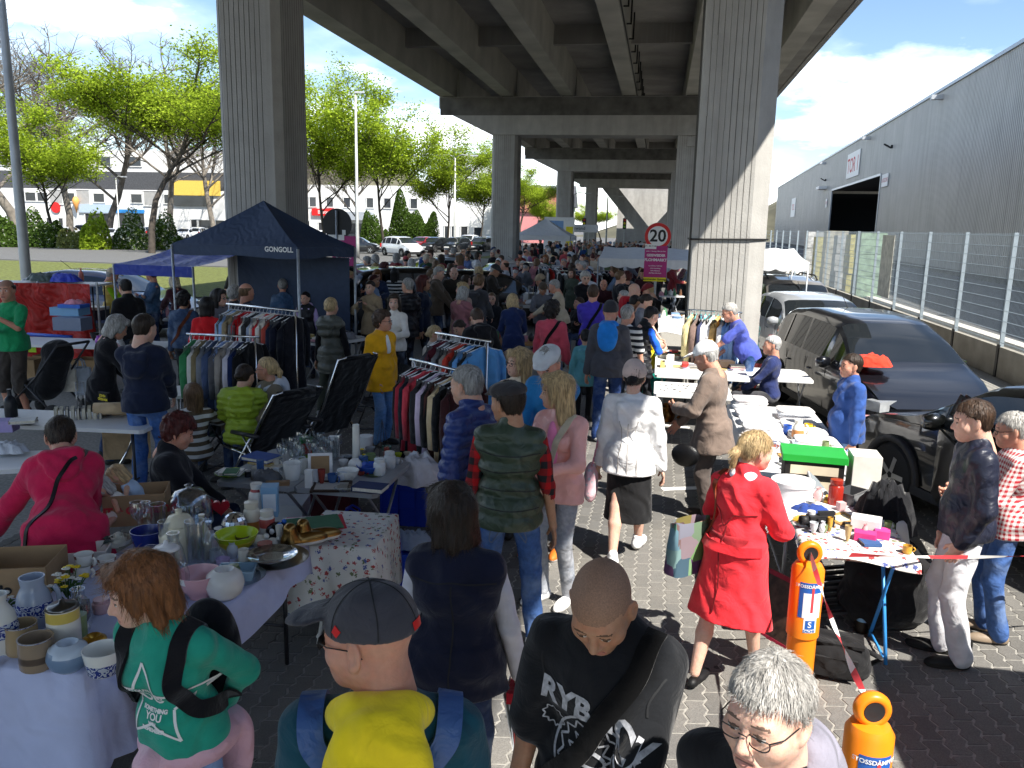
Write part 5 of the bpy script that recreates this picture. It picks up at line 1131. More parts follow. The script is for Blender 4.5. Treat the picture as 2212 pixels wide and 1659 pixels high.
for i,(px,d,ty,k,w) in enumerate(((45,78,-60,0,1.25),(150,92,30,1,1.1),(232,100,90,0,1.15),(375,96,70,1,1.1),(465,104,150,0,1.0),(650,108,210,1,.9),(770,118,260,0,.9),(-60,88,0,1,1.3))):
 tree(['tall bare grey tree behind the lamp post','bare tree behind the green tree, upper left','bare plane tree with thick pale trunk before the shops','bare plane tree right of the large green tree','bare plane tree hard by the left column','bare tree behind the pale green tree row','small bare tree behind the lime green tree','bare tree at the far left edge'][i],px,d,ty,TB[k],bark=M_barkp,wide=w,rz=i*1.3,group='bare trees before the shops')
# wooded hill far off
def hillwood():
 b = MB(); P = []
 for i in range(40):
  x = -330+i*14; z = 9+7*math.sin(i*.5)+4*math.sin(i*1.7)+(10 if i < 18 else 0); P.append([(x,230,-1),(x,250,z*.8),(x+3,285,z)])
 b.grid(np.array(P)); o = b.obj('hill',mat('wooded_hill',(.09,.085,.055),.95,var=.5,scale=.12,bump=1,bscale=.6),None,True); o['kind'] = 'structure'
hillwood()
def bush(label,px0,px1,py,depth,h,m,seed,fl=0,group=None):
 a,c = aty(px0,py,depth),aty(px1,py,depth); L = abs(c[0]-a[0]); R_ = np.random.default_rng(seed); n = int(900*L*h/2)+400
 u = R_.uniform(-1,1,(n,3)); u /= np.maximum(1,np.linalg.norm(u,axis=1)[:,None]); top = 1+.35*np.sin(u[:,0]*4+seed)+.2*np.sin(u[:,0]*9)
 c0 = np.stack([u[:,0]*L/2,u[:,1]*1.3,(np.abs(u[:,2]))*h*top],1); s = R_.uniform(.06,.16,n)[:,None]; d = R_.normal(0,1,(n,3)); d /= np.linalg.norm(d,axis=1)[:,None]; e = np.cross(d,R_.normal(0,1,(n,3))); e /= np.linalg.norm(e,axis=1)[:,None]
 V = np.stack([c0-d*s,c0+e*s*.7,c0+d*s,c0-e*s*.7],1).reshape(-1,3); me = meshof('foliage',V,np.arange(n*4).reshape(-1,4)); t = empty('bush',((a[0]+c[0])/2,depth,0)); mi = (R_.uniform(size=n) < fl).astype(np.int32); me.materials.append(m); me.materials.append(M_blossom); me.polygons.foreach_set('material_index',mi); o = bpy.data.objects.new('foliage',me); COL.objects.link(o); o.parent = t; o['kind'] = 'stuff'
 b = MB()
 for k in range(6): b.tube([((k-2.5)*L/7,0,0),((k-2.5)*L/6+.2,.2,h*.7)],.03,4)
 b.obj('stems',M_bark,t); tag(t,label,'bush',group)
for i,(a,b_,d,h,m,fl,lb) in enumerate(((-40,60,62,2.4,M_leaf2,.03,'dark green bush at the left edge before the car park'),(55,135,63,2.6,M_leaf2,.08,'loose dark bush right of the lamp post'),(130,190,63,1.5,M_leafy,.02,'low ochre shrub in the street bed'),(180,232,62,2.6,M_leaf,0,'bright green conical bush in the street bed'),(245,320,64,2.4,M_leaf2,.25,'white blossoming bush left of the green tree trunk'),(318,395,66,2.4,M_leaf2,.18,'white blossoming bush right of the green tree trunk'),(775,840,92,3.2,M_leaf2,0,'dark bush behind the lime tree trunk'),(835,950,96,5.0,M_leaf2,0,'tall dark evergreen bush behind parked cars'))):
 bush(lb,a,b_,520,d,h,m,i+3,fl)
# ================================================================ street furniture
M_pole = mat('lamp_post_grey',(.46,.47,.45),.5,.3,var=.12,scale=3)
def lamp(label,px,depth,topy,r=.07,arm=1.2,kind=0):
 q = aty(px,500,depth); zt = max(aty(px,topy,depth)[2],6); t = empty('street_lamp',(q[0],q[1],0)); b = MB(); b.tube([(0,0,0),(0,0,1.2),(0,0,zt)],[r*1.3,r*1.2,r*.7],10); b.obj('post',M_pole,t,True)
 for s in ((-1,1) if kind else (1,)): b = MB(); b.tube([(0,0,zt),(s*arm*.4,0,zt+.25),(s*arm,0,zt+.2)],.04,6); b.obj('arm',M_pole,t,True); b = MB(); b.box((s*(arm+.3),0,zt+.18),(.7,.22,.12)); b.obj('lamp_head',M_lamp,t)
 tag(t,label,'street lamp')
lamp('thick grey lamp post rising behind the red tarpaulin',48,17.0,-250,.10)
lamp('white lamp post between the two green trees',772,60,205,.11,.01)
lamp('twin-armed lamp post by the second left column',982,80,340,.10,1.6,1)
lamp('thin dark lamp post before the shops, left',258,92,385,.08,.8)
lamp('lamp post with two heads beyond the third column',1310,95,445,.09,1.2,1); lamp('far lamp post right of the third column',1237,88,425,.09,1.2,1)
M_red = mat('signal_red',(.60,.02,.02),.4,var=.03); M_mag = mat('poster_magenta',(.42,.03,.18),.5,var=.05); M_yel = mat('poster_yellow',(.85,.72,.02),.5,var=.03)
RF = np.array([[1,0,0],[0,0,-1.0],[0,1,0]])
def flat(name,w,h,m,parent,loc,th=.006): b = MB(); b.box(loc,(w,th,h)); return b.obj(name,m,parent)
def disc(name,r,m,parent,loc,th=.004,r0=0,n=40):
 b = MB(); b.lathe([(r0,-th/2),(r,-th/2),(r,th/2),(r0,th/2)] + ([(r0,-th/2)] if r0 else []),n,R=rotx(rad(90)),c=loc); return b.obj(name,m,parent,False)
# speed limit sign and market poster on one pole
q = at(1425,486,0.0); d20 = 19.5; p = aty(1421,510,d20); zc = p[2]
sg = empty('traffic_sign',(p[0],p[1],0),rad(2)); b = MB(); b.tube([(0,.03,0),(0,.03,zc+.3)],.032,10); b.obj('pole',M_steel,sg,True)
s20 = disc('sign_disc',.30,M_red,sg,(0,-.02,zc)); disc('white_field',.225,M_white,s20,(0,-.0235,zc)); disc('back_plate',.305,M_steel,s20,(0,-.014,zc)); sign_text('lettering','20',.38,M_black,s20,(0,-.0275,zc-.005),RF,.008)
pw,ph = .52,.74; zz = aty(1421,566,d20)[2]
po = flat('market_poster',pw,ph,M_mag,sg,(-.02,-.02,zz)); flat('yellow_band',pw,.09,M_yel,po,(-.02,-.0215,zz-ph/2-.03)); flat('white_corner',pw*.5,.11,M_white,po,(-.15,-.0215,zz+ph/2-.02))
for s,sz,dz in (('jeden 1. Samstag | März bis Nov.',.034,.245),('GEISWEIDER',.076,.15),('FLOHMARKT',.088,.045),('von 6.00 bis 13.30 Uhr',.034,-.09),('ohne Anmeldung',.034,-.145),('keine Neuware',.034,-.20),('alle Plätze überdacht',.034,-.255)):
 sign_text('lettering',s,sz,M_white,po,(-.02,-.0245,zz+dz),RF,.003 if sz > .05 else .0008)
sign_text('lettering','kommenden Samstag!',.062,M_black,po,(-.02,-.0265,zz-ph/2-.03),RF,.0015); sign_text('lettering','0271 - 88 171 88 5',.04,M_black,po,(-.15,-.0265,zz+ph/2-.01),RF,.001)
tag(sg,'speed limit 20 sign with magenta flea market poster on a pole','sign')
# back of a round sign with the same poster, behind the dark gazebo
dd = 19.5; p = aty(728,484,dd); sg = empty('traffic_sign',(p[0],p[1],0)); zc = p[2]; b = MB(); b.tube([(0,-.03,0),(0,-.03,zc+.33)],.03,10); b.obj('pole',M_steel,sg,True); disc('sign_disc',.38,M_trimb,sg,(0,.02,zc)); flat('sticker',.09,.12,M_white,sg,(.17,.012,zc-.20))
zz = aty(740,545,dd)[2]; po = flat('market_poster',.62,.80,M_mag,sg,(.18,-.02,zz)); flat('white_corner',.42,.13,M_white,po,(-.02,-.0245,zz+.36))
for s,sz,dz in (('GEISWEIDER',.09,.14),('FLOHMARKT',.105,.02),('von 6.00 bis 13.30 Uhr',.04,-.14),('ohne Anmeldung',.04,-.20)): sign_text('lettering',s,sz,M_white,po,(.18,-.0265,zz+dz),RF,.003)
tag(sg,'dark back of a round sign with magenta market poster behind the gazebo','sign')
# traffic lights and direction board far off
for px,d in ((1262,78),(1349,80)):
 q = aty(px,490,d); z = q[2]; t = empty('traffic_light',(q[0],q[1],0)); b = MB(); b.tube([(0,0,0),(0,0,z+1)],.06,6); b.obj('post',M_pole,t,True); b = MB(); b.box((0,-.1,z+.3),(.34,.2,1.0)); b.obj('signal_head',M_trimb,t)
 for k,c in enumerate((M_red,M_yel,M_green)): disc('lens',.1,c,t,(0,-.21,z+.62-k*.3))
 tag(t,'traffic light far off '+('left' if px < 1300 else 'right')+' of the thin lamp posts','traffic light')
q = aty(1243,493,62); t = empty('direction_sign',(q[0],q[1],0)); b = MB(); b.box((0,0,q[2]),(3.4,.06,.55)); bo = b.obj('board',M_white,t); sign_text('lettering','Ehr.-Hauswand',.34,M_black,bo,(-.3,-.035,q[2]),RF); b = MB(); b.tube([(-1,.05,0),(-1,.05,q[2])],.05,6); b.obj('post',M_pole,t); b = MB(); b.tube([(1,.05,0),(1,.05,q[2])],.05,6); b.obj('post',M_pole,t); tag(t,'white direction sign with arrow right of the third column','sign')
q = aty(1208,495,60); t = empty('billboard',(q[0],q[1],0)); b = MB(); b.box((0,0,2.2),(2.2,.08,2.3)); b.obj('panel',M_white,t); b = MB(); b.box((-.3,-.045,2.5),(1.2,.01,1.2)); b.obj('picture',mat('poster_blue',(.2,.35,.6),.5),t); b = MB(); b.box((.75,-.045,2.0),(.5,.01,1.4)); b.obj('picture',M_yel,t); tag(t,'white billboard with blue picture before the third column','billboard')
# ================================================================ buildings on the left
M_wallw = mat('white_render',(.74,.74,.72),.85,var=.05,scale=1); M_wallg = mat('grey_panel',(.36,.36,.35),.8,var=.1,scale=2); M_slate = mat('slate',(.075,.078,.085),.8,var=.25,scale=5,bump=.4,bscale=8); M_winf = mat('window_glass_far',(.03,.036,.045),.08,var=.2,spec=.6); M_shopb = mat('shop_blue',(.03,.22,.55),.5); M_ylw = mat('yellow_awning',(.72,.50,.10),.7); M_pinkw = mat('pink_render',(.62,.25,.25),.8); M_tile = mat('roof_tile',(.20,.075,.05),.8,var=.2,scale=6)
def block(name,X0,X1,Y,specs,label,depth=10):
 t = empty(name,(X0,Y,0)); L = X1-X0
 for (z0,z1,m,wins) in specs:
  b = MB(); b.box((L/2,depth/2,(z0+z1)/2),(L,depth,z1-z0)); b.obj('storey_wall',m,t)
  for (u0,u1,w0,w1,wm) in wins:
   f = MB(); x0,x1 = u0*L,u1*L; f.box(((x0+x1)/2,-.03,(w0+w1)/2),(x1-x0,.06,w1-w0)); fo = f.obj('window',wm,t)
   q = MB()
   for c,d in ((((x0+x1)/2,-.08,w1),(x1-x0+.2,.08,.12)),(((x0+x1)/2,-.08,w0),(x1-x0+.2,.12,.12)),((x0,-.08,(w0+w1)/2),(.12,.08,w1-w0)),((x1,-.08,(w0+w1)/2),(.12,.08,w1-w0))): q.box(c,d)
   q.obj('window_frame',M_wallw,fo)
 tag(t,label,'building'); return t
YB_ = 118; XL,XR = aty(-40,500,YB_)[0],aty(492,500,YB_)[0]
w1 = [(u,u+.045,4.9,6.3,M_winf) for u in (.20,.25,.36,.48,.63,.76)]; w0 = [(.05,.09,.4,3,M_winf),(.28,.30,1.2,2.4,M_winf),(.33,.35,1.2,2.4,M_winf),(.44,.55,.2,3.2,M_dark),(.57,.68,.3,3.4,M_winf),(.70,.745,.5,2.6,M_wallg),(.86,.885,.2,2.6,M_dark),(.89,.95,.6,2.6,M_winf),(.955,.99,.6,2.6,M_winf)]
bl = block('shop_row',XL,XR,YB_,[(0,4.3,M_wallw,w0),(4.3,6.9,M_wallw,w1+[(u,u+.055,4.5,6.8,M_wallg) for u in (.30,.41,.68)]),(6.9,9.6,M_slate,[]),(9.6,12.8,M_wallw,[(u,u+.06,10.4,11.9,M_winf) for u in (.08,.17,.27,.38,.5,.62)])],'long white shop building with slate band behind the car park')
L_ = XR-XL
for nm,u0,u1,z0,z1,m in (('blue_fascia',.57,.68,3.35,3.9,M_shopb),('yellow_awning',.80,.98,6.2,8.4,M_ylw),('upper_window_band',.80,.95,4.6,6.1,M_winf),('grey_fascia',.42,.56,3.3,4.6,mat('shop_grey',(.4,.5,.62),.6))):
 b = MB(); b.box(((u0+u1)/2*L_,-.14,(z0+z1)/2),((u1-u0)*L_,.2,z1-z0)); b.obj(nm,m,bl)
disc('round_red_sign',.85,M_red,bl,(.325*L_,-.2,4.0)); b = MB(); b.lathe([(.02,0),(.4,1.4),(.55,1.9),(.3,2.4),(0,2.6)],12,c=(.415*L_,-.5,3.2)); b.obj('ice_cream_cone_sign',mat('cone_orange',(.75,.35,.1),.5),bl,True)
X2,X3 = aty(640,500,128)[0],aty(950,500,128)[0]; L2 = X3-X2
b2 = block('shop_row',X2,X3,128,[(0,3.6,M_wallw,[(.03,.10,.3,2.8,M_winf),(.16,.2,.2,2.6,M_dark),(.24,.52,.4,2.6,M_winf),(.7,.95,.5,2.6,M_winf)]),(3.6,8.5,M_wallw,[(u,u+.05,5.0,6.6,M_winf) for u in (.1,.22,.34,.5,.62,.8)])],'white shop row with red sign between the green trees')
b = MB(); b.box((.2*L2,-.2,4.2),(.16*L2,.3,1.1)); b.obj('red_fascia',M_red,b2); sign_text('lettering','Beste',.8,M_white,b2,(.2*L2,-.37,4.2),RF); b = MB(); b.box((.4*L2,-.6,3.7),(.3*L2,1.2,1.3)); b.obj('canopy',mat('canopy_grey',(.35,.38,.42),.6),b2)
X2,X3 = aty(935,500,112)[0],aty(1062,500,112)[0]; block('flat_roofed_shop',X2,X3,112,[(0,3.2,M_wallw,[(.2,.27,.2,2.5,M_winf),(.32,.4,.2,2.5,M_winf),(.48,.6,.2,2.5,M_dark),(.7,.85,.2,2.4,M_winf)]),(3.2,5.0,M_wallw,[])],'low white shop left of the second column')
X2,X3 = aty(950,500,150)[0],aty(1062,500,150)[0]; block('apartment_block',X2,X3,150,[(0,10.5,M_wallw,[(.3,.5,7.4,8.8,M_winf)]),(10.5,15,M_wallw,[(.05,.6,11.6,13,M_winf)])],'pale apartment block above the low shop roofs')
for i,(px,d,w,h,m) in enumerate(((1150,135,9,5,M_pinkw),(1180,140,8,6,M_wallw))):
 q = aty(px,500,d); t = empty('gabled_house',(q[0],d,0)); b = MB(); b.box((0,4,h/2),(w,8,h)); b.obj('wall',m,t); b = MB(); b.add([(-w/2-.4,-.4,h),(w/2+.4,-.4,h),(w/2+.4,8.4,h),(-w/2-.4,8.4,h),(-w/2-.4,4,h+3.6),(w/2+.4,4,h+3.6)],[(0,1,5,4),(2,3,4,5),(1,2,5),(3,0,4)]); b.obj('roof',M_slate if i else M_tile,t); b = MB(); b.box((1.5,-.05,h*.6),(1.2,.1,1.4)); b.obj('window',M_winf,t); tag(t,['pink gabled house','white gabled house'][i]+' far off beyond the white gazebo','house')
# ================================================================ parked and passing cars, far
rowc = [(85,505,'wagon','d8dadc',2),(118,495,'hatch','6a7a8a',2),(150,505,'hatch','e0e2e4',1),(183,492,'mpv','2a3a4e',2),(205,510,'hatch','3a4450',1),(242,507,'hatch','c8ccd0',0),(60,488,'hatch','b8bcc0',2),(275,488,'wagon','9a2a28',2),(300,490,'wagon','e6e8ea',2),(400,487,'hatch','e8eaec',2),(430,492,'mpv','d4d8dc',2),(445,480,'wagon','8a929a',2),(20,492,'wagon','c0c4c8',2),(100,480,'mpv','50585e',2),(220,482,'wagon','3c5a7a',2),(335,482,'hatch','38414c',2)]
for i,(px,py,k,c,o_) in enumerate(rowc):
 d = {0: 78,1: 88,2: 100}[o_]+(i % 3)*2.5; q = aty(px,py,d); car(colname(c)+' '+{'mpv': 'people carrier','hatch': 'hatchback','wagon': 'estate car'}[k]+' in the car park before the white shops',k,(q[0],d),rad([170,185,10,20][i % 4]),c,1,'cars in the car park')
for i,(px,k,c,d,rz,lb) in enumerate(((772,'hatch','16181c',70,-78,'black hatchback driving past the white lamp post'),(868,'mpv','d6d8da',66,-130,'silver people carrier at the kerb behind the lime tree'),(912,'hatch','8a1c20',78,165,'dark red car right of the silver people carrier'),(938,'hatch','15171a',78,165,'black car right of the dark red car'),(985,'wagon','14181e',80,170,'dark estate car before the low white shop'),(1012,'mpv','e4e6e8',88,175,'white car half hidden by a tree trunk'),(1040,'wagon','20242a',84,172,'dark saloon car left of the second column'),(1060,'hatch','5a6a84',92,172,'blue car hard by the second column'),(650,'wagon','d0d4d8',96,160,'silver car glimpsed right of the left column'),(690,'mpv','e8e8e6',100,160,'white van glimpsed between tree trunks'))):
 q = aty(px,520,d); car(lb,k,(q[0],d),rad(rz),c,1,'cars along the street')
# ================================================================ the people one can tell apart
def J_(c,**k): return dict(dict(col=c,off=.022),**k)
def Tee(c,**k): return dict(dict(col=c,off=.010,sl=.42),**k)
P_ = person
# --- foreground
P_(px=(285,1192),label='person in teal star-print top, hands behind back, pink jacket tied round waist',h=1.60,lean=10,face=172,hyaw=-36,hpit=12,fem=1,w=1.08,arms=('back','back'),hair=('bob','auburn'),top=dict(col='1f8a74',off=.012,hem=.80),bot=dict(col='6a86b0'),skin='p')
P_(px=(800,1255),label='person in dark cap with yellow hood and blue backpack, seen from behind',h=1.80,face=16,hyaw=66,hpit=4,w=1.12,hat=('baseball','38383e'),specs='sun',top=dict(col='0d3c4a',off=.022,hoodcol='e2c01c'),skin='r',fat=.4)
P_(px=(1288,1247),label='person with shaved head in black printed t-shirt looking down',h=1.82,face=165,hpit=40,hyaw=4,w=1.14,buzz=1,top=dict(col='101216',off=.018,sl=.46,hem=.78,fold=.012),arms=('low','down'),skin='t',bot=dict(col='222428'))
P_(px=(1672,1408),label='grey-haired person with thin glasses in black jacket at the lower right',h=1.74,face=148,hyaw=-4,hpit=6,age=1,fat=.6,w=1.1,hair=('short','silver'),specs=1,top=dict(col='17171a',off=.024,hoodcol='7a7884',fold=.01),skin='p')
P_(px=(975,1038),label='person with dark brown hair in navy padded vest and pale grey sleeves',h=1.64,face=4,hyaw=42,hpit=8,fem=1,w=1.18,hair=('bob','dark'),top=dict(col='12162a',off=.030,hem=.80,sl=0,wide=1.05,arm=dict(col='b4b4bc',len=1)),arms=('down','bag'),bot=dict(col='1f2c4a'))
PINFO['vest'] = PINFO['person with dark brown hair in navy padded vest and pale grey sleeves']
# --- centre group
P_(px=(1100,817),label='person in flat cap and olive padded vest over red checked shirt',h=1.76,face=4,hyaw=52,hpit=4,w=1.16,hat=('flat','2c2a2c'),hair=('short','dark'),top=dict(kind='nylon',col='2e3a2c',off=.034,hem=.84,sl=0,puff=.11,collar=1,arm=dict(col='9a1418',kind='plaid',len=.25)),bot=dict(col='35507e',off=.008),shoe='f0f0f0',skin='t',legs='wide')
P_(px=(1008,783),label='grey-haired person in dark blue quilted jacket facing left',h=1.78,face=70,hpit=8,hair=('short','grey'),top=dict(kind='nylon',col='1c2f66',off=.034,hem=.74,puff=.075,collar=1),bot=dict(col='20242c'),skin='l',age=1,w=1.08)
P_(px=(1205,800),label='blonde person in pink jacket and pale grey jeans with beige bag',h=1.70,face=150,hyaw=-48,hpit=6,fem=1,hair=('long','blond'),top=dict(kind='nylon',col='dfa098',off=.022,hem=.80),bot=dict(col='8d8f94'),shoe='f0f0f0',arms=('front','low'),legs='stand')
P_(px=(1180,748),label='person in pale grey flat cap and bright blue fleece looking down',h=1.78,face=160,hpit=26,hat=('flat','b4b6b8'),hair=('short','grey'),top=dict(col='1c6aa0',off=.024,collar=1),arms=('low','low'),bot=dict(col='3c3c40'),shoe='d07028',skin='r',w=1.08)
P_(px=(1125,748),label='blonde person with glasses and cream quilted jacket',h=1.66,face=200,hyaw=-70,fem=1,hair=('long','blond'),specs=1,top=dict(col='d9cdb8',off=.022),skin='p')
P_(px=(1372,775),label='person in off-white hooded jacket and long black skirt, walking away',h=1.66,face=-6,fem=1,w=1.16,hat=('beanie','b8a49c'),hair=('bun','black'),top=dict(col='e6ded8',off=.026,hem=.78,hood=1),bot=dict(t='sk',kind='cloth',col='141416',len=.70),shoe='f0f0f0',legs='walk',skin='p')
P_(px=(1520,735),label='old person in white cap and brown suit looking at a copper jug',h=1.71,face=72,hpit=18,lean=6,hat=('baseball','dedcd8'),hair=('short','white'),age=1,top=dict(col='6d5f56',off=.030,hem=.70),bot=dict(kind='cloth',col='4c4440',off=.014),shoe='3a2c22',arms=('front','low'),skin='r',w=1.06)
P_(px=(1640,925),label='blonde person with braid in red belted trench coat',h=1.56,face=-38,lean=10,hyaw=-28,hpit=8,fem=1,w=1.08,hair=('tail','blond'),top=dict(col='d82a34',off=.030,hem=.46,wide=1.04,collar=1,fold=.012),bot=dict(t='sk',col='8a1a22',len=.5,kind='cloth'),shoe='141416',sk=1,arms=('front','front'),legs='walk',skin='p',scarf='c8ccd6')
P_(px=(1845,760),label='person in blue fleece jacket with hand on hip beside the dark car',h=1.57,face=102,w=1.16,fem=1,hair=('short','dark'),top=dict(col='2c4a86',off=.026,hem=.80,collar=1),bot=dict(col='7ea2d2',off=.012),arms=('down','hip'),skin='r',belly=.4)
P_(px=(2105,857),label='dark-haired person in black jacket and pale grey sweatpants, facing left',h=1.72,face=84,hpit=10,hair=('short','brown'),top=dict(kind='nylon',col='1a1e2e',off=.030,hem=.86,collar=1),bot=dict(kind='cloth',col='c4c4c8',off=.014),shoe='121212',sk=2,arms=('pocket','pocket'),skin='p')
P_(px=(2190,884),label='grey-haired person in red checked shirt at the right edge',h=1.58,face=78,hpit=10,hair=('short','silver'),age=1,specs=1,top=dict(kind='check',col='9c2630',off=.016,hem=.82),bot=dict(col='3a5688',off=.01),shoe='8a7a68',arms=('front','front'),skin='r',w=1.12,belly=.4)
P_(px=(1672,722),label='white-haired person in navy sweater sitting on the red chair',h=1.72,face=80,hyaw=12,legs='sit',hair=('short','white'),top=dict(col='222c56',off=.018),bot=dict(kind='cloth',col='3a3a3e',off=.012),arms=('lap','lap'),skin='r',age=1)
P_(px=(1572,652),label='grey-haired person in blue t-shirt leaning over the bright table',h=1.76,face=96,lean=26,hpit=14,hair=('short','silver'),specs=1,top=Tee('4450a0',hem=.84),bot=dict(col='24406c',off=.01),arms=((.10,.62,.92),(.02,.40,.92)),skin='r',age=1,belly=.5,w=1.12)
P_(px=(1630,666),label='white-haired person seated by the column, chin on hand',h=1.62,face=110,legs='sit',fem=1,hair=('curly','white'),specs=1,top=dict(col='2f4a4c',off=.018),arms=('chin','lap'),bot=dict(col='3a3a40'),skin='r',age=1)
# --- left foreground
P_(px=(128,896),label='person in crimson jacket bending over the left table, seen from behind',h=1.66,face=38,lean=46,hpit=20,fem=1,w=1.1,hair=('short','dark'),top=dict(col='b81c48',off=.034,hem=.70,hood=1,wide=1.1),bot=dict(col='1a2238'),arms=((.42,.55,.80),(.10,.50,.72)))
P_(px=(395,892),label='person with dark red hair in black jacket sitting and looking at the hands',h=1.66,face=-62,legs='sit',hpit=24,fem=1,w=1.12,hair=('curly','red'),top=dict(col='15151b',off=.030,collar=1),arms=('lap','lap'),bot=dict(col='1c2438'),skin='r',seat=.5)
P_(px=(312,674),label='person in navy hooded sweater seen from behind at the book table',h=1.82,face=8,hyaw=-14,hpit=12,w=1.14,hair=('short','dark'),top=dict(col='161e34',off=.026,hood=1,hem=.86),bot=dict(col='3a5c94',off=.008),arms=('low','low'),skin='p')
P_(px=(262,680),label='grey-haired person in black coat with pink scarf looking down',h=1.68,face=-52,hpit=26,lean=12,fem=1,hair=('bob','grey'),top=dict(col='121218',off=.026,hem=.72),scarf='d8b4b4',arms=('low',(.12,.42,.84)),skin='r')
P_(px=(14,604),label='person in green t-shirt holding a baby at the left edge',h=1.86,face=176,hyaw=20,w=1.22,belly=.6,hair=('fringe','dark'),buzz=1,top=Tee('1c8a58',hem=.86),bot=dict(kind='cloth',col='403a36',len=.62,off=.02),arms=('phone',((-.02),.26,1.12)),skin='r',fat=.6)
P_(px=(60,614),label='baby in blue jumper and white trousers carried on an arm',h=.92,face=150,hyaw=60,child=.9,z0=.66,legs='sit',seat=.45,hair=('short','lbrown'),top=dict(col='1f5674',off=.022),bot=dict(kind='cloth',col='dcdce0',off=.01),shoe='8a8a8a',arms=('front','down'),skin='p')
P_(px=(530,783),label='person in lime green quilted jacket sitting with back to the camera',h=1.62,face=22,legs='sit',hyaw=-30,hpit=14,fem=1,w=1.16,hair=('bun','dark'),top=dict(kind='nylon',col='8aa02c',off=.040,puff=.07,hood=1),bot=dict(col='30343c'),arms=('lap','lap'))
P_(px=(578,768),label='blonde person with glasses in beige parka sitting behind the recliners',h=1.66,face=140,legs='sit',hyaw=-40,fem=1,hair=('pony','blond'),specs=1,top=dict(col='6e6656',off=.026,hoodcol='b8bcc4'),arms=('lap','lap'),skin='r')
P_(px=(416,826),label='person in brown patterned cardigan sitting low behind the red-haired person',h=1.55,face=40,legs='sit',seat=.28,fem=1,hair=('xlong','lbrown'),top=dict(kind='stripe',col='5c5040',off=.024),arms=('lap','lap'))
P_(px=(714,640),label='blonde person with low bun in long grey padded vest, seen from behind',h=1.68,face=-8,fem=1,hair=('bun','blond'),top=dict(kind='nylon',col='50524a',off=.036,hem=.66,sl=0,puff=.12,hood=1,arm=dict(col='121216',len=1.0)),bot=dict(kind='cloth',col='3c4036'),shoe='8a8a8a',legs='walk',arms=('down','down'))
P_(px=(824,668),label='person with glasses in mustard yellow jacket and white scarf',h=1.66,face=-118,hyaw=30,fem=1,w=1.12,hair=('curly','brown'),specs=1,top=dict(col='d49a14',off=.026,hem=.72),bot=dict(col='5a82b4',off=.008),scarf='dcdcdc',arms=('pocket','pocket'),skin='r')
P_(px=(470,622),label='person with long black hair and glasses in grey coat',h=1.70,face=-88,fem=1,w=1.12,hair=('xlong','black'),specs=1,top=dict(col='6c6c74',off=.024,hem=.72),bot=dict(kind='cloth',col='18181a'),skin='p')
P_(px=(395,628),label='dark-haired person in denim jacket with brown strap, seen from behind',h=1.64,face=6,fem=1,w=1.14,hair=('curly','black'),top=dict(kind='denim',col='30425e',off=.020,hem=.86),bot=dict(kind='cloth',col='15161c'),skin='t')
P_(px=(268,600),label='dark-haired person in black sports jacket looking left',h=1.78,face=60,hpit=14,hair=('short','black'),top=dict(col='101014',off=.030,collar=1),bot=dict(col='24262c'))
P_(px=(245,578),label='person in beige cap with yellow vest and lime sleeves',h=1.72,face=-60,hyaw=10,hpit=18,hat=('baseball','b8aa94'),hair=('short','grey'),top=dict(kind='nylon',col='d4b85c',off=.030,sl=0,puff=.08,arm=dict(col='8ec21c',len=1)),arms=('front','front'),skin='r')
P_(px=(328,578),label='person with glasses in denim shirt leaning on cardboard boxes',h=1.74,face=140,hyaw=-50,hair=('fringe','dark'),specs=1,top=dict(kind='denim',col='36506c',off=.018),arms=('cross','cross'),skin='r')
P_(px=(374,594),label='platinum blonde person in maroon coat leaning over the dark table',h=1.66,face=52,lean=18,hpit=20,fem=1,hair=('bob',(.55,.47,.34)),top=dict(col='3a1a20',off=.024),arms=('reach','low'),skin='r')
P_(px=(505,567),label='bald person with glasses in dark t-shirt under the dark gazebo',h=1.80,face=170,hyaw=12,hpit=18,specs=1,top=Tee('2e2c26'),arms=('low','low'),skin='p',buzz=0,w=1.1)
P_(px=(660,628),label='dark-haired child in lilac hoodie and black vest',h=1.50,face=192,hyaw=-20,fem=1,hair=('pony','black'),top=dict(kind='nylon',col='16161a',off=.028,sl=0,hoodcol='c2aed4',arm=dict(col='bca4d0',len=1)),bot=dict(col='22283a'),arms=('down','front'))
P_(px=(800,604),label='person in beige coat holding a phone up, sunglasses on the head',h=1.68,face=172,fem=1,hair=('bun','dark'),top=dict(col='9a866a',off=.024,hem=.74),arms=('phone','phone'),bot=dict(col='24262c'),skin='p')
P_(px=(852,632),label='dark-haired person in white jacket carrying a small child',h=1.66,face=178,hyaw=10,fem=1,hair=('long','dark'),top=dict(col='d8d2c8',off=.022),arms=('front','front'),bot=dict(col='2c2e36'),skin='p')
P_(px=(870,634),label='small child in navy jumper carried on the arm',h=.98,face=60,z0=.72,child=.7,legs='sit',seat=.4,hair=('short','dark'),top=dict(col='161a2c',off=.02),bot=dict(kind='cloth',col='d8cab8',off=.01),arms=('front','front'),skin='p')
P_(px=(882,598),label='grey-haired person in black padded jacket, seen from behind',h=1.78,face=60,hair=('short','grey'),top=dict(kind='nylon',col='121319',off=.034,hem=.74,puff=.08,hood=1),bot=dict(col='1c1e26'))
P_(px=(758,574),label='person in royal blue hooded sweatshirt, seen from behind',h=1.66,face=-10,hyaw=20,fem=1,hair=('xlong','dark'),top=dict(col='1c3cb0',off=.024,hood=1),bot=dict(col='1c2434'))
P_(px=(716,572),label='person in black cap and dark jacket facing right',h=1.76,face=-70,hat=('baseball','141416'),hair=('short','grey'),top=dict(col='14161e',off=.028,hem=.74),bot=dict(col='1a1a20'),skin='r')
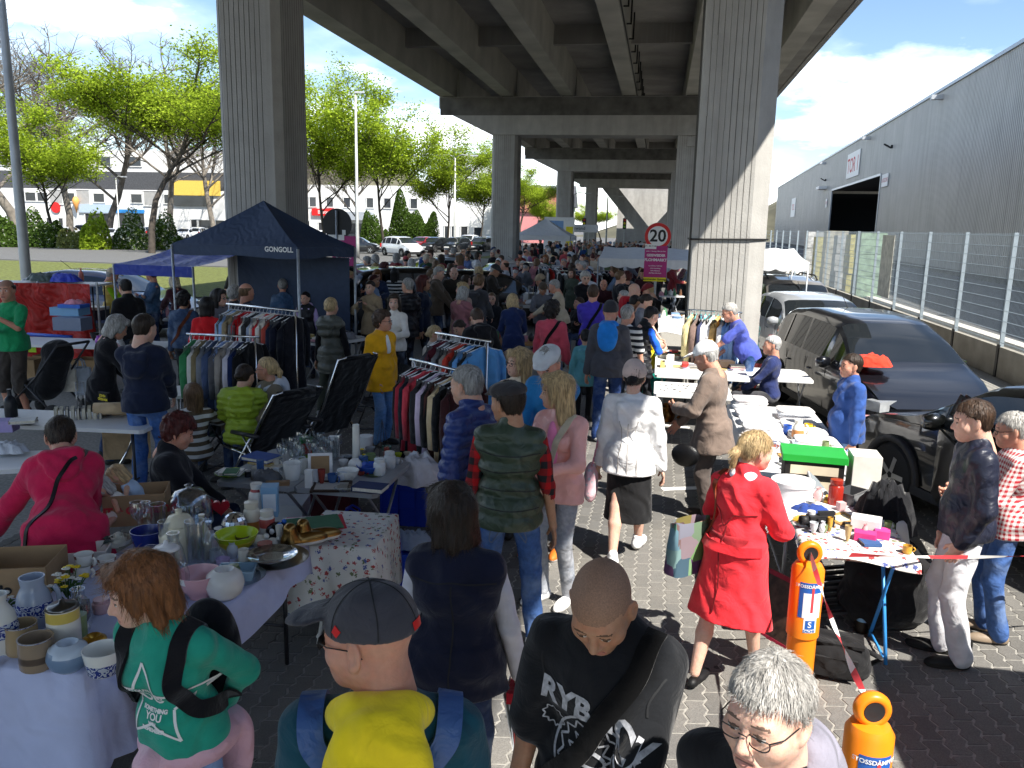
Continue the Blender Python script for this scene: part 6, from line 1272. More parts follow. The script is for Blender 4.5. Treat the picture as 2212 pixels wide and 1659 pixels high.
P_(px=(1000,608),label='blonde person in taupe sweater with dark backpack',h=1.66,face=60,hyaw=40,fem=1,hair=('bob','blond'),top=dict(col='a48c80',off=.016),bot=dict(col='26282e'),skin='p')
P_(px=(1106,634),label='blonde person in navy belted coat with striped scarf bending down',h=1.64,face=20,lean=14,hpit=26,fem=1,hair=('bob','blond'),scarf='8c9cb8',top=dict(col='1a2850',off=.026,hem=.52),bot=dict(col='1a1a22'),arms=('low','low'))
P_(px=(1092,562),label='person in pale grey t-shirt with balding head',h=1.78,face=110,hyaw=-20,hair=('fringe','dark'),top=Tee('a2a4aa',hem=.82),bot=dict(col='4a6a96'),arms=('low','low'),skin='r',w=1.1)
P_(px=(1193,648),label='person with dark curly hair in coral sweater, strap across the back',h=1.66,face=-14,fem=1,w=1.2,hair=('afro','black'),top=dict(col='b84656',off=.018,hem=.86),bot=dict(col='5c7eac',off=.01),shoe='e8e8e8',arms=('down','down'),skin='t')
P_(px=(1282,612),label='person in purple t-shirt with black strap, seen from behind',h=1.80,face=2,hair=('short','brown'),w=1.2,top=Tee('4436a4',hem=.78,off=.018),bot=dict(col='24283a'),arms=('low','low'),skin='r')
P_(px=(1320,648),label='person in grey soft-shell jacket with blue hood lining and dark beanie',h=1.78,face=-4,hat=('beanie','2c2c30'),top=dict(col='46464c',off=.030,hem=.80,hood=1,hoodcol='1c74c4',wide=1.06),bot=dict(col='243a68',off=.012),shoe='e8e8e8',w=1.14,skin='r',legs='walk')
P_(px=(1266,708),label='child in turquoise jacket with pale headband',h=1.28,face=4,child=.5,hair=('bun','black'),fem=1,top=dict(col='5c9aa4',off=.030,hem=.70,hood=1),bot=dict(kind='cloth',col='16161a'),arms=('down','down'))
P_(px=(1356,655),label='grey-haired person in striped polo shirt',h=1.70,face=-30,hair=('short','grey'),top=Tee('1e2026',kind='stripe',hem=.84,off=.014),bot=dict(col='38404e'),skin='r',w=1.14)
P_(px=(1413,660),label='dark-haired person in black vest and bright blue t-shirt with yellow bag',h=1.68,face=-58,hpit=22,lean=8,hair=('short','black'),top=dict(kind='nylon',col='15161b',off=.030,sl=0,hem=.72,puff=.08,collar=1,arm=dict(col='1c58c8',len=0)),bot=dict(kind='cloth',col='202228'),arms=('bag','front'),skin='p')
P_(px=(1372,612),label='bald person in red and navy sports jacket',h=1.76,face=-64,hpit=10,top=dict(kind='nylon',col='202a50',off=.028,hoodcol='a81c28'),bot=dict(col='22242c'),skin='p',w=1.12)
P_(px=(1376,636),label='dark-haired boy in navy jacket looking down right',h=1.62,face=-50,hpit=24,hair=('short','black'),top=dict(col='1a2236',off=.024),bot=dict(col='22242c'),skin='t')
P_(px=(1402,634),label='person in grey shirt with sunglasses on dark tied hair',h=1.66,face=-100,hpit=24,fem=1,hair=('bun','dark'),top=Tee('74777e'),bot=dict(col='2a2c34'),arms=('low','low'),skin='p')
P_(px=(1366,706),label='small child in red cap and pale blue jacket',h=1.08,face=-40,child=.6,hat=('baseball','b81c1c'),top=dict(col='5a90c8',off=.02),bot=dict(col='30343e'))
P_(px=(1340,583),label='bearded person in black printed jersey with number 89',h=1.80,face=-72,hair=('short','lbrown'),specs=1,top=dict(col='191a20',off=.022,hem=.82),bot=dict(col='1c1e24'),w=1.12,skin='p')
P_(px=(1236,578),label='person with long brown hair in olive green cardigan',h=1.66,face=160,fem=1,hair=('xlong','brown'),top=dict(col='424a40',off=.022,hem=.66),bot=dict(col='22242a'))
P_(px=(1252,640),label='dark-haired person wrapped in a black jacket, sitting',h=1.66,face=140,hyaw=-20,fem=1,legs='sit',hair=('bun','brown'),top=dict(col='131317',off=.034,collar=1),arms=('cross','cross'))
P_(px=(1195,602),label='grey-haired person in beige shirt bending over white boxes',h=1.72,face=86,lean=12,hpit=14,hair=('short','grey'),top=dict(col='b0a48e',off=.018),arms=('reach','reach'),bot=dict(col='6a6054'),skin='r')
P_(px=(1028,664),label='person with dark hood bending over the clothes rails',h=1.70,face=30,lean=30,hpit=20,hair=('short','brown'),top=dict(col='101014',off=.036,hood=1,hem=.72),arms=('low','low'))
P_(px=(988,690),label='dark-haired person in grey sweatshirt sitting behind the rail',h=1.66,face=150,legs='sit',hpit=26,hair=('bun','dark'),top=dict(col='b4b2ac',off=.020),arms=('lap','lap'),fem=1)
P_(px=(938,700),label='blonde person with glasses sitting behind the clothes rail',h=1.64,face=-110,legs='sit',hyaw=20,hair=('bun','blond'),specs=1,fem=1,top=dict(col='b0a89c',off=.022))
P_(px=(610,600),label='person in denim jacket with brown strap under the gazebo edge',h=1.66,face=20,fem=1,hair=('bun','grey'),top=dict(kind='denim',col='3c5472',off=.020),skin='r')
P_(px=(530,612),label='person in dark blue suit jacket with thinning brown hair',h=1.76,face=-30,hair=('fringe','lbrown'),top=dict(col='151a2e',off=.022),skin='r')
P_(px=(505,615),label='grey curly-haired person in dark coat before the gazebo',h=1.66,face=-10,fem=1,hair=('curly','grey'),top=dict(col='2a2a30',off=.024))
P_(px=(445,640),label='person in bright red jacket half hidden behind the grey coat',h=1.64,face=10,fem=1,hair=('bob','black'),top=dict(col='c01820',off=.024))
P_(px=(880,540),label='dark-haired person in blue jacket by the black parked car',h=1.78,face=-60,hair=('short','black'),top=dict(col='2c4468',off=.026),bot=dict(col='1c2030'))
P_(px=(925,575),label='person with brown hood in dark coat eating',h=1.66,face=-80,hpit=16,fem=1,hair=('bob','brown'),hat=('beanie','4a3a34'),top=dict(col='2c2220',off=.026))
P_(px=(852,578),label='person in black and white striped sweater',h=1.66,face=10,fem=1,hair=('xlong','black'),top=dict(kind='stripe',col='141416',off=.020))
P_(px=(952,570),label='blonde person in black dress with cream fur vest',h=1.68,face=165,fem=1,hair=('long','blond'),top=dict(col='121214',off=.018,hem=.5),bot=dict(t='sk',kind='cloth',col='121214',len=.6))
P_(px=(1008,548),label='person in blue-grey sweater with brown hair',h=1.66,face=170,hpit=22,fem=1,hair=('bob','lbrown'),top=dict(col='56668e',off=.018,collar=1),bot=dict(col='1c2440'))
P_(px=(1065,540),label='grey-haired person in black jacket in the middle of the crowd',h=1.74,face=150,hair=('short','silver'),top=dict(col='131317',off=.026))
P_(px=(1035,575),label='blonde person in pink sweater with pale shawl',h=1.66,face=60,fem=1,hair=('bob','blond'),top=dict(col='d49aa0',off=.022))
P_(px=(1122,558),label='curly red-blonde person in dark cardigan',h=1.64,face=150,fem=1,hair=('curly','auburn'),top=dict(col='17171b',off=.022))
P_(px=(1135,528),label='person in white hooded sweatshirt in the crowd',h=1.76,face=170,hair=('short','dark'),top=dict(col='d4d6dc',off=.024))
P_(px=(1120,530),label='bald person in pale blue jacket with black strap',h=1.76,face=120,hpit=20,top=dict(kind='nylon',col='9cb4cc',off=.026),skin='r')
P_(px=(1062,630),label='bearded person sitting beside the navy coat in dark jacket',h=1.72,face=190,legs='sit',hair=('short','lbrown'),top=dict(col='1c1e24',off=.026),skin='p')
P_(px=(1335,560),label='person in dark patterned coat before the white awning',h=1.72,face=160,hair=('bob','brown'),fem=1,top=dict(col='2a2622',off=.024))
# ================================================================ the dense crowd farther back
def crowd():
 r = random.Random(5); T = []; y0 = 400
 specs = [dict(hair=('short','dark')),dict(hair=('short','grey'),w=1.12),dict(hair=('bob','brown'),fem=1),dict(hair=('xlong','dark'),fem=1),dict(hair=('fringe','grey'),w=1.15,age=0),dict(hair=('short','black'),hat=('baseball','202020')),dict(hair=('bun','blond'),fem=1),dict(hair=('curly','brown'),fem=1),dict(hair=('short','lbrown'),hat=('beanie','303038')),dict(hair=('long','blond'),fem=1)]
 poses = [('down','down'),('low','low'),('front','front'),('pocket','down'),('front','down'),('cross','cross')]
 for lod,vox,hh in ((0,.021,.015),(1,.034,.024)):
  for i,s in enumerate(specs):
   o = person(pos=(0,y0+i),label='t',h=1.74,face=0,arms=poses[(i+lod) % 6],top=dict(off=.026,hem=(.84,.74,.80)[i % 3],hood=i % 2),bot=dict(col='1c2232'),vox=vox,head_h=hh,hpit=(0,14,22)[i % 3],**s); T.append((lod,o))
 tops = ['15161a','1a1c22','24262c','1c2438','2c3a58','3a3a3e','101014','4a4a4e','5c5044','6e7078','8a8c92','1e3048','36302a','b8bac0','c4b8a4','3c1c22','7a2a30','35503c','2a4a80','14151a','17181c','202126','54483c','a06a70','d8d8da','18181c','4c7090','9a8a74','b04a50','6a7a58','c8ccd2','7c94b4','8c6a9a','d8c8b0']
 bots = ['1a2030','22242a','2c3a58','15161a','3a3c42','24344e']; hc = list(HAIRC.values()); sk = ['l','p','r','t','l','p']
 for _,o in T: KIDS[o.name] = list(o.children)+[]
 for _,o in T:
  for ch in KIDS[o.name]: KIDS[ch.name] = ()
 used = [(i['pos'][0],i['pos'][1]) for i in PINFO.values()]; n = 0; tries = 0
 while n < 285 and tries < 9000:
  tries += 1; y = 13.5+60*r.random()**1.15; a,b = (-7.4,.2) if y < 20 else (-8.4,.6) if y < 34 else (-8.2,2.6); x = r.uniform(a,b)
  if any(abs(x-cx) < .95 and abs(y-cy) < .95 for cx in (BX-CDX,BX+CDX) for cy in PY): continue
  if any((x-u)**2+(y-v)**2 < (.40 if y < 22 else .34)**2 for u,v in used): continue
  px,py,z = proj((x,y,1.74))
  if y < 24 and not (700 < px < 1420): continue
  if y < 17 and 1160 < px < 1330 and y < 15.5: continue
  if 1345 < px < 1440 and y < 14.6: continue
  used.append((x,y)); lod = 0 if y < 26 else 1; _,src = r.choice([t for t in T if t[0] == lod]); tc = r.choice(tops); h = r.uniform(.90,1.06)
  LAST.clear(); c = copytree(src,None,(x,y,0),rad(r.choice((0,20,-20,90,-90,180,160,200,r.uniform(0,360))))); c.scale = (h,h,h); c.color = (*SKIN[r.choice(sk)],1)
  for ch in LAST:
   if ch.name.startswith(('jacket','shirt')): ch.color = (*hexc(tc),1)
   elif ch.name.startswith('trousers'): ch.color = (*hexc(r.choice(bots)),1)
   elif ch.name.startswith('hair'): ch.color = (*r.choice(hc),1)
   elif ch.name.startswith('cap'): ch.color = (*hexc(r.choice(tops)),1)
  tag(c,colname(tc)+'-clad shopper in the '+('middle of the dense crowd' if y < 30 else 'far crowd below the viaduct'),'person',colname(tc)+'-clad shoppers in the '+('middle' if y < 30 else 'far')+' crowd'); SHARE.add(c.name); n += 1
 for _,o in T:
  for ch in list(o.children): bpy.data.objects.remove(ch)
  bpy.data.objects.remove(o)
 PINFO.pop('t',None); print('crowd',n)
SHARE = set()
crowd()
def floral(sc,th):
 def g(nt,tc,base,B):
  v = N_(nt,'ShaderNodeTexVoronoi',{'Vector': tc.outputs['Object'],'Scale': sc}); n = N_(nt,'ShaderNodeTexNoise',{'Vector': tc.outputs['Object'],'Scale': sc*4,'Detail': 2.0}); sp = N_(nt,'ShaderNodeSeparateColor',{0: v.outputs['Color']})
  c = mixc(nt,fm(nt,'GREATER_THAN',sp.outputs[0],.5),(.42,.06,.06),mixc(nt,fm(nt,'GREATER_THAN',sp.outputs[1],.5),(.16,.20,.10),(.10,.13,.34)))
  return mixc(nt,fm(nt,'LESS_THAN',fm(nt,'ADD',v.outputs['Distance'],fm(nt,'MULTIPLY',fm(nt,'SUBTRACT',n.outputs[0],.5),1.1)),th),base,c)
 return g
# ================================================================ near left stall: crockery on a lilac cloth
T0 = .76
def on(px,py,z=T0): return at(px,py,z)
# long cloth-covered tables: right one along the walk, left one nearer the camera
tb = table('table with lilac cloth full of glass and china, near left',(-2.02,3.05),(-2.02,4.42),.95,T0,M_tabw,M_legd,'h',M_clothl,.22)
tb2 = table('table with lilac cloth holding stoneware mugs, lower left corner',(-4.3,2.62),(-2.30,2.80),.75,T0,M_tabw,M_legd,'h',M_clothl,.52)
table('small table with flowered cloth at the end of the lilac table',(-2.12,4.46),(-1.62,4.50),.62,.70,M_tabw,mat('white_tube',(.75,.75,.74),.4),'x',wrinkle(mat('flowered_cloth',(.72,.71,.66),.85,var=.05,fn=floral(24.0,.30)),5,.2),.50)
W_,BLU = 'e4e2da','24346e'
KS = 1.3
def L(kind,px,py,r,h,col,label,cat=None,z=T0,**k): return lathe(kind,on(px,py,z),r*KS,h*KS,col,label,cat,**k)
def swirl(nt,tc,base,B):
 w = N_(nt,'ShaderNodeTexWave',{'Vector': tc.outputs['Object'],'Scale': 14.0,'Distortion': 16.0,'Detail': 2.0,'Detail Scale': 2.2},wave_type='RINGS'); return mixc(nt,fm(nt,'GREATER_THAN',w.outputs[1] if len(w.outputs) > 1 else w.outputs[0],.52),base,(.025,.045,.22))
gl = mat('blue_scroll_glaze',(.46,.49,.55),.22,var=.05,fn=swirl)
L('jug',78,1352,.062,.19,'9aa4b4','grey-blue stoneware jug with blue pattern, left corner','jug',bands=[(.25,.5,gl)],handle=.03,rz=.5)
L('vase',4,1408,.06,.21,'d4d2ca','white vase with blue scrolls at the left edge','vase',bands=[(.3,.55,gl),(.92,1,gl)])
L('mug',142,1402,.052,.155,'ddd8ca','white beer stein with pewter lid and painted horse','stein',handle=.045,rz=2.8,lid='metal',bands=[(.82,.9,(.6,.45,.1))])
L('mug',50,1408,.050,.105,'a08a68','plain tan stoneware mug with blue rim','mug',bands=[(.9,1,gl)],handle=.035,rz=3.4)
L('mug',82,1440,.053,.105,'93806a','tan stoneware mug with dark flower pattern','mug',bands=[(.9,1,gl),(.2,.55,(.10,.07,.05))],handle=.035,rz=.3)
L('sphere',150,1447,.066,.10,'b8c4d0','round white and blue glazed pot before the stein','pot',bands=[(.15,.75,(.16,.24,.36))])
L('pot',225,1452,.062,.085,W_,'white and blue patterned colander pot','pot',bands=[(.15,.7,gl)])
L('sphere',205,1412,.045,.07,'b08a3c','small brass pot behind the colander','pot',m=M_metal)
L('vase',175,1368,.045,.17,'c8ccd0','clear glass jar holding flowers','jar',m=M_glass)
def flowers(label,px,py,z,cols,n=16,spread=.07,h=.12,leafc='3c5a2c'):
 p = on(px,py,z); t = empty('flower_bunch',p); r = random.Random(px); q = MB()
 for k in range(n):
  a = r.uniform(0,6.28); s = spread*math.sqrt(r.random()); e = (s*math.cos(a),s*math.sin(a),h*r.uniform(.6,1)); q.tube([(e[0]*.3,e[1]*.3,0),e],.003,4)
  b = MB(); rr = r.uniform(.014,.024)
  for j in range(6): aa = j*1.05; b.lathe([(0,0),(rr*.55,rr*.12),(0,rr*.3)],7,c=(e[0]+rr*.6*math.cos(aa),e[1]+rr*.6*math.sin(aa),e[2]),R=rotx(.5*math.sin(aa)))
  b.lathe([(0,rr*.1),(rr*.35,rr*.3),(0,rr*.6)],7,c=e); b.obj('blossom',M_cloth,t,True,col=cols[k % len(cols)])
 for j in range(8): a = j*.8; q.add([(0,0,h*.3),(.05*math.cos(a)-.01,.05*math.sin(a),h*.5),(.08*math.cos(a),.08*math.sin(a),h*.4),(.05*math.cos(a)+.01,.05*math.sin(a),h*.45)],[(0,1,2,3)])
 q.obj('stems',M_cloth,t,col=leafc)['kind'] = 'stuff'; return put(t,label,'flowers')
flowers('yellow and white artificial flower bunch left of the auburn hair',150,1290,T0+.07,['e8c820','e8e6dc','f0d83c','e8e6dc'],18,.085,.13)
flowers('white artificial flowers at the left edge',10,1330,T0+.02,['e6e6e0'],8,.05,.12)
def rose(px,py):
 p = on(px,py); t = empty('artificial_rose',p); r = random.Random(3)
 for k in range(16):
  a = k*2.4; rr = .012+.0036*k; b = MB(); P = []
  for v in range(5):
   u = v/4; P.append([(rr*math.cos(a+w_)*(1+.35*u*k/16),rr*math.sin(a+w_)*(1+.35*u*k/16),.06+.05*u-.0016*k*(1+u*.8)) for w_ in np.linspace(-.75,.75,6)])
  b.grid(np.array(P)); b.obj('petal',M_cloth,t,True,col='e2dccb')
 for a in (2.2,3.4,4.4): b = MB(); P = [[(math.cos(a)*u*.12-math.sin(a)*v*.035*math.sin(math.pi*min(u+.15,1)),math.sin(a)*u*.12+math.cos(a)*v*.035*math.sin(math.pi*min(u+.15,1)),.05+.03*math.sin(u*3)) for v in (-1,0,1)] for u in np.linspace(.1,1,6)]; b.grid(np.array(P)); b.obj('leaf',M_cloth,t,True,col='35463e')
 put(t,'large cream artificial rose behind the auburn hair','flower')
rose(258,1188)
def dish(px,py,w,d,h,col,label,rz=0,z=T0):
 t = empty('serving_dish',on(px,py,z),rz); b = MB()
 for c,dd in (((0,-d/2,h/2),(w,.008,h)),((0,d/2,h/2),(w,.008,h)),((-w/2,0,h/2),(.008,d-.008,h)),((w/2,0,h/2),(.008,d-.008,h)),((0,0,.005),(w-.008,d-.008,.01))): b.box(c,dd)
 V = np.concatenate(b.v); k = 1+.12*V[:,2:3]/h; V[:,:2] *= k; b.v = [V]; b.obj('dish_body',M_ceram,t,col=col); b = MB(); b.box((0,-d/2*1.13,h),(w*1.12,.012,.006)); b.box((0,d/2*1.13,h),(w*1.12,.012,.006)); b.obj('rim',M_ceram,t,col=col); put(t,label,'dish')
dish(190,1208,.20,.15,.07,W_,'white rectangular baking dish near the crimson jacket',.4)
for k,(x,y) in enumerate(((180,1250),(183,1226),(232,1232))): L('cup',x,y,.038,.06,W_,'white cup with brown rim, '+['lower of two stacked left of the rose','upper of two stacked left of the rose','single beside the white baking dish'][k],'cup',z=T0+(0 if k != 1 else .05),bands=[(.8,.95,(.2,.08,.04))],handle=.02)
L('bowl',322,1200,.072,.12,'1c2a72','deep blue glass bowl on a patterned foot','bowl',bands=[(0,.35,M_paintb[1])])
L('urn',392,1215,.085,.24,'d6cfb6','cream lidded ginger jar with gold knob','jar',bands=[(.68,.72,M_paintb[2])])
for k,(x,y,r,h) in enumerate(((345,1175,.035,.19),(362,1222,.04,.20),(380,1262,.045,.22),(425,1232,.04,.22),(455,1222,.038,.2),(330,1250,.03,.14),(300,1160,.035,.17),(318,1145,.04,.14),(405,1160,.04,.16))): L(('tumbler','flute','vase','tumbler','bottle','wine','wine','vase','tumbler')[k],x,y,r,h,'ffffff',['tall clear tumbler left of the cream jar','champagne glass before the cream jar','clear glass vase nearest the backpack','tall ribbed glass right of the cream jar','clear glass bottle right of the cream jar','small wine glass behind the auburn hair','wine glass beside the cream rose','cut glass vase above the blue bowl','clear tumbler behind the cream jar'][k],'glass',m=M_glass)
L('bottle',440,1205,.035,.20,'d4cdb8','cream stoneware bottle in the middle of the glassware','bottle')
L('jug',365,1290,.05,.20,'d0d4da','glass coffee pot with white lid','coffee pot',m=M_glass,lid='e0e0e0',handle=.05)
L('bell',412,1128,.105,.20,'ffffff','large clear glass dome with round knob','glass dome',m=M_glass,n=32)
def heart(px,py,s,label,rz):
 t = np.linspace(0,2*math.pi,28,endpoint=False); P = [(16*math.sin(u)**3/16*s,(13*math.cos(u)-5*math.cos(2*u)-2*math.cos(3*u)-math.cos(4*u))/16*s) for u in t]; b = MB(); b.prism(P[::-1],-.02,.02,R=RF); V = np.concatenate(b.v); b.v = [V+np.array([0,0,s])]; put(b.obj('heart_ornament',M_ceram,None,False,on(px,py),rz,'b01c28'),label,'ornament')
heart(478,1112,.055,'large red heart ornament beside the glass dome',.5); heart(448,1098,.035,'small red heart ornament beside the glass dome',-.3)
def mirror_ball(px,py):
 p = on(px,py); t = empty('mirror_ball',(p[0],p[1],p[2]+.075)); n = 0
 for i,u in enumerate(np.linspace(-1.3,1.3,9)):
  m = max(4,int(16*math.cos(u)))
  for j in range(m):
   a = j*2*math.pi/m; q = MB(); R = rotz(a)@roty(-u); q.box(R@np.array([.073,0,0]),(.004,.026,.024),R); q.obj('mirror_tile',M_chrome,t)
 q = MB(); q.lathe([(0,-.07),(.04,-.058),(.07,0),(.04,.058),(0,.07)],16); q.obj('core',M_trimb,t,True); put(t,'mirrored disco ball in the middle of the lilac table','mirror ball')
mirror_ball(508,1158)
L('jar',545,1148,.038,.15,'e0d6c0','cream vase with orange stripes','vase',bands=[(.2,.4,(.55,.22,.05)),(.55,.68,(.55,.22,.05)),(.85,.95,(.4,.25,.06))])
L('jar',578,1158,.036,.13,'d8d2c4','small painted jar with red flowers','jar',bands=[(.25,.55,(.45,.08,.06))])
L('jug',556,1105,.045,.15,'e6dfd4','white and red rooster-shaped jug','jug',bands=[(.75,1,(.4,.06,.06))])
o = box('storage_tin',on(585,1112),(.10,.10,.20),'86aecb','pale blue tin with white label panel','tin',.35,M_plast,lid='7ea6c6',face='dfe6ea')
def sphereish(name,px,py,r,col,label,cat,parts=(),z=T0,m=None):
 t = empty(name,on(px,py,z)); b = MB(); b.lathe([(0,0),(r*.6,r*.1),(r*.95,r*.5),(r,r*.9),(r*.85,r*1.35),(r*.45,r*1.7),(0,r*1.8)],18,sx=1.25); b.obj('body',m or M_ceram,t,True,col=col)
 for nm,c,rr,cc in parts: b = MB(); b.lathe([(0,-rr),(rr*.7,-rr*.7),(rr,0),(rr*.7,rr*.7),(0,rr)],12,c=c); b.obj(nm,M_ceram,t,True,col=cc)
 return put(t,label,cat)
sphereish('piggy_bank',600,1163,.058,'0c0c10','black piggy bank with white skull','piggy bank',[('snout',(.075,-.02,.05),.02,'101014'),('ear',(.03,-.03,.10),.016,'2c6ac0'),('ear',(.03,.03,.10),.016,'2c6ac0'),('skull_print',(-.01,-.045,.06),.02,'e8e8e8'),('leg',(.04,-.03,.012),.014,'0c0c10'),('leg',(-.04,-.03,.012),.014,'0c0c10'),('leg',(.04,.03,.012),.014,'0c0c10'),('leg',(-.04,.03,.012),.014,'0c0c10')])
sphereish('ceramic_bird',560,1180,.04,'e4e0d6','small white ceramic bird ornament','ornament',[('head',(.045,0,.065),.02,'e4e0d6')]); sphereish('ceramic_bird',590,1180,.03,'dedace','smaller white ceramic bird right of the other','ornament',[('head',(.034,0,.05),.016,'dedace')])
L('bowl',512,1190,.095,.085,'b8cc1e','lime and yellow pointed bowl','bowl',bands=[(0,.6,(.75,.6,.03))])
L('bowl',432,1290,.085,.105,'d8a8ae','pink and white checked basket bowl','basket',bands=[(.75,1,(.75,.73,.7))])
L('sphere',487,1292,.075,.125,'d6d4ce','round white ceramic vase with small mouth','vase')
L('plate',510,1255,.12,.025,'c4d8e6','pale blue glass platter','platter',m=M_glass); dish(512,1246,.17,.12,.05,'a8c8dc','pale blue glass butter dish on the platter',.3,T0+.012)
L('plate',592,1212,.15,.02,'b8bcc0','oval silver tray under stacked glass plates','tray',m=M_metal,n=32)
for k in range(7): L('plate',588+(k % 2),1206,.105,.022,'ffffff','cut glass plate in the stack on the silver tray','plate',z=T0+.012+k*.012,m=M_glass,group='glass plates stacked on the silver tray'); SHARE.add(THINGS[-1].name)
L('cup',482,1225,.03,.04,'c8b4d8','lilac ribbon spool cup','cup')
def sneaker(px,py,rz,label,col='8a6a3c',z=T0):
 v,f,m = shoe_mesh(.008,0); o = qobj('sneaker',(v,f,m),[M_metal,M_sole],None,col); o.location = tuple(on(px,py,z)); o.rotation_euler[2] = rz; put(o,label,'shoe')
sneaker(640,1178,-.9,'gold sneaker at the right end of the lilac table'); sneaker(668,1168,-1.0,'second gold sneaker behind the first')
for k,(c,dx) in enumerate((('c24a78',0),('d8a8bc',6),('e8e2e0',-4),('b8283c',10),('3a6a4c',2))): box('picture_folder',on(675+dx,1132,T0+k*.007),(.34,.25,.006),c,['deep pink','pale pink','white','red','green'][k]+' picture folder in the pile on the lilac table','folder',.35+k*.05)
# box with dolls
carton('cardboard box with red print holding dolls',on(300,1120,T0-.02),(.36,.26,.20),.45,'GUT & GUENSTIG',tcol=M_redp)
def doll(px,py,z,rz,label,dress,hairc):
 p = on(px,py,z); P = [E_((0,0,.05),(.05,.045,.07)),C_((0,0,.11),(0,0,.14),.03),E_((0,.0,.185),.052),C_((-.05,.01,.09),(-.13,.05,.06),.018,.014),C_((.05,.01,.09),(.13,.05,.06),.018,.014),C_((-.03,.02,.0),(-.07,.17,.01),.026,.018),C_((.03,.02,.0),(.08,.17,.01),.026,.018),E_((-.075,.19,.015),(.018,.03,.018)),E_((.085,.19,.015),(.018,.03,.018))]
 o = qobj('doll',sdf_mesh(P,.008,.015),M_skin,None,(.66,.40,.28)); o.location = tuple(p); o.rotation_euler = (rad(-38),0,rz)
 qobj('dress',sdf_mesh([E_((0,.0,.05),(.062,.056,.075)),C_((0,.02,.0),(0,.06,.0),.06,.07)],.009,.02,lambda F,X,Y,Z: F+folds(4,.005,50)(X,Y,Z)),M_cloth,o,dress); v,f = hair_mesh('bob',.009)[:2]; qobj('hair',(v*.52+np.array([0,0,.185]),f),M_hair,o,HAIRC[hairc]); put(o,label,'doll')
doll(262,1092,T0+.09,2.6,'doll with fair hair and bare arms in the cardboard box','d8d2c8','silver'); doll(298,1068,T0+.10,2.2,'doll in pale blue dress behind the other doll','aac0dc','blond')
carton('brown fruit carton marked Bio at the left edge',at(35,1290,.70),(.42,.30,.22),.35,'Bio')
bag('crumpled white plastic bag hanging at the lower left',at(40,1560,.42),(.30,.16,.26),'dcdcdc',.3,M_nylon,cat='bag',name='plastic_bag')
box('brass_lamp_box',at(60,1640,.15),(.4,.3,.2),'2a2c34','dark box below the table in the lower left corner','box',.4)
carton('open brown carton under the lilac table',at(160,1600,.05),(.5,.4,.3),.2)
KS = 1.12
# ================================================================ two grey tables behind
Z2 = .74
table('left grey folding table with books and glasses',(-3.16,5.37),(-2.55,5.37),.95,Z2,M_tabg,M_leg,'x'); table('right grey folding table with frames and jars',(-2.54,5.37),(-1.91,5.37),.95,Z2,M_tabg,M_leg,'x')
o2 = lambda x,y,dz=0: at(x,y,Z2+dz)
L('plate',500,1026,.11,.02,'9cc21c','lime green plate under a pile of books','plate',z=Z2,n=26)
for k,(c,w) in enumerate((('e0dcd4',.20),('b4b0a8',.17),('e6e2da',.16),('3a6a4a',.10))): book(o2(500,1022,.018+k*.022),(w,.13,.02),c,['white paperback at the bottom of the pile on the lime plate','grey paperback in the pile on the lime plate','cream paperback high in the pile on the lime plate','small green book on top of the pile'][k],.1*k)
for k,(c,x,y,d) in enumerate((('2a4a8c',565,992,(.26,.19,.03)),('c8a850',570,1000,(.2,.14,.015)),('ddd6c8',578,1010,(.2,.14,.015)))): book(o2(x,y,.05-.02*k),d,c,['large blue hardback on the left grey table','ochre booklet under the blue hardback','white booklet under the blue hardback'][k],-.25+.1*k)
heap('clear_plastic_wrap',o2(575,1035),.13,.08,.07,'5a5c60','dark things wrapped in crumpled clear film','packaging',3,M_nylon)
box('wooden_block',o2(600,1048),(.17,.05,.03),'8a6a48','wooden block beside the film wrapping','block',.35,M_wood)
r_ = random.Random(9); n = 0
for i in range(5):
 for j in range(5):
  p = (-2.86+j*.085+r_.uniform(-.015,.015),5.85+i*.095+r_.uniform(-.015,.015),Z2); k = ('wine','flute','wine','tumbler')[(i+j) % 4]; lathe(k,p,.036 if k == 'wine' else .030,.19 if k == 'wine' else .20 if k == 'flute' else .12,'ffffff',{'wine': 'clear wine glass','flute': 'clear champagne glass','tumbler': 'clear tumbler'}[k]+' in the glass cluster on the left grey table','glass',m=M_glass,n=14,group={'wine': 'wine','flute': 'champagne','tumbler': 'tumbler'}[k]+' glasses on the left grey table'); SHARE.add(THINGS[-1].name)
box('tea_box',o2(662,985),(.10,.10,.15),'2a6a3c','green and red lamp packing box on the grey table','box',.5,face='b82c24')
box('shoe_tree_box',o2(722,985),(.08,.06,.17),'dededc','white packing box with dark print on the grey table','box',.15,face='b0b0b0')
L('cup',640,1008,.05,.035,'9cc21c','shallow lime green cup','cup',z=Z2); L('cup',668,1003,.04,.06,'9cc21c','taller lime green cup','cup',z=Z2)
L('pot',632,1036,.062,.12,'e2e0da','white ribbed flower pot','pot',z=Z2); L('pot',660,1022,.045,.095,'dad8d0','smaller white flower pot behind the ribbed one','pot',z=Z2)
def pframe(px,py,w,h,col,inner,label,rz,tilt=-.25,z=Z2):
 t = empty('framed_picture',at(px,py,z)); t.rotation_euler = (tilt,0,rz); b = MB()
 for c,d in (((0,0,h),(w,.015,.022)),((0,0,.011),(w,.015,.022)),((-w/2,0,h/2),(.022,.015,h+.02)),((w/2,0,h/2),(.022,.015,h+.02))): q = MB(); q.box(c,d); q.obj('frame_bar',M_wood,t,col=col)
 q = MB(); q.box((0,.002,h/2),(w-.02,.006,h-.02)); q.obj('picture',M_paper,t,col=inner); put(t,label,'picture frame')
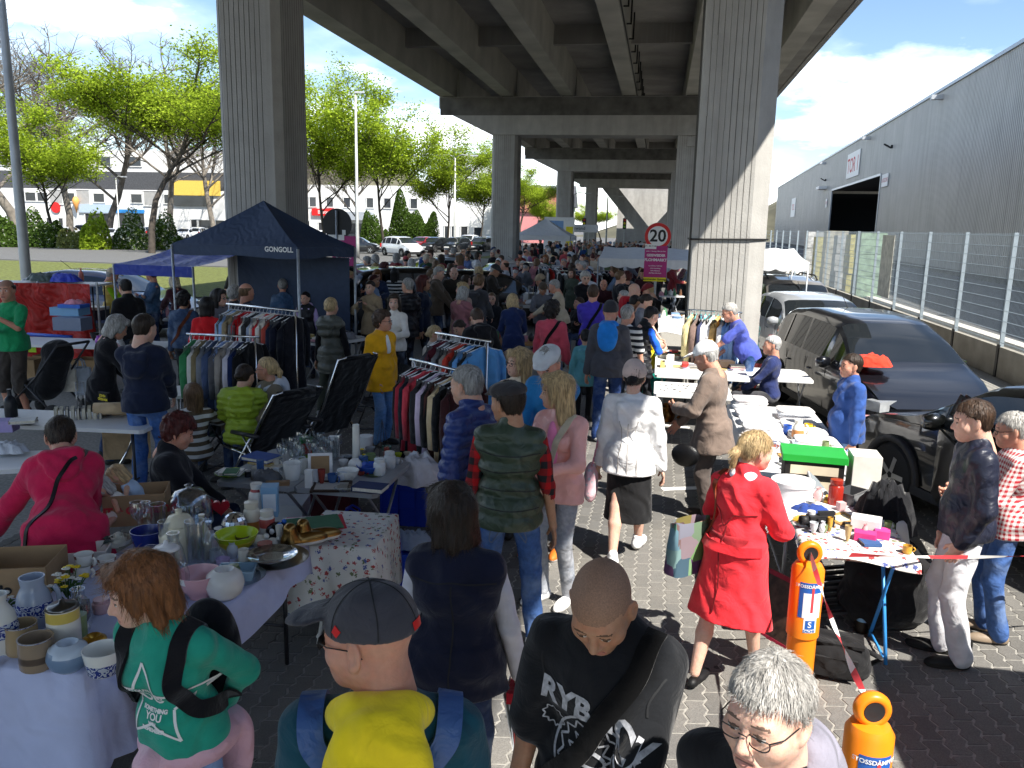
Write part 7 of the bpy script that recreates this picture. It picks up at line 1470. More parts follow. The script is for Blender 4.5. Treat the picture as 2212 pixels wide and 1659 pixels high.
pframe(692,1030,.16,.17,'e0dedb','9a7c58','white standing picture frame with brown board',.35); box('napkin_holder',o2(668,1052),(.055,.05,.13),'e2e0da','white upright holder beside the frame','holder',.2,M_ceram)
pframe(712,1062,.26,.19,'3c2c20','b8b4ac','dark wooden framed picture lying flat',.25,-1.5)
L('candle',770,1005,.030,.30,'d8d6cc','tall white candle on the right grey table','candle',z=Z2); L('tin',790,968,.055,.10,'dcdcda','white plastic tub with lid','tub',z=Z2)
L('bowl',752,1038,.075,.075,'e2e0d8','white bowl with yellow lemons','bowl',z=Z2); L('sphere',767,1018,.05,.09,'dedcd6','white openwork ceramic ball','ball',z=Z2); L('plate',745,1060,.07,.025,'c8ccd2','cut glass ashtray at the table edge','ashtray',z=Z2,m=M_glass)
for k,(x,y) in enumerate(((842,1010),(820,1026))): L('jar',x,y,.042,.12,'d8dad8','white storage jar with dark blue lid, '+('farther' if k == 0 else 'nearer')+' one','jar',z=Z2,bands=[(.80,1,(.02,.03,.12))])
L('bowl',798,1022,.09,.06,'2c54b0','blue bowl in plastic wrap','bowl',z=Z2)
for k,(c,d) in enumerate((('281c1c',(.20,.13,.02)),('c8783c',(.20,.135,.025)),('1c2c58',(.23,.15,.035)))): book(o2(800,1058,k*.024),d,c,['dark book at the bottom of the corner pile','orange paperback in the corner pile','thick navy book topping the corner pile'][k],-.15+.05*k)
flowers('single yellow tulip on the right grey table',786,1012,Z2,['e8c81c'],2,.015,.16)
q = MB(); p = o2(826,1000); q.tube([(-.09,0,.01),(.0,0,.36),(.09,0,.01)],.003,5); q.tube([(.0,-.09,.01),(0,0,.36),(0,.09,.01)],.003,5); q.tube([(.1*math.cos(a),.1*math.sin(a),.01) for a in np.linspace(0,6.283,20)],.004,5); put(q.obj('hanging_basket',M_metal,None,True,p,0,'5a5a5c'),'black wire hanging basket','basket')
for k,(x,y,r,h,c,lb) in enumerate(((700,985,.03,.06,'c4bca8','small cream pot among the frames'),(742,1008,.035,.05,'e0deda','white saucer by the candle'),(860,990,.03,.04,'9aa81c','lime coloured key purse'),(835,978,.04,.05,'4a6a5c','green glass bowl by the wire basket'),(880,985,.03,.03,'b8ac94','small beige dish at the back corner'),(800,980,.04,.05,'8a8c8e','grey tin by the wire basket'))): L('bowl',x,y,r,h,c,lb,'bowl',z=Z2)
heap('laundry',at(905,1040,.55),.20,.17,.22,'dcdce2','heap of white cloth in the blue crate','cloth',5)
crate('large blue plastic crate under the white cloth',at(905,1120,0),(.60,.42,.50),.1,'1c3cb4'); crate('low blue plastic crate in front of the larger one',at(830,1235,0),(.52,.36,.22),.3,'2450c4')
bag('large blue printed carrier bag left of the crates',at(762,1235,0),(.34,.20,.40),'1c34b0',.15,text='JAZZ'); bag('second blue printed carrier bag before the low crate',at(822,1262,0),(.34,.18,.38),'2038b8',-.15,text='JAZZ')
heap('plastic_film',at(890,1180,.24),.16,.10,.12,'9cb0cc','pale blue bagged goods in the low crate','packaging',6,M_nylon)
box('white_box',at(620,1150,0),(.35,.3,.3),'c8ccd2','white tub under the grey table','box',.2,M_plast); box('maroon_box',at(720,1110,.0),(.4,.3,.3),'4a141c','maroon cardboard box under the grey table','box',.1)
def clutter(place,spots,n,z,seed,r0=.02,r1=.045):
 r = random.Random(seed); (x0,x1,y0,y1) = spots; pal = ['d8d2c4','b8a070','8a3a30','3a5a8c','c8ccd0','6c5a48','2c2c30','c89a3c','7a8a5c','d0a8a8']
 for k in range(n):
  p = (r.uniform(x0,x1),r.uniform(y0,y1),z); c = r.choice(pal); kd = r.choice(('cup','bowl','jar','mug','vase','plate','box','tin','book')); cn = colname(c)
  if kd == 'box': box('small_box',p,(r.uniform(.05,.11),r.uniform(.04,.08),r.uniform(.02,.09)),c,'small '+cn+' box on '+place,'box',r.uniform(0,3))
  elif kd == 'book': book(p,(.15,.11,.018),c,'small '+cn+' book on '+place,r.uniform(0,3))
  else: lathe(kd,p,r.uniform(r0,r1)*(1.6 if kd == 'plate' else 1),r.uniform(.04,.13)*(.2 if kd == 'plate' else 1),c,'small '+cn+' '+kd+' on '+place,'crockery',n=14,handle=.02 if kd in ('cup','mug') else 0)
clutter('the lilac cloth table',(-2.85,-2.1,3.45,4.35),16,T0+.005,2); clutter('the stoneware table',(-3.6,-2.5,2.75,3.4),12,T0+.005,3,.025,.05); clutter('the left grey table',(-3.1,-2.6,5.5,5.85),8,Z2,4); clutter('the right grey table',(-2.5,-1.98,5.45,6.2),14,Z2,5)
# ================================================================ far left: books, low grey table
table('long pale table with books at the left edge',(-6.6,6.35),(-4.55,6.55),.62,.75,M_tabw,M_legd,'h'); table('low grey table below the books',(-5.6,5.05),(-4.55,5.55),.55,.70,M_tabw,M_leg,'x')
for k in range(9):
 c = ['d6cdb4','cfc6ae','2c3444','d8d2c0','141418','e0d8c4','c8bea4','ded6c0','23262c'][k]; p = at(118,908,.75); book((p[0]+k*.042,p[1]+.05+k*.022,.75),(.15,.22,.028),c,colname(c)+' hardback standing in the row at the left',-.9,group='books standing in a row',tilt=(rad(90),0,-.95))
p = at(228,895,.76); o = box('paperback',p,(.15,.035,.22),'101014','black thriller standing upright with yellow and white lettering','book',-.35); sign_text('lettering','JOHN\nGRISHAM',.035,M_yel,o,(0,-.0195,.17),RF,.001); sign_text('lettering','DASURTEIL',.03,M_white,o,(0,-.0195,.08),RF,.0015,.9)
for k in range(5): book(at(50,912,.75+.03*k),(.2,.15,.028),['3a4a6c','20242c','b8b4aa','6c4a34','dcdcd8'][k],'book '+['lowest','second','third','fourth','topmost'][k]+' in the flat pile at the left edge',.2+k*.1)
q = MB(); p = at(178,905,.75)
for a in np.linspace(0,6.28,7)[:-1]: q.tube([(.04*math.cos(a),.04*math.sin(a),0),(.04*math.cos(a),.04*math.sin(a),.36)],.003,5)
for z in (.005,.12,.24,.355): q.tube([(.04*math.cos(a),.04*math.sin(a),z) for a in np.linspace(0,6.283,14)],.003,4)
put(q.obj('wire_stand',M_metal,None,True,p,0,'9a9ca0'),'silver wire stand between the books','stand')
heap('packet',at(20,975,.72),.16,.10,.08,'c8ccd4','white plastic packet on the low table','packet',8,M_nylon); box('game_box',at(10,930,.76),(.2,.15,.10),'a89cd0','lilac box at the left edge','box',.3); L('bottle',25,900,.05,.24,'16181e','black flask at the left edge','flask',z=.75,m=M_plast)
# felt roll chair
t = empty('folding_chair',at(275,1060,0),.4); tubechain(t,'frame_tube',M_chrome,[(-.2,0,0),(.2,.2,.75)],[(-.2,.3,0),(.2,-.1,.75)],r=.012); q = MB(); q.grid(np.array([[(-.22+u*.44,.05+.06*math.sin(v*2.5),.85-v*.55-.12*max(0,.2-v)) for u in np.linspace(0,1,6)] for v in np.linspace(0,1,9)])); q.obj('backrest',M_cloth,t,True,col='b49a78'); q = MB(); q.tube([(-.24,-.02,.84),(.24,-.02,.84)],.06,12); q.obj('rolled_blanket',M_cloth,t,True,col='bfa684'); put(t,'folding chair with rolled beige blanket beside the red-haired person','chair')
camp_chair('dark teal folding camp chair behind the red-haired person',at(470,1010,0),rad(-60),'1a4a4e'); lp_ = PINFO['person in lime green quilted jacket sitting with back to the camera']['pos']; recliner('black reclining chair with silver frame beside the lime jacket',(lp_[0]+.34,lp_[1]-.05),rad(62),1.08); recliner('taller black reclining chair farther back',(lp_[0]+.62,lp_[1]+.75),rad(66),1.30); camp_chair('black camp chair behind the yellow jacket',at(800,880,0),rad(170),'131317'); camp_chair('empty black camp chair before the clothes rail',at(830,930,0),rad(150),'101013')
camp_chair('green camp chair of the seated person by the column',at(1632,775,0),rad(110),'1c5a4c'); fold_chair('red wooden folding chair beside the dark car',at(1655,850,0),rad(80),'c01c1c')
table('white table with metal flask and vase, middle left',(-5.2,7.95),(-4.45,8.35),.6,.75,M_tabw,M_leg,'x')
for k,(x,y,r,h,c,lb,m) in enumerate(((432,855,.075,.36,'17181c','black metal milk can on the white table',M_metal),(477,840,.05,.34,'9c9ea2','silver bottle-shaped vase on the white table',M_metal),(462,848,.06,.06,'c8c0d8','lilac oval frame on the white table',M_ceram),(410,862,.03,.12,'d8d8d8','clear glass at the corner of the white table',M_glass))): L('bottle' if k < 2 else 'bowl' if k == 2 else 'tumbler',x,y,r,h,c,lb,'vase',z=.75,m=m)
carton('open cardboard flap box between white table and lime jacket',at(510,930,.2),(.4,.35,.3),.6); bag('red insulated bag under the white table',at(455,935,0),(.4,.25,.35),'a01c20',.3)
# ================================================================ clothes racks
rack('chrome clothes rail in the middle left',at(495,650,1.7),at(592,660,1.7)+np.array([.3,-.1,0]),1.66,['a8c4e0','54504c','8aa8d4','9a8a6c','6c6c6e','b41c24','b01820','d8d6d0','3a3a3c','9aa4b8','d8d2c4','c02028','d6d2c8','a84438','1a2238','14182a','181a24','141620'],'the rail left of the grey padded vest',('shirt','shirt','coat'))
rack('low clothes rail with white hangers',at(412,716,1.45),at(550,722,1.45),1.42,['3c8a58','dcdad4','8a7c5c','7c8088','4a5a7c','5c5c60','8ea4d0','a09890','c8c4d0','1c2c58','131316','141418'],'the low rail with white hangers',('shirt','coat'),'f0f0f0')
rack('clothes rail behind the dark blue jacket, farther one',at(948,712,1.6),at(1052,728,1.6),1.56,['3a3a40','5c2430','6c6c70','1a1a1e','8a8078','c84030','2c3038','6aa0d8','1c1c20','5a9ad4'],'the farther rail beside the yellow jacket',('coat','shirt'))
rack('clothes rail with knitwear before the dark blue jacket',at(893,768,1.5),at(1012,795,1.5),1.46,['16161a','a02838','1a1c28','c8404c','2a2a2c','d0bcd0','1a1a1c','4a2c28','d4bc94','131316','3a1c1e'],'the nearer rail with the lilac blouse',('coat','shirt'))
rack('sunlit clothes rail before the right column',at(1492,662,1.55),at(1596,668,1.55),1.50,['c8bc8c','7c6860','3c4260','e0e0e0','4a4a4c','e6e6e4','c8a468','dcdcdc','6a94c8','7ea4d4','88acd8'],'the rail before the right column',('shirt','coat'),'5ac4c0')
for k,(x0,x1,y,zz) in enumerate(((1205,1320,585,1.55),(1165,1215,575,1.55))):
 A,B = at(x0,y,zz),at(x1,y,zz); rack('crowded clothes rail in the '+('middle of the crowd' if k == 0 else 'crowd beside the white gazebo'),A,B,zz,['17181c','d4d4d6','202228','b83028','2c3444','dadade','16161a','8a2a2c','3a3a40','c8ccd4','131318','26364e'][:12-4*k],'the rail in the crowd'+(' by the gazebo' if k else ''))
# ================================================================ gazebos, awnings
M_tent = wrinkle(mat('dark_blue_canopy',(.035,.055,.105),.6,var=.08,spec=.3),3,.2,.03); M_tentw = wrinkle(mat('white_canopy',(.72,.73,.74),.7,var=.05),3,.2,.03); M_blue = wrinkle(mat('blue_tarp',(.02,.045,.32),.5,var=.1),3,.3,.04); M_redt = wrinkle(mat('red_tarp',(.40,.018,.015),.45,var=.12),2.2,.5,.06)
def gazebo(label,C0,a,w,d,m,z0=1.95,zp=3.0,skirt=.25,logo=None,nm='gazebo'):
 t = empty(nm,(*C0[:2],0),a); n = 12; cs = [(0,0),(w,0),(w,d),(0,d)]; cx,cy = w/2,d/2
 for k in range(4):
  A,B = np.array(cs[k]),np.array(cs[(k+1) % 4]); b = MB(); P = []
  for i in range(7):
   u = i/6; row = []
   for j in range(9):
    v = j/8; e = A+(B-A)*v; q = e+(np.array([cx,cy])-e)*u; row.append((*q,z0+skirt+(zp-z0-skirt)*u**1.15-.07*math.sin(math.pi*u)*math.sin(math.pi*v)))
   P.append(row)
  b.grid(np.array(P)); b.obj('roof_panel',m,t,True); b = MB(); b.grid(np.array([[(*(A+(B-A)*v),z0+skirt*(1-s_)-.015*s_*math.sin(v*9)) for v in np.linspace(0,1,13)] for s_ in (0,.5,1)])); b.obj('valance',m,t,True)
 for c in cs: b = MB(); b.tube([(*c,0),(*c,z0+skirt-.02)],.022,6); b.obj('leg',M_steel,t,True)
 if logo:
  sign_text('lettering',logo,.11,M_white,t,(w*.86,-.012,z0+.13),RF,.003)
 return put(t,label,'gazebo'),t
_,gz = gazebo('dark blue pop-up gazebo in front of the left column',(-7.95,12.55),math.atan2(-.5,2.4),2.5,1.6,M_tent,2.08,2.98,.17,'GONGOLL')
for nm,p,s_ in (('back_wall',(1.2,1.58,1.05),(2.4,.01,2.0)),): b = MB(); b.box(p,s_); b.obj(nm,M_tent,gz)
gazebo('white pop-up gazebo far back in the crowd',(-7.6,43),0,3.0,3.0,M_tentw,1.95,3.1,.25)
p0,p1 = at(290,548,2.0),at(382,545,2.0)
def awn(label,A,L_,D_,z,m,a=0,scal=0,sag=.1):
 t = empty('awning',(A[0],A[1],0),a); b = MB(); b.grid(np.array([[(u*L_,v*D_,z+.25*v-sag*math.sin(math.pi*u*3)**2*.3-sag*math.sin(math.pi*v)*.4) for u in np.linspace(0,1,19)] for v in np.linspace(0,1,7)])); b.obj('roof_sheet',m,t,True)
 b = MB(); b.grid(np.array([[(u*L_,-.01,z-s_*(.18+(.05*abs(math.sin(u*L_*9)) if scal else 0))) for u in np.linspace(0,1,61)] for s_ in (0,1)])); b.obj('valance',m,t,True)
 for u in (0,1):
  for v in (0,1): b = MB(); b.tube([(u*L_,v*D_,0),(u*L_,v*D_,z+.2*v)],.02,6); b.obj('pole',M_steel,t,True)
 put(t,label,'awning')
awn('blue tarpaulin awning left of the dark gazebo',(-9.3,12.9),1.6,1.6,1.86,M_blue,-.1); awn('white scalloped awning before the right column row',tuple(aty(1293,545,21.0)[:2]),2.6,2.2,1.9,M_tentw,0,1); awn('second white awning sheet behind the sign pole',(1.9,19.5),1.4,2.2,2.0,M_tentw,0,1)
# red tarpaulin screen at the left
t = empty('tarpaulin_screen',(0,0,0)); A,B = aty(-60,600,12.6),aty(198,600,13.0); zt = aty(100,612,12.8)[2]
b = MB(); b.grid(np.array([[(A[0]+(B[0]-A[0])*u,A[1]+(B[1]-A[1])*u+.05*math.sin(u*11+v*2)+.03*math.sin(u*29+v*5),zt*(1-v)+.12*v) for u in np.linspace(0,1,34)] for v in np.linspace(0,1,9)])); b.obj('tarp_sheet',M_redt,t,True)
for u in (0,.5,1): b = MB(); q = A+(B-A)*u; b.tube([(q[0],q[1]+.12,0),(q[0],q[1]+.12,zt+.02)],.02,6); b.obj('pole',M_steel,t)
put(t,'glossy red tarpaulin screen at the left','tarpaulin'); bx0 = aty(130,600,13.2)
table('high table behind the red tarpaulin',(A[0],A[1]+.15),(B[0],B[1]+.15),.6,zt-.02,M_tabw,M_legd,'h')
for k,(x,y,c,lb) in enumerate(((95,592,'3c4a44','dark shopping bag lying on the red tarpaulin'),(140,590,'2c3cb0','blue shopping bag lying behind the red tarpaulin'))): heap('folded_bag',aty(x,y+16,13.3)*np.array([1,1,0])+np.array([0,0,zt]),.32,.18,.14,c,lb,'bag',k,M_nylon)
L('bottle',176,606,.04,.2,'b86a5c','small bottle with red drink on the high table','bottle',z=zt,m=M_plast)
# ================================================================ mid-left stall before the red tarpaulin
table('table of boxes and trinkets before the red tarpaulin',(-10.4,10.6),(-7.2,10.9),.8,.75,M_tabw,M_leg,'x')
for k,(x,y,d,c,lb) in enumerate(((158,712,(.50,.34,.22),'7c88a0','translucent grey storage box before the red tarpaulin'),(152,680,(.52,.35,.14),'7cacd0','pale blue flat box upon the storage box'),(160,664,(.40,.3,.06),'2c6cd0','bright blue tray on top of the boxes'),(210,690,(.34,.3,.24),'1a2034','dark box with pale lid right of the blue ones'))): box('storage_box',at(x,y,.75+(.0,.22,.36,0)[k]),d,c,lb,'box',.1,M_plast,lid='c8c8c4' if k == 3 else None)
heap('doll_clothes',at(160,656,1.17),.17,.13,.07,'d890a0','pink and red doll clothes in the blue tray','clothes',2)
for k in range(9): L(('bowl','jug','vase','cup')[k % 4],205+k*11,735+(k*7) % 20,.06,.11,['2a2624','a04ab0','d8d4cc','3a3a40','8a6a4c','c8c8c8','2c3c6c','b8b0a0','5a4a40'][k],['black handbag-shaped pot','purple jug','white figurine','dark cup','brown jug','pale vase','blue bowl','beige cup','brown pot'][k]+' on the trinket table before the tarpaulin','crockery',z=.75)
for k,(x,y) in enumerate(((118,790),(200,800),(60,800))): carton('brown moving carton under the trinket table, '+['middle','right','left'][k]+' one',at(x,y+30,0),(.45,.35,.42),.1*k)
q = MB(); q.box((0,0,0),(.16,.004,.13)); put(q.obj('price_note',mat('neon_note',(.45,.75,.05),.7),None,False,at(68,752,.62)),'neon green handwritten note on a carton','note')
tubechain(put(empty('barrier_bar',(0,0,0)),'blue pipe barrier behind the pushchair','barrier'),'pipe',mat('blue_pipe',(.03,.1,.5),.4),[at(60,722,.75),at(155,728,.75)],r=.03)
# pushchair
def pram(pos,rz):
 t = empty('pushchair',pos,rz); v = sdf_mesh([C_((0,.05,.42),(0,.42,.36),.17,.14),C_((0,-.02,.48),(0,-.22,.86),.18,.17),E_((0,-.22,.92),(.20,.19,.16))],.02,.05,lambda F,X,Y,Z: F+folds(2,.01,20)(X,Y,Z)); qobj('seat_shell',v,M_cloth,t,'121216')
 v = sdf_mesh([C_((0,.42,.33),(0,.55,.15),.13,.09)],.02,.03); qobj('foot_muff',v,M_cloth,t,'17171b')
 for s in (-1,1): tubechain(t,'frame_tube',M_legd,[(s*.24,.52,.12),(s*.25,-.1,.60),(s*.24,-.52,1.05)],[(s*.24,-.38,.14),(s*.25,.10,.5)],r=.014)
 tubechain(t,'handle_bar',M_legd,[(-.24,-.52,1.05),(.24,-.52,1.05)],r=.018)
 for s in (-1,1):
  for y,r in ((.52,.09),(-.38,.14)): q = MB(); q.lathe([(0,-.02),(r*.7,-.022),(r,-.015),(r,.015),(r*.7,.022),(0,.02)],20,R=roty(rad(90)),c=(s*.26,y,r)); q.obj('wheel',M_tyre,t,True)
 put(t,'black pushchair with bags hanging on it, left','pushchair')
pram(at(110,905,0),rad(78)); bag('cream cloth bag hanging on the pushchair',at(150,845,.35),(.22,.1,.3),'d8d0c0',.3,M_cloth); bag('pale grey tote bag beside the pushchair',at(178,850,.3),(.28,.14,.36),'a4acb8',.2,M_cloth)
# ================================================================ generic stalls in the middle distance
RS = random.Random(11)
def goods(label,A,B,wid,z,n,seed,kinds=None):
 r = random.Random(seed); A = np.array(A[:2],float); B = np.array(B[:2],float); d = B-A; L_ = np.linalg.norm(d); u = d/L_; v = np.array([-u[1],u[0]]); a = math.atan2(u[1],u[0]); slots = max(1,n//2)
 pal = ['d8d6d0','b8403a','2c4a88','c8b070','3a3a3e','7a9ac0','a06a48','d49aa4','4a7a58','8a8a8e','e0dccf','6c4a34','20242c','c8c0e0']
 for i in range(slots):
  for j in range(2):
   p = A+u*(L_*(i+.5+r.uniform(-.2,.2))/slots)+v*(wid*(.28 if j == 0 else .72)); P = (p[0],p[1],z); k = r.choice(kinds or ['box','book','fold','vase','bowl','heap','fold','bag']); c = r.choice(pal); w = min(.26,L_/slots*.8); cn = colname(c)
   if k == 'box': box('goods_box',P,(w*r.uniform(.6,1),.2*r.uniform(.7,1.1),r.uniform(.06,.2)),c,cn+' box on '+label,'box',a+r.uniform(-.3,.3))
   elif k == 'book':
    for q in range(r.randint(1,3)): book((p[0],p[1],z+q*.026),(.2,.14,.024),r.choice(pal),'book '+['at the bottom of','inside','on top of'][q]+' a pile on '+label,a+r.uniform(-.5,.5))
   elif k == 'fold': folded(P,w,.22,[r.choice(pal) for _ in range(r.randint(1,4))],'folded garment on '+label,None,a)
   elif k == 'vase': lathe(r.choice(('vase','jug','bottle','urn')),P,r.uniform(.03,.06),r.uniform(.14,.26),c,cn+' vase on '+label,'vase')
   elif k == 'bowl': lathe(r.choice(('bowl','cup','mug','pot')),P,r.uniform(.04,.08),r.uniform(.06,.12),c,cn+' bowl on '+label,'bowl')
   elif k == 'heap': heap('clothes_heap',P,w*.55,.14,r.uniform(.05,.12),c,cn+' heap of clothes on '+label,'clothes',r.randint(0,99))
   elif k == 'bag': heap('handbag',P,w*.4,.08,.16,c,cn+' handbag on '+label,'bag',r.randint(0,99),M_leather)
ST = [  # label, near edge left, right, width, goods, kinds
('the clothes table by the photographing person',at(700,745,.75),at(800,730,.75),.7,10,['fold','heap','fold']),
('the jewellery table under the dark gazebo',(-8.3,13.2,0),(-6.4,12.6,0),.7,14,None),
('the table before the black car',at(850,625,.75),at(965,612,.75),.8,12,None),
('the table with white linen beside the pink sweater',at(885,690,.75),at(985,672,.75),.8,12,['fold','book','box']),
('the wooden table with glasses and toys',at(1065,745,.75),at(1165,742,.75),.8,14,['vase','bowl','vase','box']),
('the record table beside the navy coat',at(1130,655,.8),at(1205,650,.8),.8,10,['box','book','book']),
('the trinket table in front of the bearded person',at(1000,640,.75),at(1080,630,.75),.8,10,None),
('the dark table left of the black jacket',at(350,690,.75),at(430,690,.75),.8,12,['bowl','book','box','vase']),
('the shoe shelf behind the sign pole',at(1430,640,.75),at(1480,640,.75),.8,10,['bag','box']),
('the textile table under the white awning',(-.9,17.9,0),(1.0,17.9,0),.9,16,['fold','heap','fold','bag']),
]
for k,(lb,A,B,w,n,kinds) in enumerate(ST): table(lb.replace('the ','',1),A,B,w,.75,(M_tabw,M_tabg,mat('wood_top',(.42,.22,.08),.5,var=.2,scale=3))[2 if 'wooden' in lb else k % 2],M_leg,'x',M_clothw if k in (3,9) else None,.3); goods(lb,A,B,w,.756,n,k+3,kinds)
for k in range(12):
 y = 19+k*2.9; x = (-5.2,-2.2)[k % 2]+RS.uniform(-.5,.5); A,B = (x-.9,y),(x+.9,y); lb = 'the deep '+['left','right'][k % 2]+' stall table in row '+['one','two','three','four','five','six'][k//2]
 table(lb.replace('the ','',1)+' of the crowd',A,B,.8,.75,(M_tabw,M_tabg)[k % 2],M_leg,'x'); goods(lb,A,B,.8,.752,8,50+k)
box('record_crate',at(1165,665,.8),(.7,.4,.34),'d0d2d4','white crate full of records beside the navy coat','crate',0,M_plast)
for k in range(12): q = at(1140,668,.8); b = MB(); b.box((0,0,.17),(.006,.3,.3)); put(b.obj('record_sleeve',M_paper,None,False,(q[0]+k*.05,q[1]+.1,1.0),.1,['d8d8d4','8a8a90','c8c0b0','4a5a78'][k % 4]),'record sleeve standing in the white crate','record','record sleeves in the white crate'); SHARE.add(b and THINGS[-1].name)
# parked cars behind the stalls on the left
car('black estate car with raised tail behind the stalls','wagon',(-4.6,21.8),rad(-62),'0b0c0e',2,None); car('dark blue car behind the red tarpaulin','hatch',(-12.6,17.2),rad(-80),'1c2c50',2); car('black van beside the dark gazebo','mpv',(-6.0,19.6),rad(-40),'0c0d10',2); car('silver car left of the black estate car','hatch',(-8.2,24.6),rad(-62),'9aa4b0',2); car('white car behind the black estate car','wagon',(-3.9,27.5),rad(-62),'c8ccd2',2); car('second silver car between crowd and verge','hatch',(-7.4,30.5),rad(-62),'a8b0b8',2)
for k,(x,y,c,rz) in enumerate(((1.6,30,'17191c',5),(1.9,36,'d4d6d8',0),(1.8,42,'22262c',3),(-1.5,62,'dcdedf',90))): car(['black','white','dark grey','white'][k]+' car under the viaduct '+['behind the sign pole','farther behind the sign pole','beyond the second right column','across the far end of the crowd'][k],'mpv' if k == 3 else 'wagon',(x,y),rad(rz),c,1)
# ================================================================ sunlit tables on the right
ZR = .75
table('upper sunlit white table with papers',(0.02,10.9),(1.25,10.9),2.4,ZR,M_tabw,M_leg,'x'); table('lower sunlit white table with coins',(0.02,9.85),(.95,9.85),.85,.70,M_tabw,M_leg,'x'); table('white table of the seated person behind the chair',(1.25,11.2),(2.1,11.2),.9,.72,M_tabw,M_leg,'x')
goods('the upper sunlit white table',(0.05,10.95),(1.2,10.95),2.3,ZR+.001,20,77,['book','fold','box','bowl','book'])
for k in range(6):
 for j in range(3): book((.15+k*.15,12.45+j*.2,ZR+.001),(.14,.18,.05),['c8b890','b87850','d8d4c8','8a3a30','a89878','ded8c8'][(k+j) % 6],'comic pile in the book block at the back of the sunlit table',.05*k,group='comic piles on the sunlit table'); SHARE.add(THINGS[-1].name)
for k in range(30):
 b = MB(); b.lathe([(0,0),(.016,0),(.016,.004),(0,.004)],10); p = (RS.uniform(.1,.85),RS.uniform(10.05,10.5),.702); put(b.obj('coin',M_metal,None,False,p,0,RS.choice(['8a8c8e','9a8258','6c6e70'])),'loose coin on the lower sunlit table','coin','coins on the lower sunlit table'); SHARE.add(THINGS[-1].name)
crate('turquoise plastic crate under the sunlit table',at(1400,850,0),(.5,.4,.3),0,'1c9a8c'); bag('yellow carrier bag in the hand of the black vest',at(1400,795,.45),(.26,.12,.3),'e0cc1c',.3); box('camera_bag',at(1565,800,ZR-.03),(.22,.18,.14),'5a4c40','brown camera bag on the sunlit table','bag',.3,M_leather)
# T4: long table with linen, jewellery, china
table('long sunlit table with folded linen and china',(.84,5.62),(1.72,5.62),3.6,ZR,M_tabw,M_leg,'h',M_clothw,.14)
for k in range(9): folded((1.05+(k % 2)*.42,7.55+(k//2)*.38,ZR+.005),.36,.30,[['d8d8da','cfd2d8','e0dcd8','d4cfd0'][(k+j) % 4] for j in range(RS.randint(2,4))],'folded white linen on the long sunlit table','linen on the long sunlit table')
p = at(1700,890,ZR); t = empty('bead_necklace',p)
for k in range(40):
 a = k*.5; q = MB(); q.lathe([(0,-.014),(.011,-.008),(.014,0),(.011,.008),(0,.014)],8,c=(.09*math.cos(a)*(k/40),.09*math.sin(a)*(k/40),.014+(k % 3)*.014)); q.obj('bead',M_plast,t,True,col=['8a4a1c','7a3a18','b87838'][k % 3])
put(t,'coil of amber beads on the long table','necklace'); t = empty('bead_string',at(1722,905,ZR))
for k in range(26): q = MB(); a = k*.6; q.lathe([(0,-.011),(.011,0),(0,.011)],8,c=(.07*math.cos(a)*(k/26),.07*math.sin(a)*(k/26),.012+(k % 2)*.012)); q.obj('bead',M_plast,t,True,col='2c6a4c')
put(t,'coil of green beads on the long table','necklace')
L('jug',1722,950,.05,.17,'e6e4da','white painted jug with fruit pattern','jug',z=ZR,handle=.04,bands=[(.2,.5,(.6,.25,.08))]); L('mug',1700,940,.035,.09,'2c58b0','blue toy tin beside the fruit jug','tin',z=ZR); L('mug',1745,935,.035,.08,'e0b81c','yellow mug behind the fruit jug','mug',z=ZR,handle=.03)
for k in range(8): L(('cup','bowl','plate','jar')[k % 4],1668+(k % 4)*26,968+(k//4)*16,.04,.06,['e2e0dc','d4dce6','c8d4e0','e4dcd0'][k % 4],['white china cup','white china bowl','small white plate','white china jar'][k % 4]+' in the china rows, '+['back','front'][k//4]+' row','china',z=ZR)
for k in range(2): box('cake_stand_box',(1.22,6.28,ZR+.004+k*.115),(.42,.30,.112),'15120f',['lower','upper'][k]+' black box with white cake stand picture','box',-.08,face='c8bca4')
box('green_tray',(1.22,6.28,ZR+.238),(.46,.33,.05),'1c9a34','green edged tray on top of the black boxes','tray',-.08,M_plast); box('carton_white',(1.58,6.25,ZR+.004),(.20,.24,.30),'d6d2ca','white carton right of the black boxes','box',-.05)
L('tin',1710,1075,.13,.12,'d4d2d4','large round white cake tin','tin',z=ZR,n=36,m=M_plast)
o = box('photo_frame_player',at(1775,1070,ZR),(.16,.03,.26),'a4a8ac','grey digital picture frame leaning back','picture frame',.5,M_plast,face='7c848a',tilt=(-.5,0,.5))
L('jar',1803,1090,.045,.17,'9a2a20','red patterned jar with gold knob','jar',z=ZR,bands=[(.8,1,M_paintb[2])]); dish(1838,1085,.20,.12,.09,'4a4c50','dark metal loaf tin',.9,ZR)
# T5: ironing-board table with camcorder
t5 = table('small cloth-covered table with blue legs and a camcorder',(.98,4.98),(1.62,4.98),.55,.74,M_tabw,mat('blue_tube',(.05,.3,.75),.35),'x',wrinkle(mat('patterned_cloth',(.66,.64,.62),.85,var=.1,fn=floral(22.0,.34)),5,.2),.05)
Z5 = .748
def cam5(px,py,rz):
 t = empty('camcorder',at(px,py,Z5),rz); b = MB(); b.box((0,0,.05),(.17,.07,.075)); b.obj('body',M_trimb,t); b = MB(); b.lathe([(0,0),(.030,0),(.032,.05),(.026,.05),(.024,.04),(0,.04)],16,R=roty(rad(-90)),c=(-.085,0,.055)); b.obj('lens',M_trimb,t,True); b = MB(); b.box((.01,-.045,.05),(.10,.01,.06)); b.obj('screen_flap',M_trimb,t); b = MB(); b.box((.04,.0,.10),(.11,.03,.025)); b.obj('viewfinder',M_trimb,t); put(t,'black camcorder on the patterned cloth','camcorder')
cam5(1770,1140,.3)
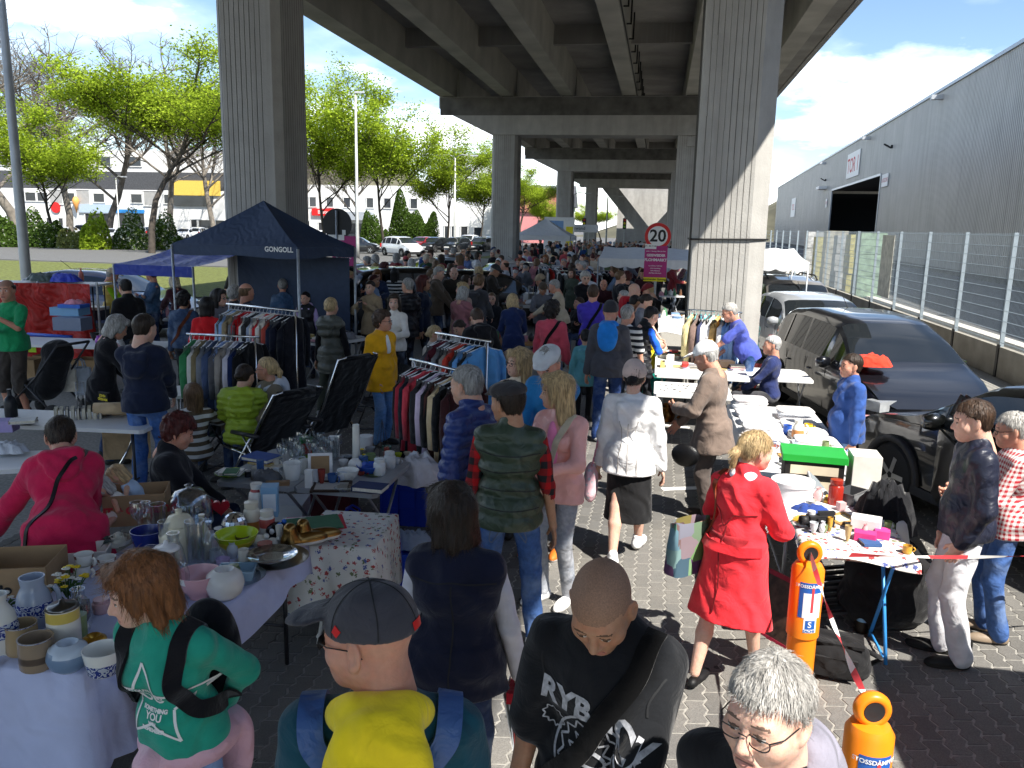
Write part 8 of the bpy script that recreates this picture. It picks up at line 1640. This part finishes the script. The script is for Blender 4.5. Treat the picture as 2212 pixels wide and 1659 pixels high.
for k,(x,y,c,lb) in enumerate(((1868,1165,'d83c80','bright pink open box at the table edge'),(1905,1160,'d84088','smaller pink box right of the open one'))): box('pink_box',at(x,y,Z5),(.13-.04*k,.09,.05),c,lb,'box',-.25)
box('white_shoe_box',at(1870,1140,Z5+.02),(.18,.13,.07),'e2e0de','white box behind the pink ones','box',-.3); heap('blue_scarf',at(1750,1105,Z5),.13,.06,.05,'2c4488','blue cloth with silver buckle','cloth',4); heap('floral_cloth',at(1745,1125,Z5),.10,.07,.03,'d8a83c','yellow flowered cloth beside the camcorder','cloth',7); box('hand_cream',at(1872,1105,Z5),(.035,.02,.11),'e0a81c','yellow cream tube with white cap','tube',.2,M_plast); pframe(1835,1130,.16,.13,'b88c54','d8c8a8','small gilded picture frame lying on the cloth',.6,-1.45,Z5)
clutter('the patterned cloth table',(1.02,1.58,5.02,5.5),14,Z5,6,.015,.03); clutter('the long sunlit table',(.9,1.65,5.75,6.1),8,ZR+.005,7); clutter('the long sunlit table',(.9,1.65,6.5,7.4),16,ZR+.005,8,.02,.05)
# things on the ground by the orange post
q = MB(); p = at(1715,1490,0)
def bollard(label,px,py,tape,hgt=1.02):
 p = at(px,py,0); t = empty('shock_absorber_bollard',p,rad(8)); m = mat('bollard_orange',(.86,.23,.01),.35,var=.04); b = MB(); b.lathe([(0,0),(.082,0),(.082,.36*hgt),(.092,.37*hgt),(.092,.82*hgt),(.074,.855*hgt),(.03,.87*hgt),(0,.87*hgt)],32); b.obj('body',m,t,True,ang=40)
 b = MB(); a = np.linspace(0,2*math.pi,25); R_,r_2 = .052,.022; b.grid(np.array([[((R_+r_2*math.cos(v))*math.cos(u),r_2*1.3*math.sin(v),.925*hgt+(R_+r_2*math.cos(v))*math.sin(u)) for v in np.linspace(0,2*math.pi,11)] for u in a])); b.obj('eye_ring',m,t,True); b = MB(); b.lathe([(.024,-.024),(.040,-.026),(.040,.026),(.024,.024)],20,R=rotx(rad(90)),c=(0,0,.925*hgt)); b.obj('rubber_bush',M_trimb,t)
 R2 = .0928
 def curved(name,m_,u0,u1,z0,z1,off=0,shape=None):
  P = [[((R2+off)*math.sin(u),-(R2+off)*math.cos(u),z) for u in np.linspace(u0,u1,13)] for z in np.linspace(z0,z1,9)]; b = MB(); b.grid(np.array(P)); return b.obj(name,m_,t,True)
 wh = mat('label_white',(.78,.80,.82),.4); bl = mat('label_blue',(.02,.10,.38),.4); curved('label_field',bl,-.72,.72,.52*hgt,.76*hgt); curved('label_white_field',wh,-.45,.72,.52*hgt,.69*hgt,.0008); curved('label_tag',wh,-.32,.5,.42*hgt,.52*hgt,.0005); curved('label_stripe',M_redp,.02,.18,.56*hgt,.74*hgt,.0016); curved('logo_field',bl,-.22,.40,.445*hgt,.505*hgt,.0012)
 for s,z,sz,mm in (('STOSSDÄMPFER',.735,.026,M_white),('S',.476,.05,M_white),('SACHS',.432,.022,bl)):
  me = text_mesh(s,sz,bold=.0006); V = np.array([v.co[:] for v in me.vertices]); th = V[:,0]/R2+(.05 if s != 'STOSSDÄMPFER' else 0); V = np.stack([(R2+.0025)*np.sin(th),-(R2+.0025)*np.cos(th),V[:,1]+z*hgt],1); me.vertices.foreach_set('co',V.astype(np.float32).ravel()); me.update(); link('lettering',me,mm,t)
 put(t,label,'bollard'); return p+np.array([0,0,.925*hgt])
e1 = bollard('orange shock-absorber bollard with barrier tape in front of the small table',1722,1478,0,.90); e2 = bollard('second orange bollard at the bottom edge, closer to the camera',1838,1930,0,.90)
def tape(label,A,B,sag,n=15):
 t = empty('barrier_tape',(0,0,0)); A,B = np.asarray(A),np.asarray(B)
 f = lambda u: A+(B-A)*u-np.array([0,0,sag*4*u*(1-u)])
 for k in range(n):
  b = MB(); P = []
  for u in np.linspace(k/n,(k+1)/n,4): c = f(u); tw = u*9; d = np.array([.012*math.sin(tw),0,.016*math.cos(tw)+.004]); P.append([c-d,c+d])
  b.grid(np.array(P)); b.obj('red_section' if k % 2 else 'white_section',(M_redp if k % 2 else M_white),t,True)
 put(t,label,'tape')
tape('red and white barrier tape running right from the bollard',e1,(3.6,5.6,.80),.06,11); tape('red and white barrier tape between the two bollards',e1-np.array([0,.03,0]),e2,.05,9); tape('loose tape end hanging from the nearer bollard',e2,e2+np.array([.05,-.06,-.32]),.0,4)
def sbag(label,px,py,d,rz,col):
 t = empty('shoulder_bag',at(px,py,0),rz); x,y,z = d; v = sdf_mesh([C_((-x*.38,0,z*.3),(x*.38,0,z*.3),z*.34),C_((-x*.36,0,z*.62),(x*.36,0,z*.62),z*.30),E_((0,-.02,z*.45),(x*.5,y*.55,z*.5))],.012,.03,lambda F,X,Y,Z: np.maximum(F,.004-Z)); qobj('bag_body',v,M_cloth,t,col); b = MB(); b.box((0,-y*.56,z*.42),(x*.7,.02,z*.5)); b.obj('front_pocket',M_cloth,t,col=col); b = MB(); b.box((0,0,z*.96),(x*.9,y*.7,.02),rotx(.15)); b.obj('flap',M_cloth,t,col=col); q = MB(); q.tube([(x*.45,0,z*.8),(x*.75,.05,z*.55),(x*.8,.1,.1),(x*.5,.1,.02)],.016,6); q.obj('strap',M_cloth,t,True,col=col); put(t,label,'bag')
sbag('black camera bag lying beside the orange bollard',1800,1455,(.34,.20,.24),-.15,'141416'); sbag('black rolling bag under a draped jacket at the small table',1905,1345,(.30,.26,.62),.3,'131315')
heap('draped_jacket',at(1905,1150,.62),.20,.16,.34,'17181c','black jacket draped over the rolling bag','jacket',9)
L('bottle',1860,1365,.038,.26,'1c0e06','brown beer bottle with blue label on the paving','bottle',z=0,m=M_plast,bands=[(.2,.5,(.25,.5,.75)),(.7,.85,(.3,.55,.8))]); L('tumbler',1648,1330,.045,.2,'ffffff','tall clear glass standing on the paving','glass',z=0,m=M_glass)
t = empty('dark_picture',at(1672,1385,0),-.9); t.rotation_euler = (-.35,0,-.9); b = MB(); b.box((0,0,.2),(.42,.02,.40)); b.obj('panel',mat('dark_print',(.05,.028,.02),.4,var=.8,scale=16),t); [(lambda q: q.obj('frame_bar',M_wood,t,col='8a1c34'))(MB().box(c,d)) for c,d in (((0,0,.41),(.46,.035,.03)),((0,0,.0),(.46,.035,.03)),((-.22,0,.2),(.03,.035,.40)),((.22,0,.2),(.03,.035,.40)))]; put(t,'dark picture in a crimson frame leaning on the bollard','picture')
t = empty('folding_step',at(1800,1330,0),.4); [(lambda q: q.obj('tread_slat',M_legd,t))(MB().box((0,-.18+k*.045,.12+k*.02),(.5,.03,.02))) for k in range(9)]; put(t,'dark slatted folding step below the small table','step')
# ================================================================ cars on the right
car('grey people carrier with tail lights at the column','mpv',(2.95,21.4),rad(6),'7a7670',2,None,1); car('silver compact car behind the dark hatchback','hatch',(3.0,16.9),rad(188),'b4b8bc',2); c3 = car('dark blue-grey people carrier with orange scarf on the bonnet','mpv',(3.0,12.3),rad(191),'14161c',2); c3.scale = (.95,.95,.95); c4 = car('black estate car with open front door at the right edge','wagon',(3.7,7.4),rad(22),'0c0e0e',2)
heap('orange_scarf',at(1880,790,1.02),.26,.14,.14,'d8402c','orange patterned scarf on the dark car windscreen','scarf',3)
d_ = empty('open_door',(0,0,0)); d_.parent = c4; d_.location = (-.86,.78,0); d_.rotation_euler[2] = rad(-28)
b = MB(); b.box((0,-.55,.62),(.07,1.1,.62)); b.obj('door_skin',M_car,d_,col='0c0e0e'); b = MB(); b.add([(.02,-.02,.94),(.02,-1.08,.94),(.02,-.98,1.36),(.02,-.55,1.36)],[(0,1,2,3)]); b.add([(-.02,-.02,.94),(-.02,-1.08,.94),(-.02,-.98,1.36),(-.02,-.55,1.36)],[(3,2,1,0)]); b.obj('door_window',M_tint,d_)
box('roof_box_carton',(2.8,21.2,1.66),(.62,.45,.13),'d4d4d0','flat white carton on the roof of the grey people carrier','box',.1)
# unseen van added outside the picture to cast the shadow in the lower right corner
car('pale unseen van added outside the picture to cast a shadow, lower right','mpv',(3.45,2.2),rad(180),'c8c8c8',1).scale = (1,1,1.6)
# concrete blocks and far container
for k,(x,y,w,h) in enumerate(((-9.9,36,1.6,1.1),(-7.6,38.4,2.2,1.0))): b = MB(); b.box((0,0,h/2),(w,.6,h)); b.box((0,0,h+.05),(w*.9,.5,.1)); put(b.obj('concrete_block',M_conc,None,False,(x,y,0),.1),['left','right'][k]+' grey concrete block by the second left column','block')
# ================================================================ things people carry and prints on clothes
def pk(a): return next(k for k in PINFO if k.startswith(a))
def onbody(label,name,prims,m,col,lab,cat,h=.012,k=.02,fold=.004,parts=()):
 i = PINFO[label]; v,f = sdf_mesh(prims,h,k,lambda F,X,Y,Z: F+folds(7,fold,22)(X,Y,Z))[:2]; o = qobj(name,(v*i['s'],f),m,None,col); o.location = i['o'].location; o.rotation_euler = i['o'].rotation_euler; put(o,lab,cat)
 for nm,pr,mm,cc in parts: v,f = sdf_mesh(pr,h,.012)[:2]; qobj(nm,(v*i['s'],f),mm,o,cc)
 return o
def strapline(T,pts,r=.018): return [C_(T(*pts[k]),T(*pts[k+1]),r) for k in range(len(pts)-1)]
def ribbon(label,pts,w,m,col,name='strap',parent=None,lift=.009,tgt=None,fr=None):
 i = PINFO[label]; dm = (tgt or i['top']).data; bv = BVHTree.FromPolygons([v.co[:] for v in dm.vertices],[p.vertices[:] for p in dm.polygons]); s = i['s']; A = np.array([(fr or i['T'])(*p) for p in pts])*s; t = np.linspace(0,len(A)-1,9*len(A)); Q = np.stack([np.interp(t,np.arange(len(A)),A[:,k]) for k in range(3)],1)
 for _ in range(3): Q[1:-1] = (Q[:-2]+2*Q[1:-1]+Q[2:])/4
 P = []; N = []
 for q in Q: h = bv.find_nearest(Vector(q)); P.append(np.array(h[0])); N.append(np.array(h[1]))
 P = np.array(P); N = np.array(N)
 for _ in range(6): P[1:-1] = (P[:-2]+2*P[1:-1]+P[2:])/4; N[1:-1] = (N[:-2]+2*N[1:-1]+N[2:])/4
 N /= np.linalg.norm(N,axis=1)[:,None]; d = np.gradient(P,axis=0); sd = np.cross(d,N); sd /= np.linalg.norm(sd,axis=1)[:,None]+1e-9; b = MB()
 rows = [P-sd*w/2+N*.001,P-sd*w/2+N*lift,P+sd*w/2+N*lift,P+sd*w/2+N*.001]; b.grid(np.stack(rows,0)[::-1]); o = b.obj(name,m,parent,True,col=col,ang=50)
 if parent is None: o.location = i['o'].location; o.rotation_euler = i['o'].rotation_euler
 return o
lb = pk('person in dark c'); T = PINFO[lb]['T']
bp = onbody(lb,'backpack',[E_(T(0,-.235,.06),(.155,.085,.21)),E_(T(0,-.27,-.02),(.12,.06,.12))],M_nylon,'2a4474','blue backpack worn over the yellow hood','backpack',.009,parts=[('carry_loop',strapline(T,[(-.035,-.20,.25),(-.02,-.22,.30),(.02,-.22,.30),(.035,-.20,.25)],.012),M_nylon,'1a2c50'),('zip',strapline(T,[(-.12,-.30,.08),(-.06,-.322,.13),(.06,-.322,.13),(.12,-.30,.08)],.006),M_metal,'b0b4b8')])
for sx in (-1,1): ribbon(lb,[(sx*.05,-.26,.22),(sx*.12,-.25,.34),(sx*.16,-.14,.46),(sx*.165,-.02,.50),(sx*.16,.12,.42),(sx*.15,.16,.28)],.062,M_nylon,'35558a','shoulder_strap',bp,.016)
lb = pk('person in te'); T = PINFO[lb]['T']
bp = onbody(lb,'backpack',[E_(T(0,-.215,.20),(.14,.09,.24)),E_(T(0,-.25,.10),(.11,.06,.14))],M_cloth,'101014','black backpack on the teal top','backpack',.010)
for sx in (-1,1): ribbon(lb,[(sx*.10,-.16,.42),(sx*.115,-.05,.50),(sx*.125,.08,.45),(sx*.135,.15,.33),(sx*.17,.08,.20),(sx*.19,-.05,.14),(sx*.14,-.15,.10)],.060,M_cloth,'131317','shoulder_strap',bp,.012)
onbody(lb,'tied_jacket',[E_(T(0,-.02,-.04),(.205,.165,.09)),E_(T(0,-.16,-.16),(.16,.05,.17)),E_(T(-.10,-.13,-.18),(.10,.05,.16)),E_(T(.04,.155,-.04),(.055,.04,.05)),C_(T(.04,.165,-.06),T(.0,.19,-.30),.042,.035),C_(T(.05,.165,-.06),T(.10,.18,-.28),.042,.035),E_(T(.15,-.03,-.12),(.06,.10,.13))],M_nylon,'c49aa6','pale pink quilted jacket tied round the waist','jacket',.011,.03,.010)
lb = pk('person in cr'); T = PINFO[lb]['T']
put(ribbon(lb,[(.14,-.03,.50),(.06,-.2,.38),(-.06,-.22,.18),(-.2,-.14,.0),(-.24,-.02,-.14)],.022,M_leather,'0c0c0f','bag_strap'),'thin black bag strap across the crimson jacket','strap')
for lb,c,l2 in ((pk('person with dark c'),'121214','black strap across the coral sweater'),(pk('person in pu'),'101012','black strap across the purple t-shirt'),(pk('dark-haired person in d'),'5a2c18','brown strap across the denim jacket'),(pk('person with s'),'050506','black strap across the printed t-shirt')):
 f = -1 if 'shaved' not in lb else 1; put(ribbon(lb,[(-.14*f,f*.0,.52),(-.11*f,f*.14,.42),(0,f*.2,.25),(.14*f,f*.18,.08),(.22*f,f*.06,-.06)],.045 if f < 0 else .062,M_cloth,c,'bag_strap'),l2+(' slung from the shoulder' if len(l2.split()) < 5 else ''),'strap')
lb = pk('blonde person in pink j'); T = PINFO[lb]['T']
onbody(lb,'handbag',[E_(T(.10,.19,-.02),(.12,.05,.075))],M_leather,'c8aa94','beige waist bag before the pink jacket','bag',.010,.01,0,[('shirt_front',[E_(T(-.015,.118,.25),(.045,.035,.22))],M_cloth,'d078a0')])
ribbon(lb,[(.02,.2,.03),(-.04,.2,.2),(-.08,.16,.38),(-.12,.0,.50)],.045,M_cloth,'c8bca4','bag_strap',PINFO[lb]['o'])
lb = pk('person in of'); T = PINFO[lb]['T']
onbody(lb,'tote_bag',[E_(T(-.33,.02,-.28),(.06,.14,.17)),E_(T(-.32,.02,-.36),(.05,.13,.10))],M_print,'d8b0b8','pink patterned tote bag carried by the white jacket','bag',.011,.02,.006,[('strap',strapline(T,[(-.31,-.06,-.12),(-.27,-.02,.12),(-.25,.0,.22)],.010),M_cloth,'b47a88'),('strap',strapline(T,[(-.31,.08,-.12),(-.27,.04,.12),(-.25,.02,.22)],.010),M_cloth,'b47a88')])
lb = pk('blonde person with b'); T = PINFO[lb]['T']
M_patch = mat('patchwork',(.3,.1,.2),.8,var=.1,fn=lambda nt,tc,base,B: N_(nt,'ShaderNodeHueSaturation',{'Color': N_(nt,'ShaderNodeTexVoronoi',{'Vector': tc.outputs['Object'],'Scale': 9.0},distance='CHEBYCHEV').outputs['Color'],'Saturation': .75,'Value': .3}).outputs[0])
pb = bag('colourful patchwork shoulder bag on the red coat',pworld(lb,T(-.27,-.08,-.22)),(.30,.13,.32),'ffffff',PINFO[lb]['o'].rotation_euler[2]+1.4,M_patch,handles=False); ribbon(lb,[(-.22,-.08,.05),(-.2,-.12,.3),(-.14,-.02,.5)],.03,M_leather,'7a3418','strap',None)
tag(COL.objects[-1],'brown strap of the patchwork bag on the red coat','strap'); ribbon(lb,[(-.24,-.05,.05),(-.16,-.2,.04),(0,-.24,.04),(.16,-.2,.04),(.24,-.05,.05)],.055,M_cloth,'c8242e','belt',PINFO[lb]['o'])
lb = pk('old person i'); T = PINFO[lb]['T']; p = pworld(lb,(PINFO[lb]['J'][-1][2]+PINFO[lb]['J'][1][2])/2+np.array([0,.12,0]))
lathe('jug',p-np.array([0,0,.08]),.075,.16,'5a3a1c','dark copper jug held by the old person in brown','jug',m=M_metal,handle=.05)
onbody(lb,'handbag',[E_(T(-.28,.20,-.22),(.05,.13,.11))],M_leather,'121214','black bag hanging at the brown suit','bag',.012)
p = pworld(pk('person with dark b'),PINFO['vest']['J'][1][2]+np.array([.0,.06,-.08])); t = empty('magazine_bundle',p-np.array([0,0,.30]))
for k in range(7): b = MB(); b.box((.012*(k-3),0,.15),(.004,.16,.26),roty(.06*(k-3))); b.obj('magazine',M_paper,t,col=['d8d8d4','c8ccd0','8a3a38','e0dcd4','5a6a80','d0ccc4','a8a49c'][k])
b = MB(); b.box((0,0,.27),(.09,.18,.05)); b.obj('red_wrap',M_cloth,t,col='b01c2c'); put(t,'bundle of magazines with red wrap in the hand of the navy vest','magazines')
b = MB(); b.box((0,0,0),(.075,.010,.155)); i_ = PINFO[pk('person in beige co')]; q = (i_['J'][-1][2]+i_['J'][1][2])/2; put(b.obj('mobile_phone',M_trimb,None,False,pworld(pk('person in beige co'),q+np.array([0,.1,.03])),rad(172)),'dark phone held up by the beige coat','phone')
# prints laid onto the cloth
def decal(label,me,m,name,org,R,dist=.5,lift=.004):
 i = PINFO[label]; to = i['top']; dm = to.data; bv = BVHTree.FromPolygons([v.co[:] for v in dm.vertices],[p.vertices[:] for p in dm.polygons]); s = i['s']
 V = np.array([v.co[:] for v in me.vertices]); W = (V@R.T+org)*s; d = Vector(R@np.array([0,0,-1.0])); out = []
 for w in W:
  hit = bv.ray_cast(Vector(w)-d*.25,d,1.0); out.append(tuple(hit[0]-d*lift) if hit[0] else tuple(w))
 me.vertices.foreach_set('co',np.array(out,np.float32).ravel()); me.update(); o = link(name,me,m,to); return o
def fineline(pts,w,closed=True,sub=6):
 P = []; n = len(pts); V = []; F = []
 for k in range(n if closed else n-1):
  a,c = np.array(pts[k]),np.array(pts[(k+1) % n]); d = (c-a)/np.linalg.norm(c-a); nn = np.array([-d[1],d[0]])*w/2
  for j in range(sub):
   p,q = a+(c-a)*j/sub,a+(c-a)*(j+1)/sub; b0 = len(V); V += [(*(p-nn),0),(*(q-nn),0),(*(q+nn),0),(*(p+nn),0)]; F.append((b0,b0+1,b0+2,b0+3))
 me = bpy.data.meshes.new('line'); me.from_pydata(V,[],F); return me
lb = pk('person in te'); i = PINFO[lb]; RC = np.array([[-1.0,0,0],[0,0,1],[0,1,0]]); c0 = i['T'](0,.16,.24)
star = [((.18 if k % 2 == 0 else .082)*math.sin(k*math.pi/5),(.18 if k % 2 == 0 else .082)*math.cos(k*math.pi/5)) for k in range(10)]; decal(lb,fineline(star,.010),M_white,'star_print',c0,RC)
for s,sz,dy in (('GO OUTSIDE AND',.020,.055),('DO',.062,.015),('SOMETHING',.020,-.035),('YOU',.036,-.060),('WILL',.018,-.085),('REMEMBER',.022,-.108)): decal(lb,text_mesh(s,sz,bold=.0012),M_white,'lettering',c0+np.array([0,0,dy]),RC)
lb = pk('person with s'); i = PINFO[lb]; c0 = i['T'](0,.18,.20); M_prt = mat('grey_print',(.42,.43,.46),.8,var=.35,scale=60)
decal(lb,text_mesh('RYB',.095,bold=.004),M_prt,'lettering',c0+np.array([.085,0,.115]),RC@rotz(-.12)); decal(lb,text_mesh('ACK',.095,bold=.004),M_prt,'lettering',c0+np.array([-.10,0,.085]),RC@rotz(-.3))
def gear(r0,r1,n): return [((r1 if k % 2 else r0)*math.cos(k*math.pi/n),(r1 if k % 2 else r0)*math.sin(k*math.pi/n)) for k in range(2*n)]
for pts,w,off in ((gear(.085,.105,14),.006,(0,-.03)),(gear(.045,.075,12),.005,(0,-.03)),([(.118*math.cos(a),.118*math.sin(a)) for a in np.linspace(0,6.28,30)[:-1]],.008,(0,-.03)),(gear(.04,.05,12),.005,(-.14,-.09)),(gear(.03,.038,10),.004,(.13,.03)),([(.05*math.cos(a),.02*math.sin(a)) for a in np.linspace(0,6.28,16)[:-1]],.010,(0,-.03))):
 decal(lb,fineline(pts,w,True,3),M_prt,'gear_print',c0+np.array([off[0],0,off[1]]),RC)
# seams, quilting lines and pockets drawn with thin raised lines
def seams(label,tname,lines,m,w=.005):
 i = PINFO[label]; tg = [c for c in i['o'].children if c.name.startswith(tname)][0]
 for pts in lines: ribbon(label,pts,w,m,None,'seam',tg,.003,tg)
M_seam = mat('dark_seam',(.015,.016,.018),.8,var=0); M_stitch = mat('stitching',(.10,.13,.20),.8,var=0)
lb = pk('person in fl')
seams(lb,'trousers',[[(sx*.05,-.2,-.08),(sx*.05,-.2,-.2),(sx*.09,-.2,-.23),(sx*.13,-.18,-.2),(sx*.13,-.18,-.08),(sx*.05,-.2,-.08)] for sx in (-1,1)]+[[(-.15,-.12,.0),(0,-.2,.0),(.15,-.12,.0)],[(0,-.2,.0),(0,-.18,-.14)]],M_stitch,.006)
seams(lb,'jacket',[[(-.2,-.1,z),(-.1,-.2,z),(0,-.22,z),(.1,-.2,z),(.2,-.1,z)] for z in (.38,.27,.16,.05)],M_seam,.006)
lb = pk('person in of'); seams(lb,'jacket',[[(0,-.22,.3),(0,-.22,.1),(0,-.22,-.12)],[(-.09,-.2,.32),(-.08,-.2,.1),(-.09,-.2,-.12)],[(.09,-.2,.32),(.08,-.2,.1),(.09,-.2,-.12)]],mat('pale_seam',(.42,.39,.37),.8,var=0),.006)
lb = pk('person with dark b'); seams(lb,'jacket',[[(-.2,-.1,.40),(0,-.22,.42),(.2,-.1,.40)],[(0,-.22,.4),(0,-.22,.1),(0,-.22,-.1)]],M_seam,.006)
lb = pk('blonde person with b'); seams(lb,'jacket',[[(-.22,-.12,.24),(-.1,-.25,.20),(.1,-.25,.20),(.22,-.12,.24)],[(0,-.25,.2),(0,-.25,-.1),(0,-.3,-.4)]],mat('dark_red_seam',(.22,.012,.016),.8,var=0),.007)
lb = pk('blonde person in pink j'); seams(lb,'jacket',[[(.05,.2,.44),(.055,.2,.2),(.05,.2,-.1)]],M_seam,.008)
lb = pk('person with s'); seams(lb,'jacket',[[(-.16,-.02,.47),(-.165,.06,.40),(-.16,.1,.33)],[(.16,-.02,.47),(.165,.06,.40),(.16,.1,.33)]],M_seam,.006)
lb = pk('person in dark c'); i = PINFO[lb]; cp = [c for c in i['o'].children if c.name.startswith('cap')][0]; hf = lambda x,y,z: i['hc']+i['Rh']@(np.array([x,y,z])*i['hs'])
for a in (0,1.05,2.1,3.14,4.2,5.25): ribbon(lb,[(0,-.018,.16),(.07*math.sin(a),-.018+.08*math.cos(a),.14),(.10*math.sin(a),-.018+.125*math.cos(a),.09),(.11*math.sin(a),-.018+.13*math.cos(a),.035)],.003,M_seam,None,'cap_seam',cp,.002,cp,hf)
for p,q in (((-.11,.02,.05),(-.11,.045,.065)),((.03,-.14,.05),(-.02,-.14,.052))): ribbon(lb,[p,q],.022,M_red,None,'cap_logo',cp,.003,cp,hf)
# ================================================================ labels: tell look-alikes apart by their place, left to right
ORD = ['first','second','third','fourth','fifth','sixth','seventh','eighth','ninth','tenth','eleventh','twelfth','thirteenth','fourteenth','fifteenth','sixteenth','seventeenth','eighteenth','nineteenth','twentieth']
def uniq():
 by = {}
 for o in bpy.data.objects:
  if o.parent is None and o.get('label') and o.name not in SHARE: by.setdefault(o['label'],[]).append(o)
 for lb,os_ in by.items():
  if len(os_) < 2: continue
  os_.sort(key=lambda o: proj(o.location)[0] if proj(o.location)[2] > .1 else 0)
  for k,o in enumerate(os_):
   w = lb.split(); w = w[:13] if len(w) > 13 else w; w[-1] = w[-1].rstrip(',')
   o['label'] = ' '.join(w)+', '+(ORD[k] if k < 20 else '%dth' % (k+1))+' from left'
uniq()
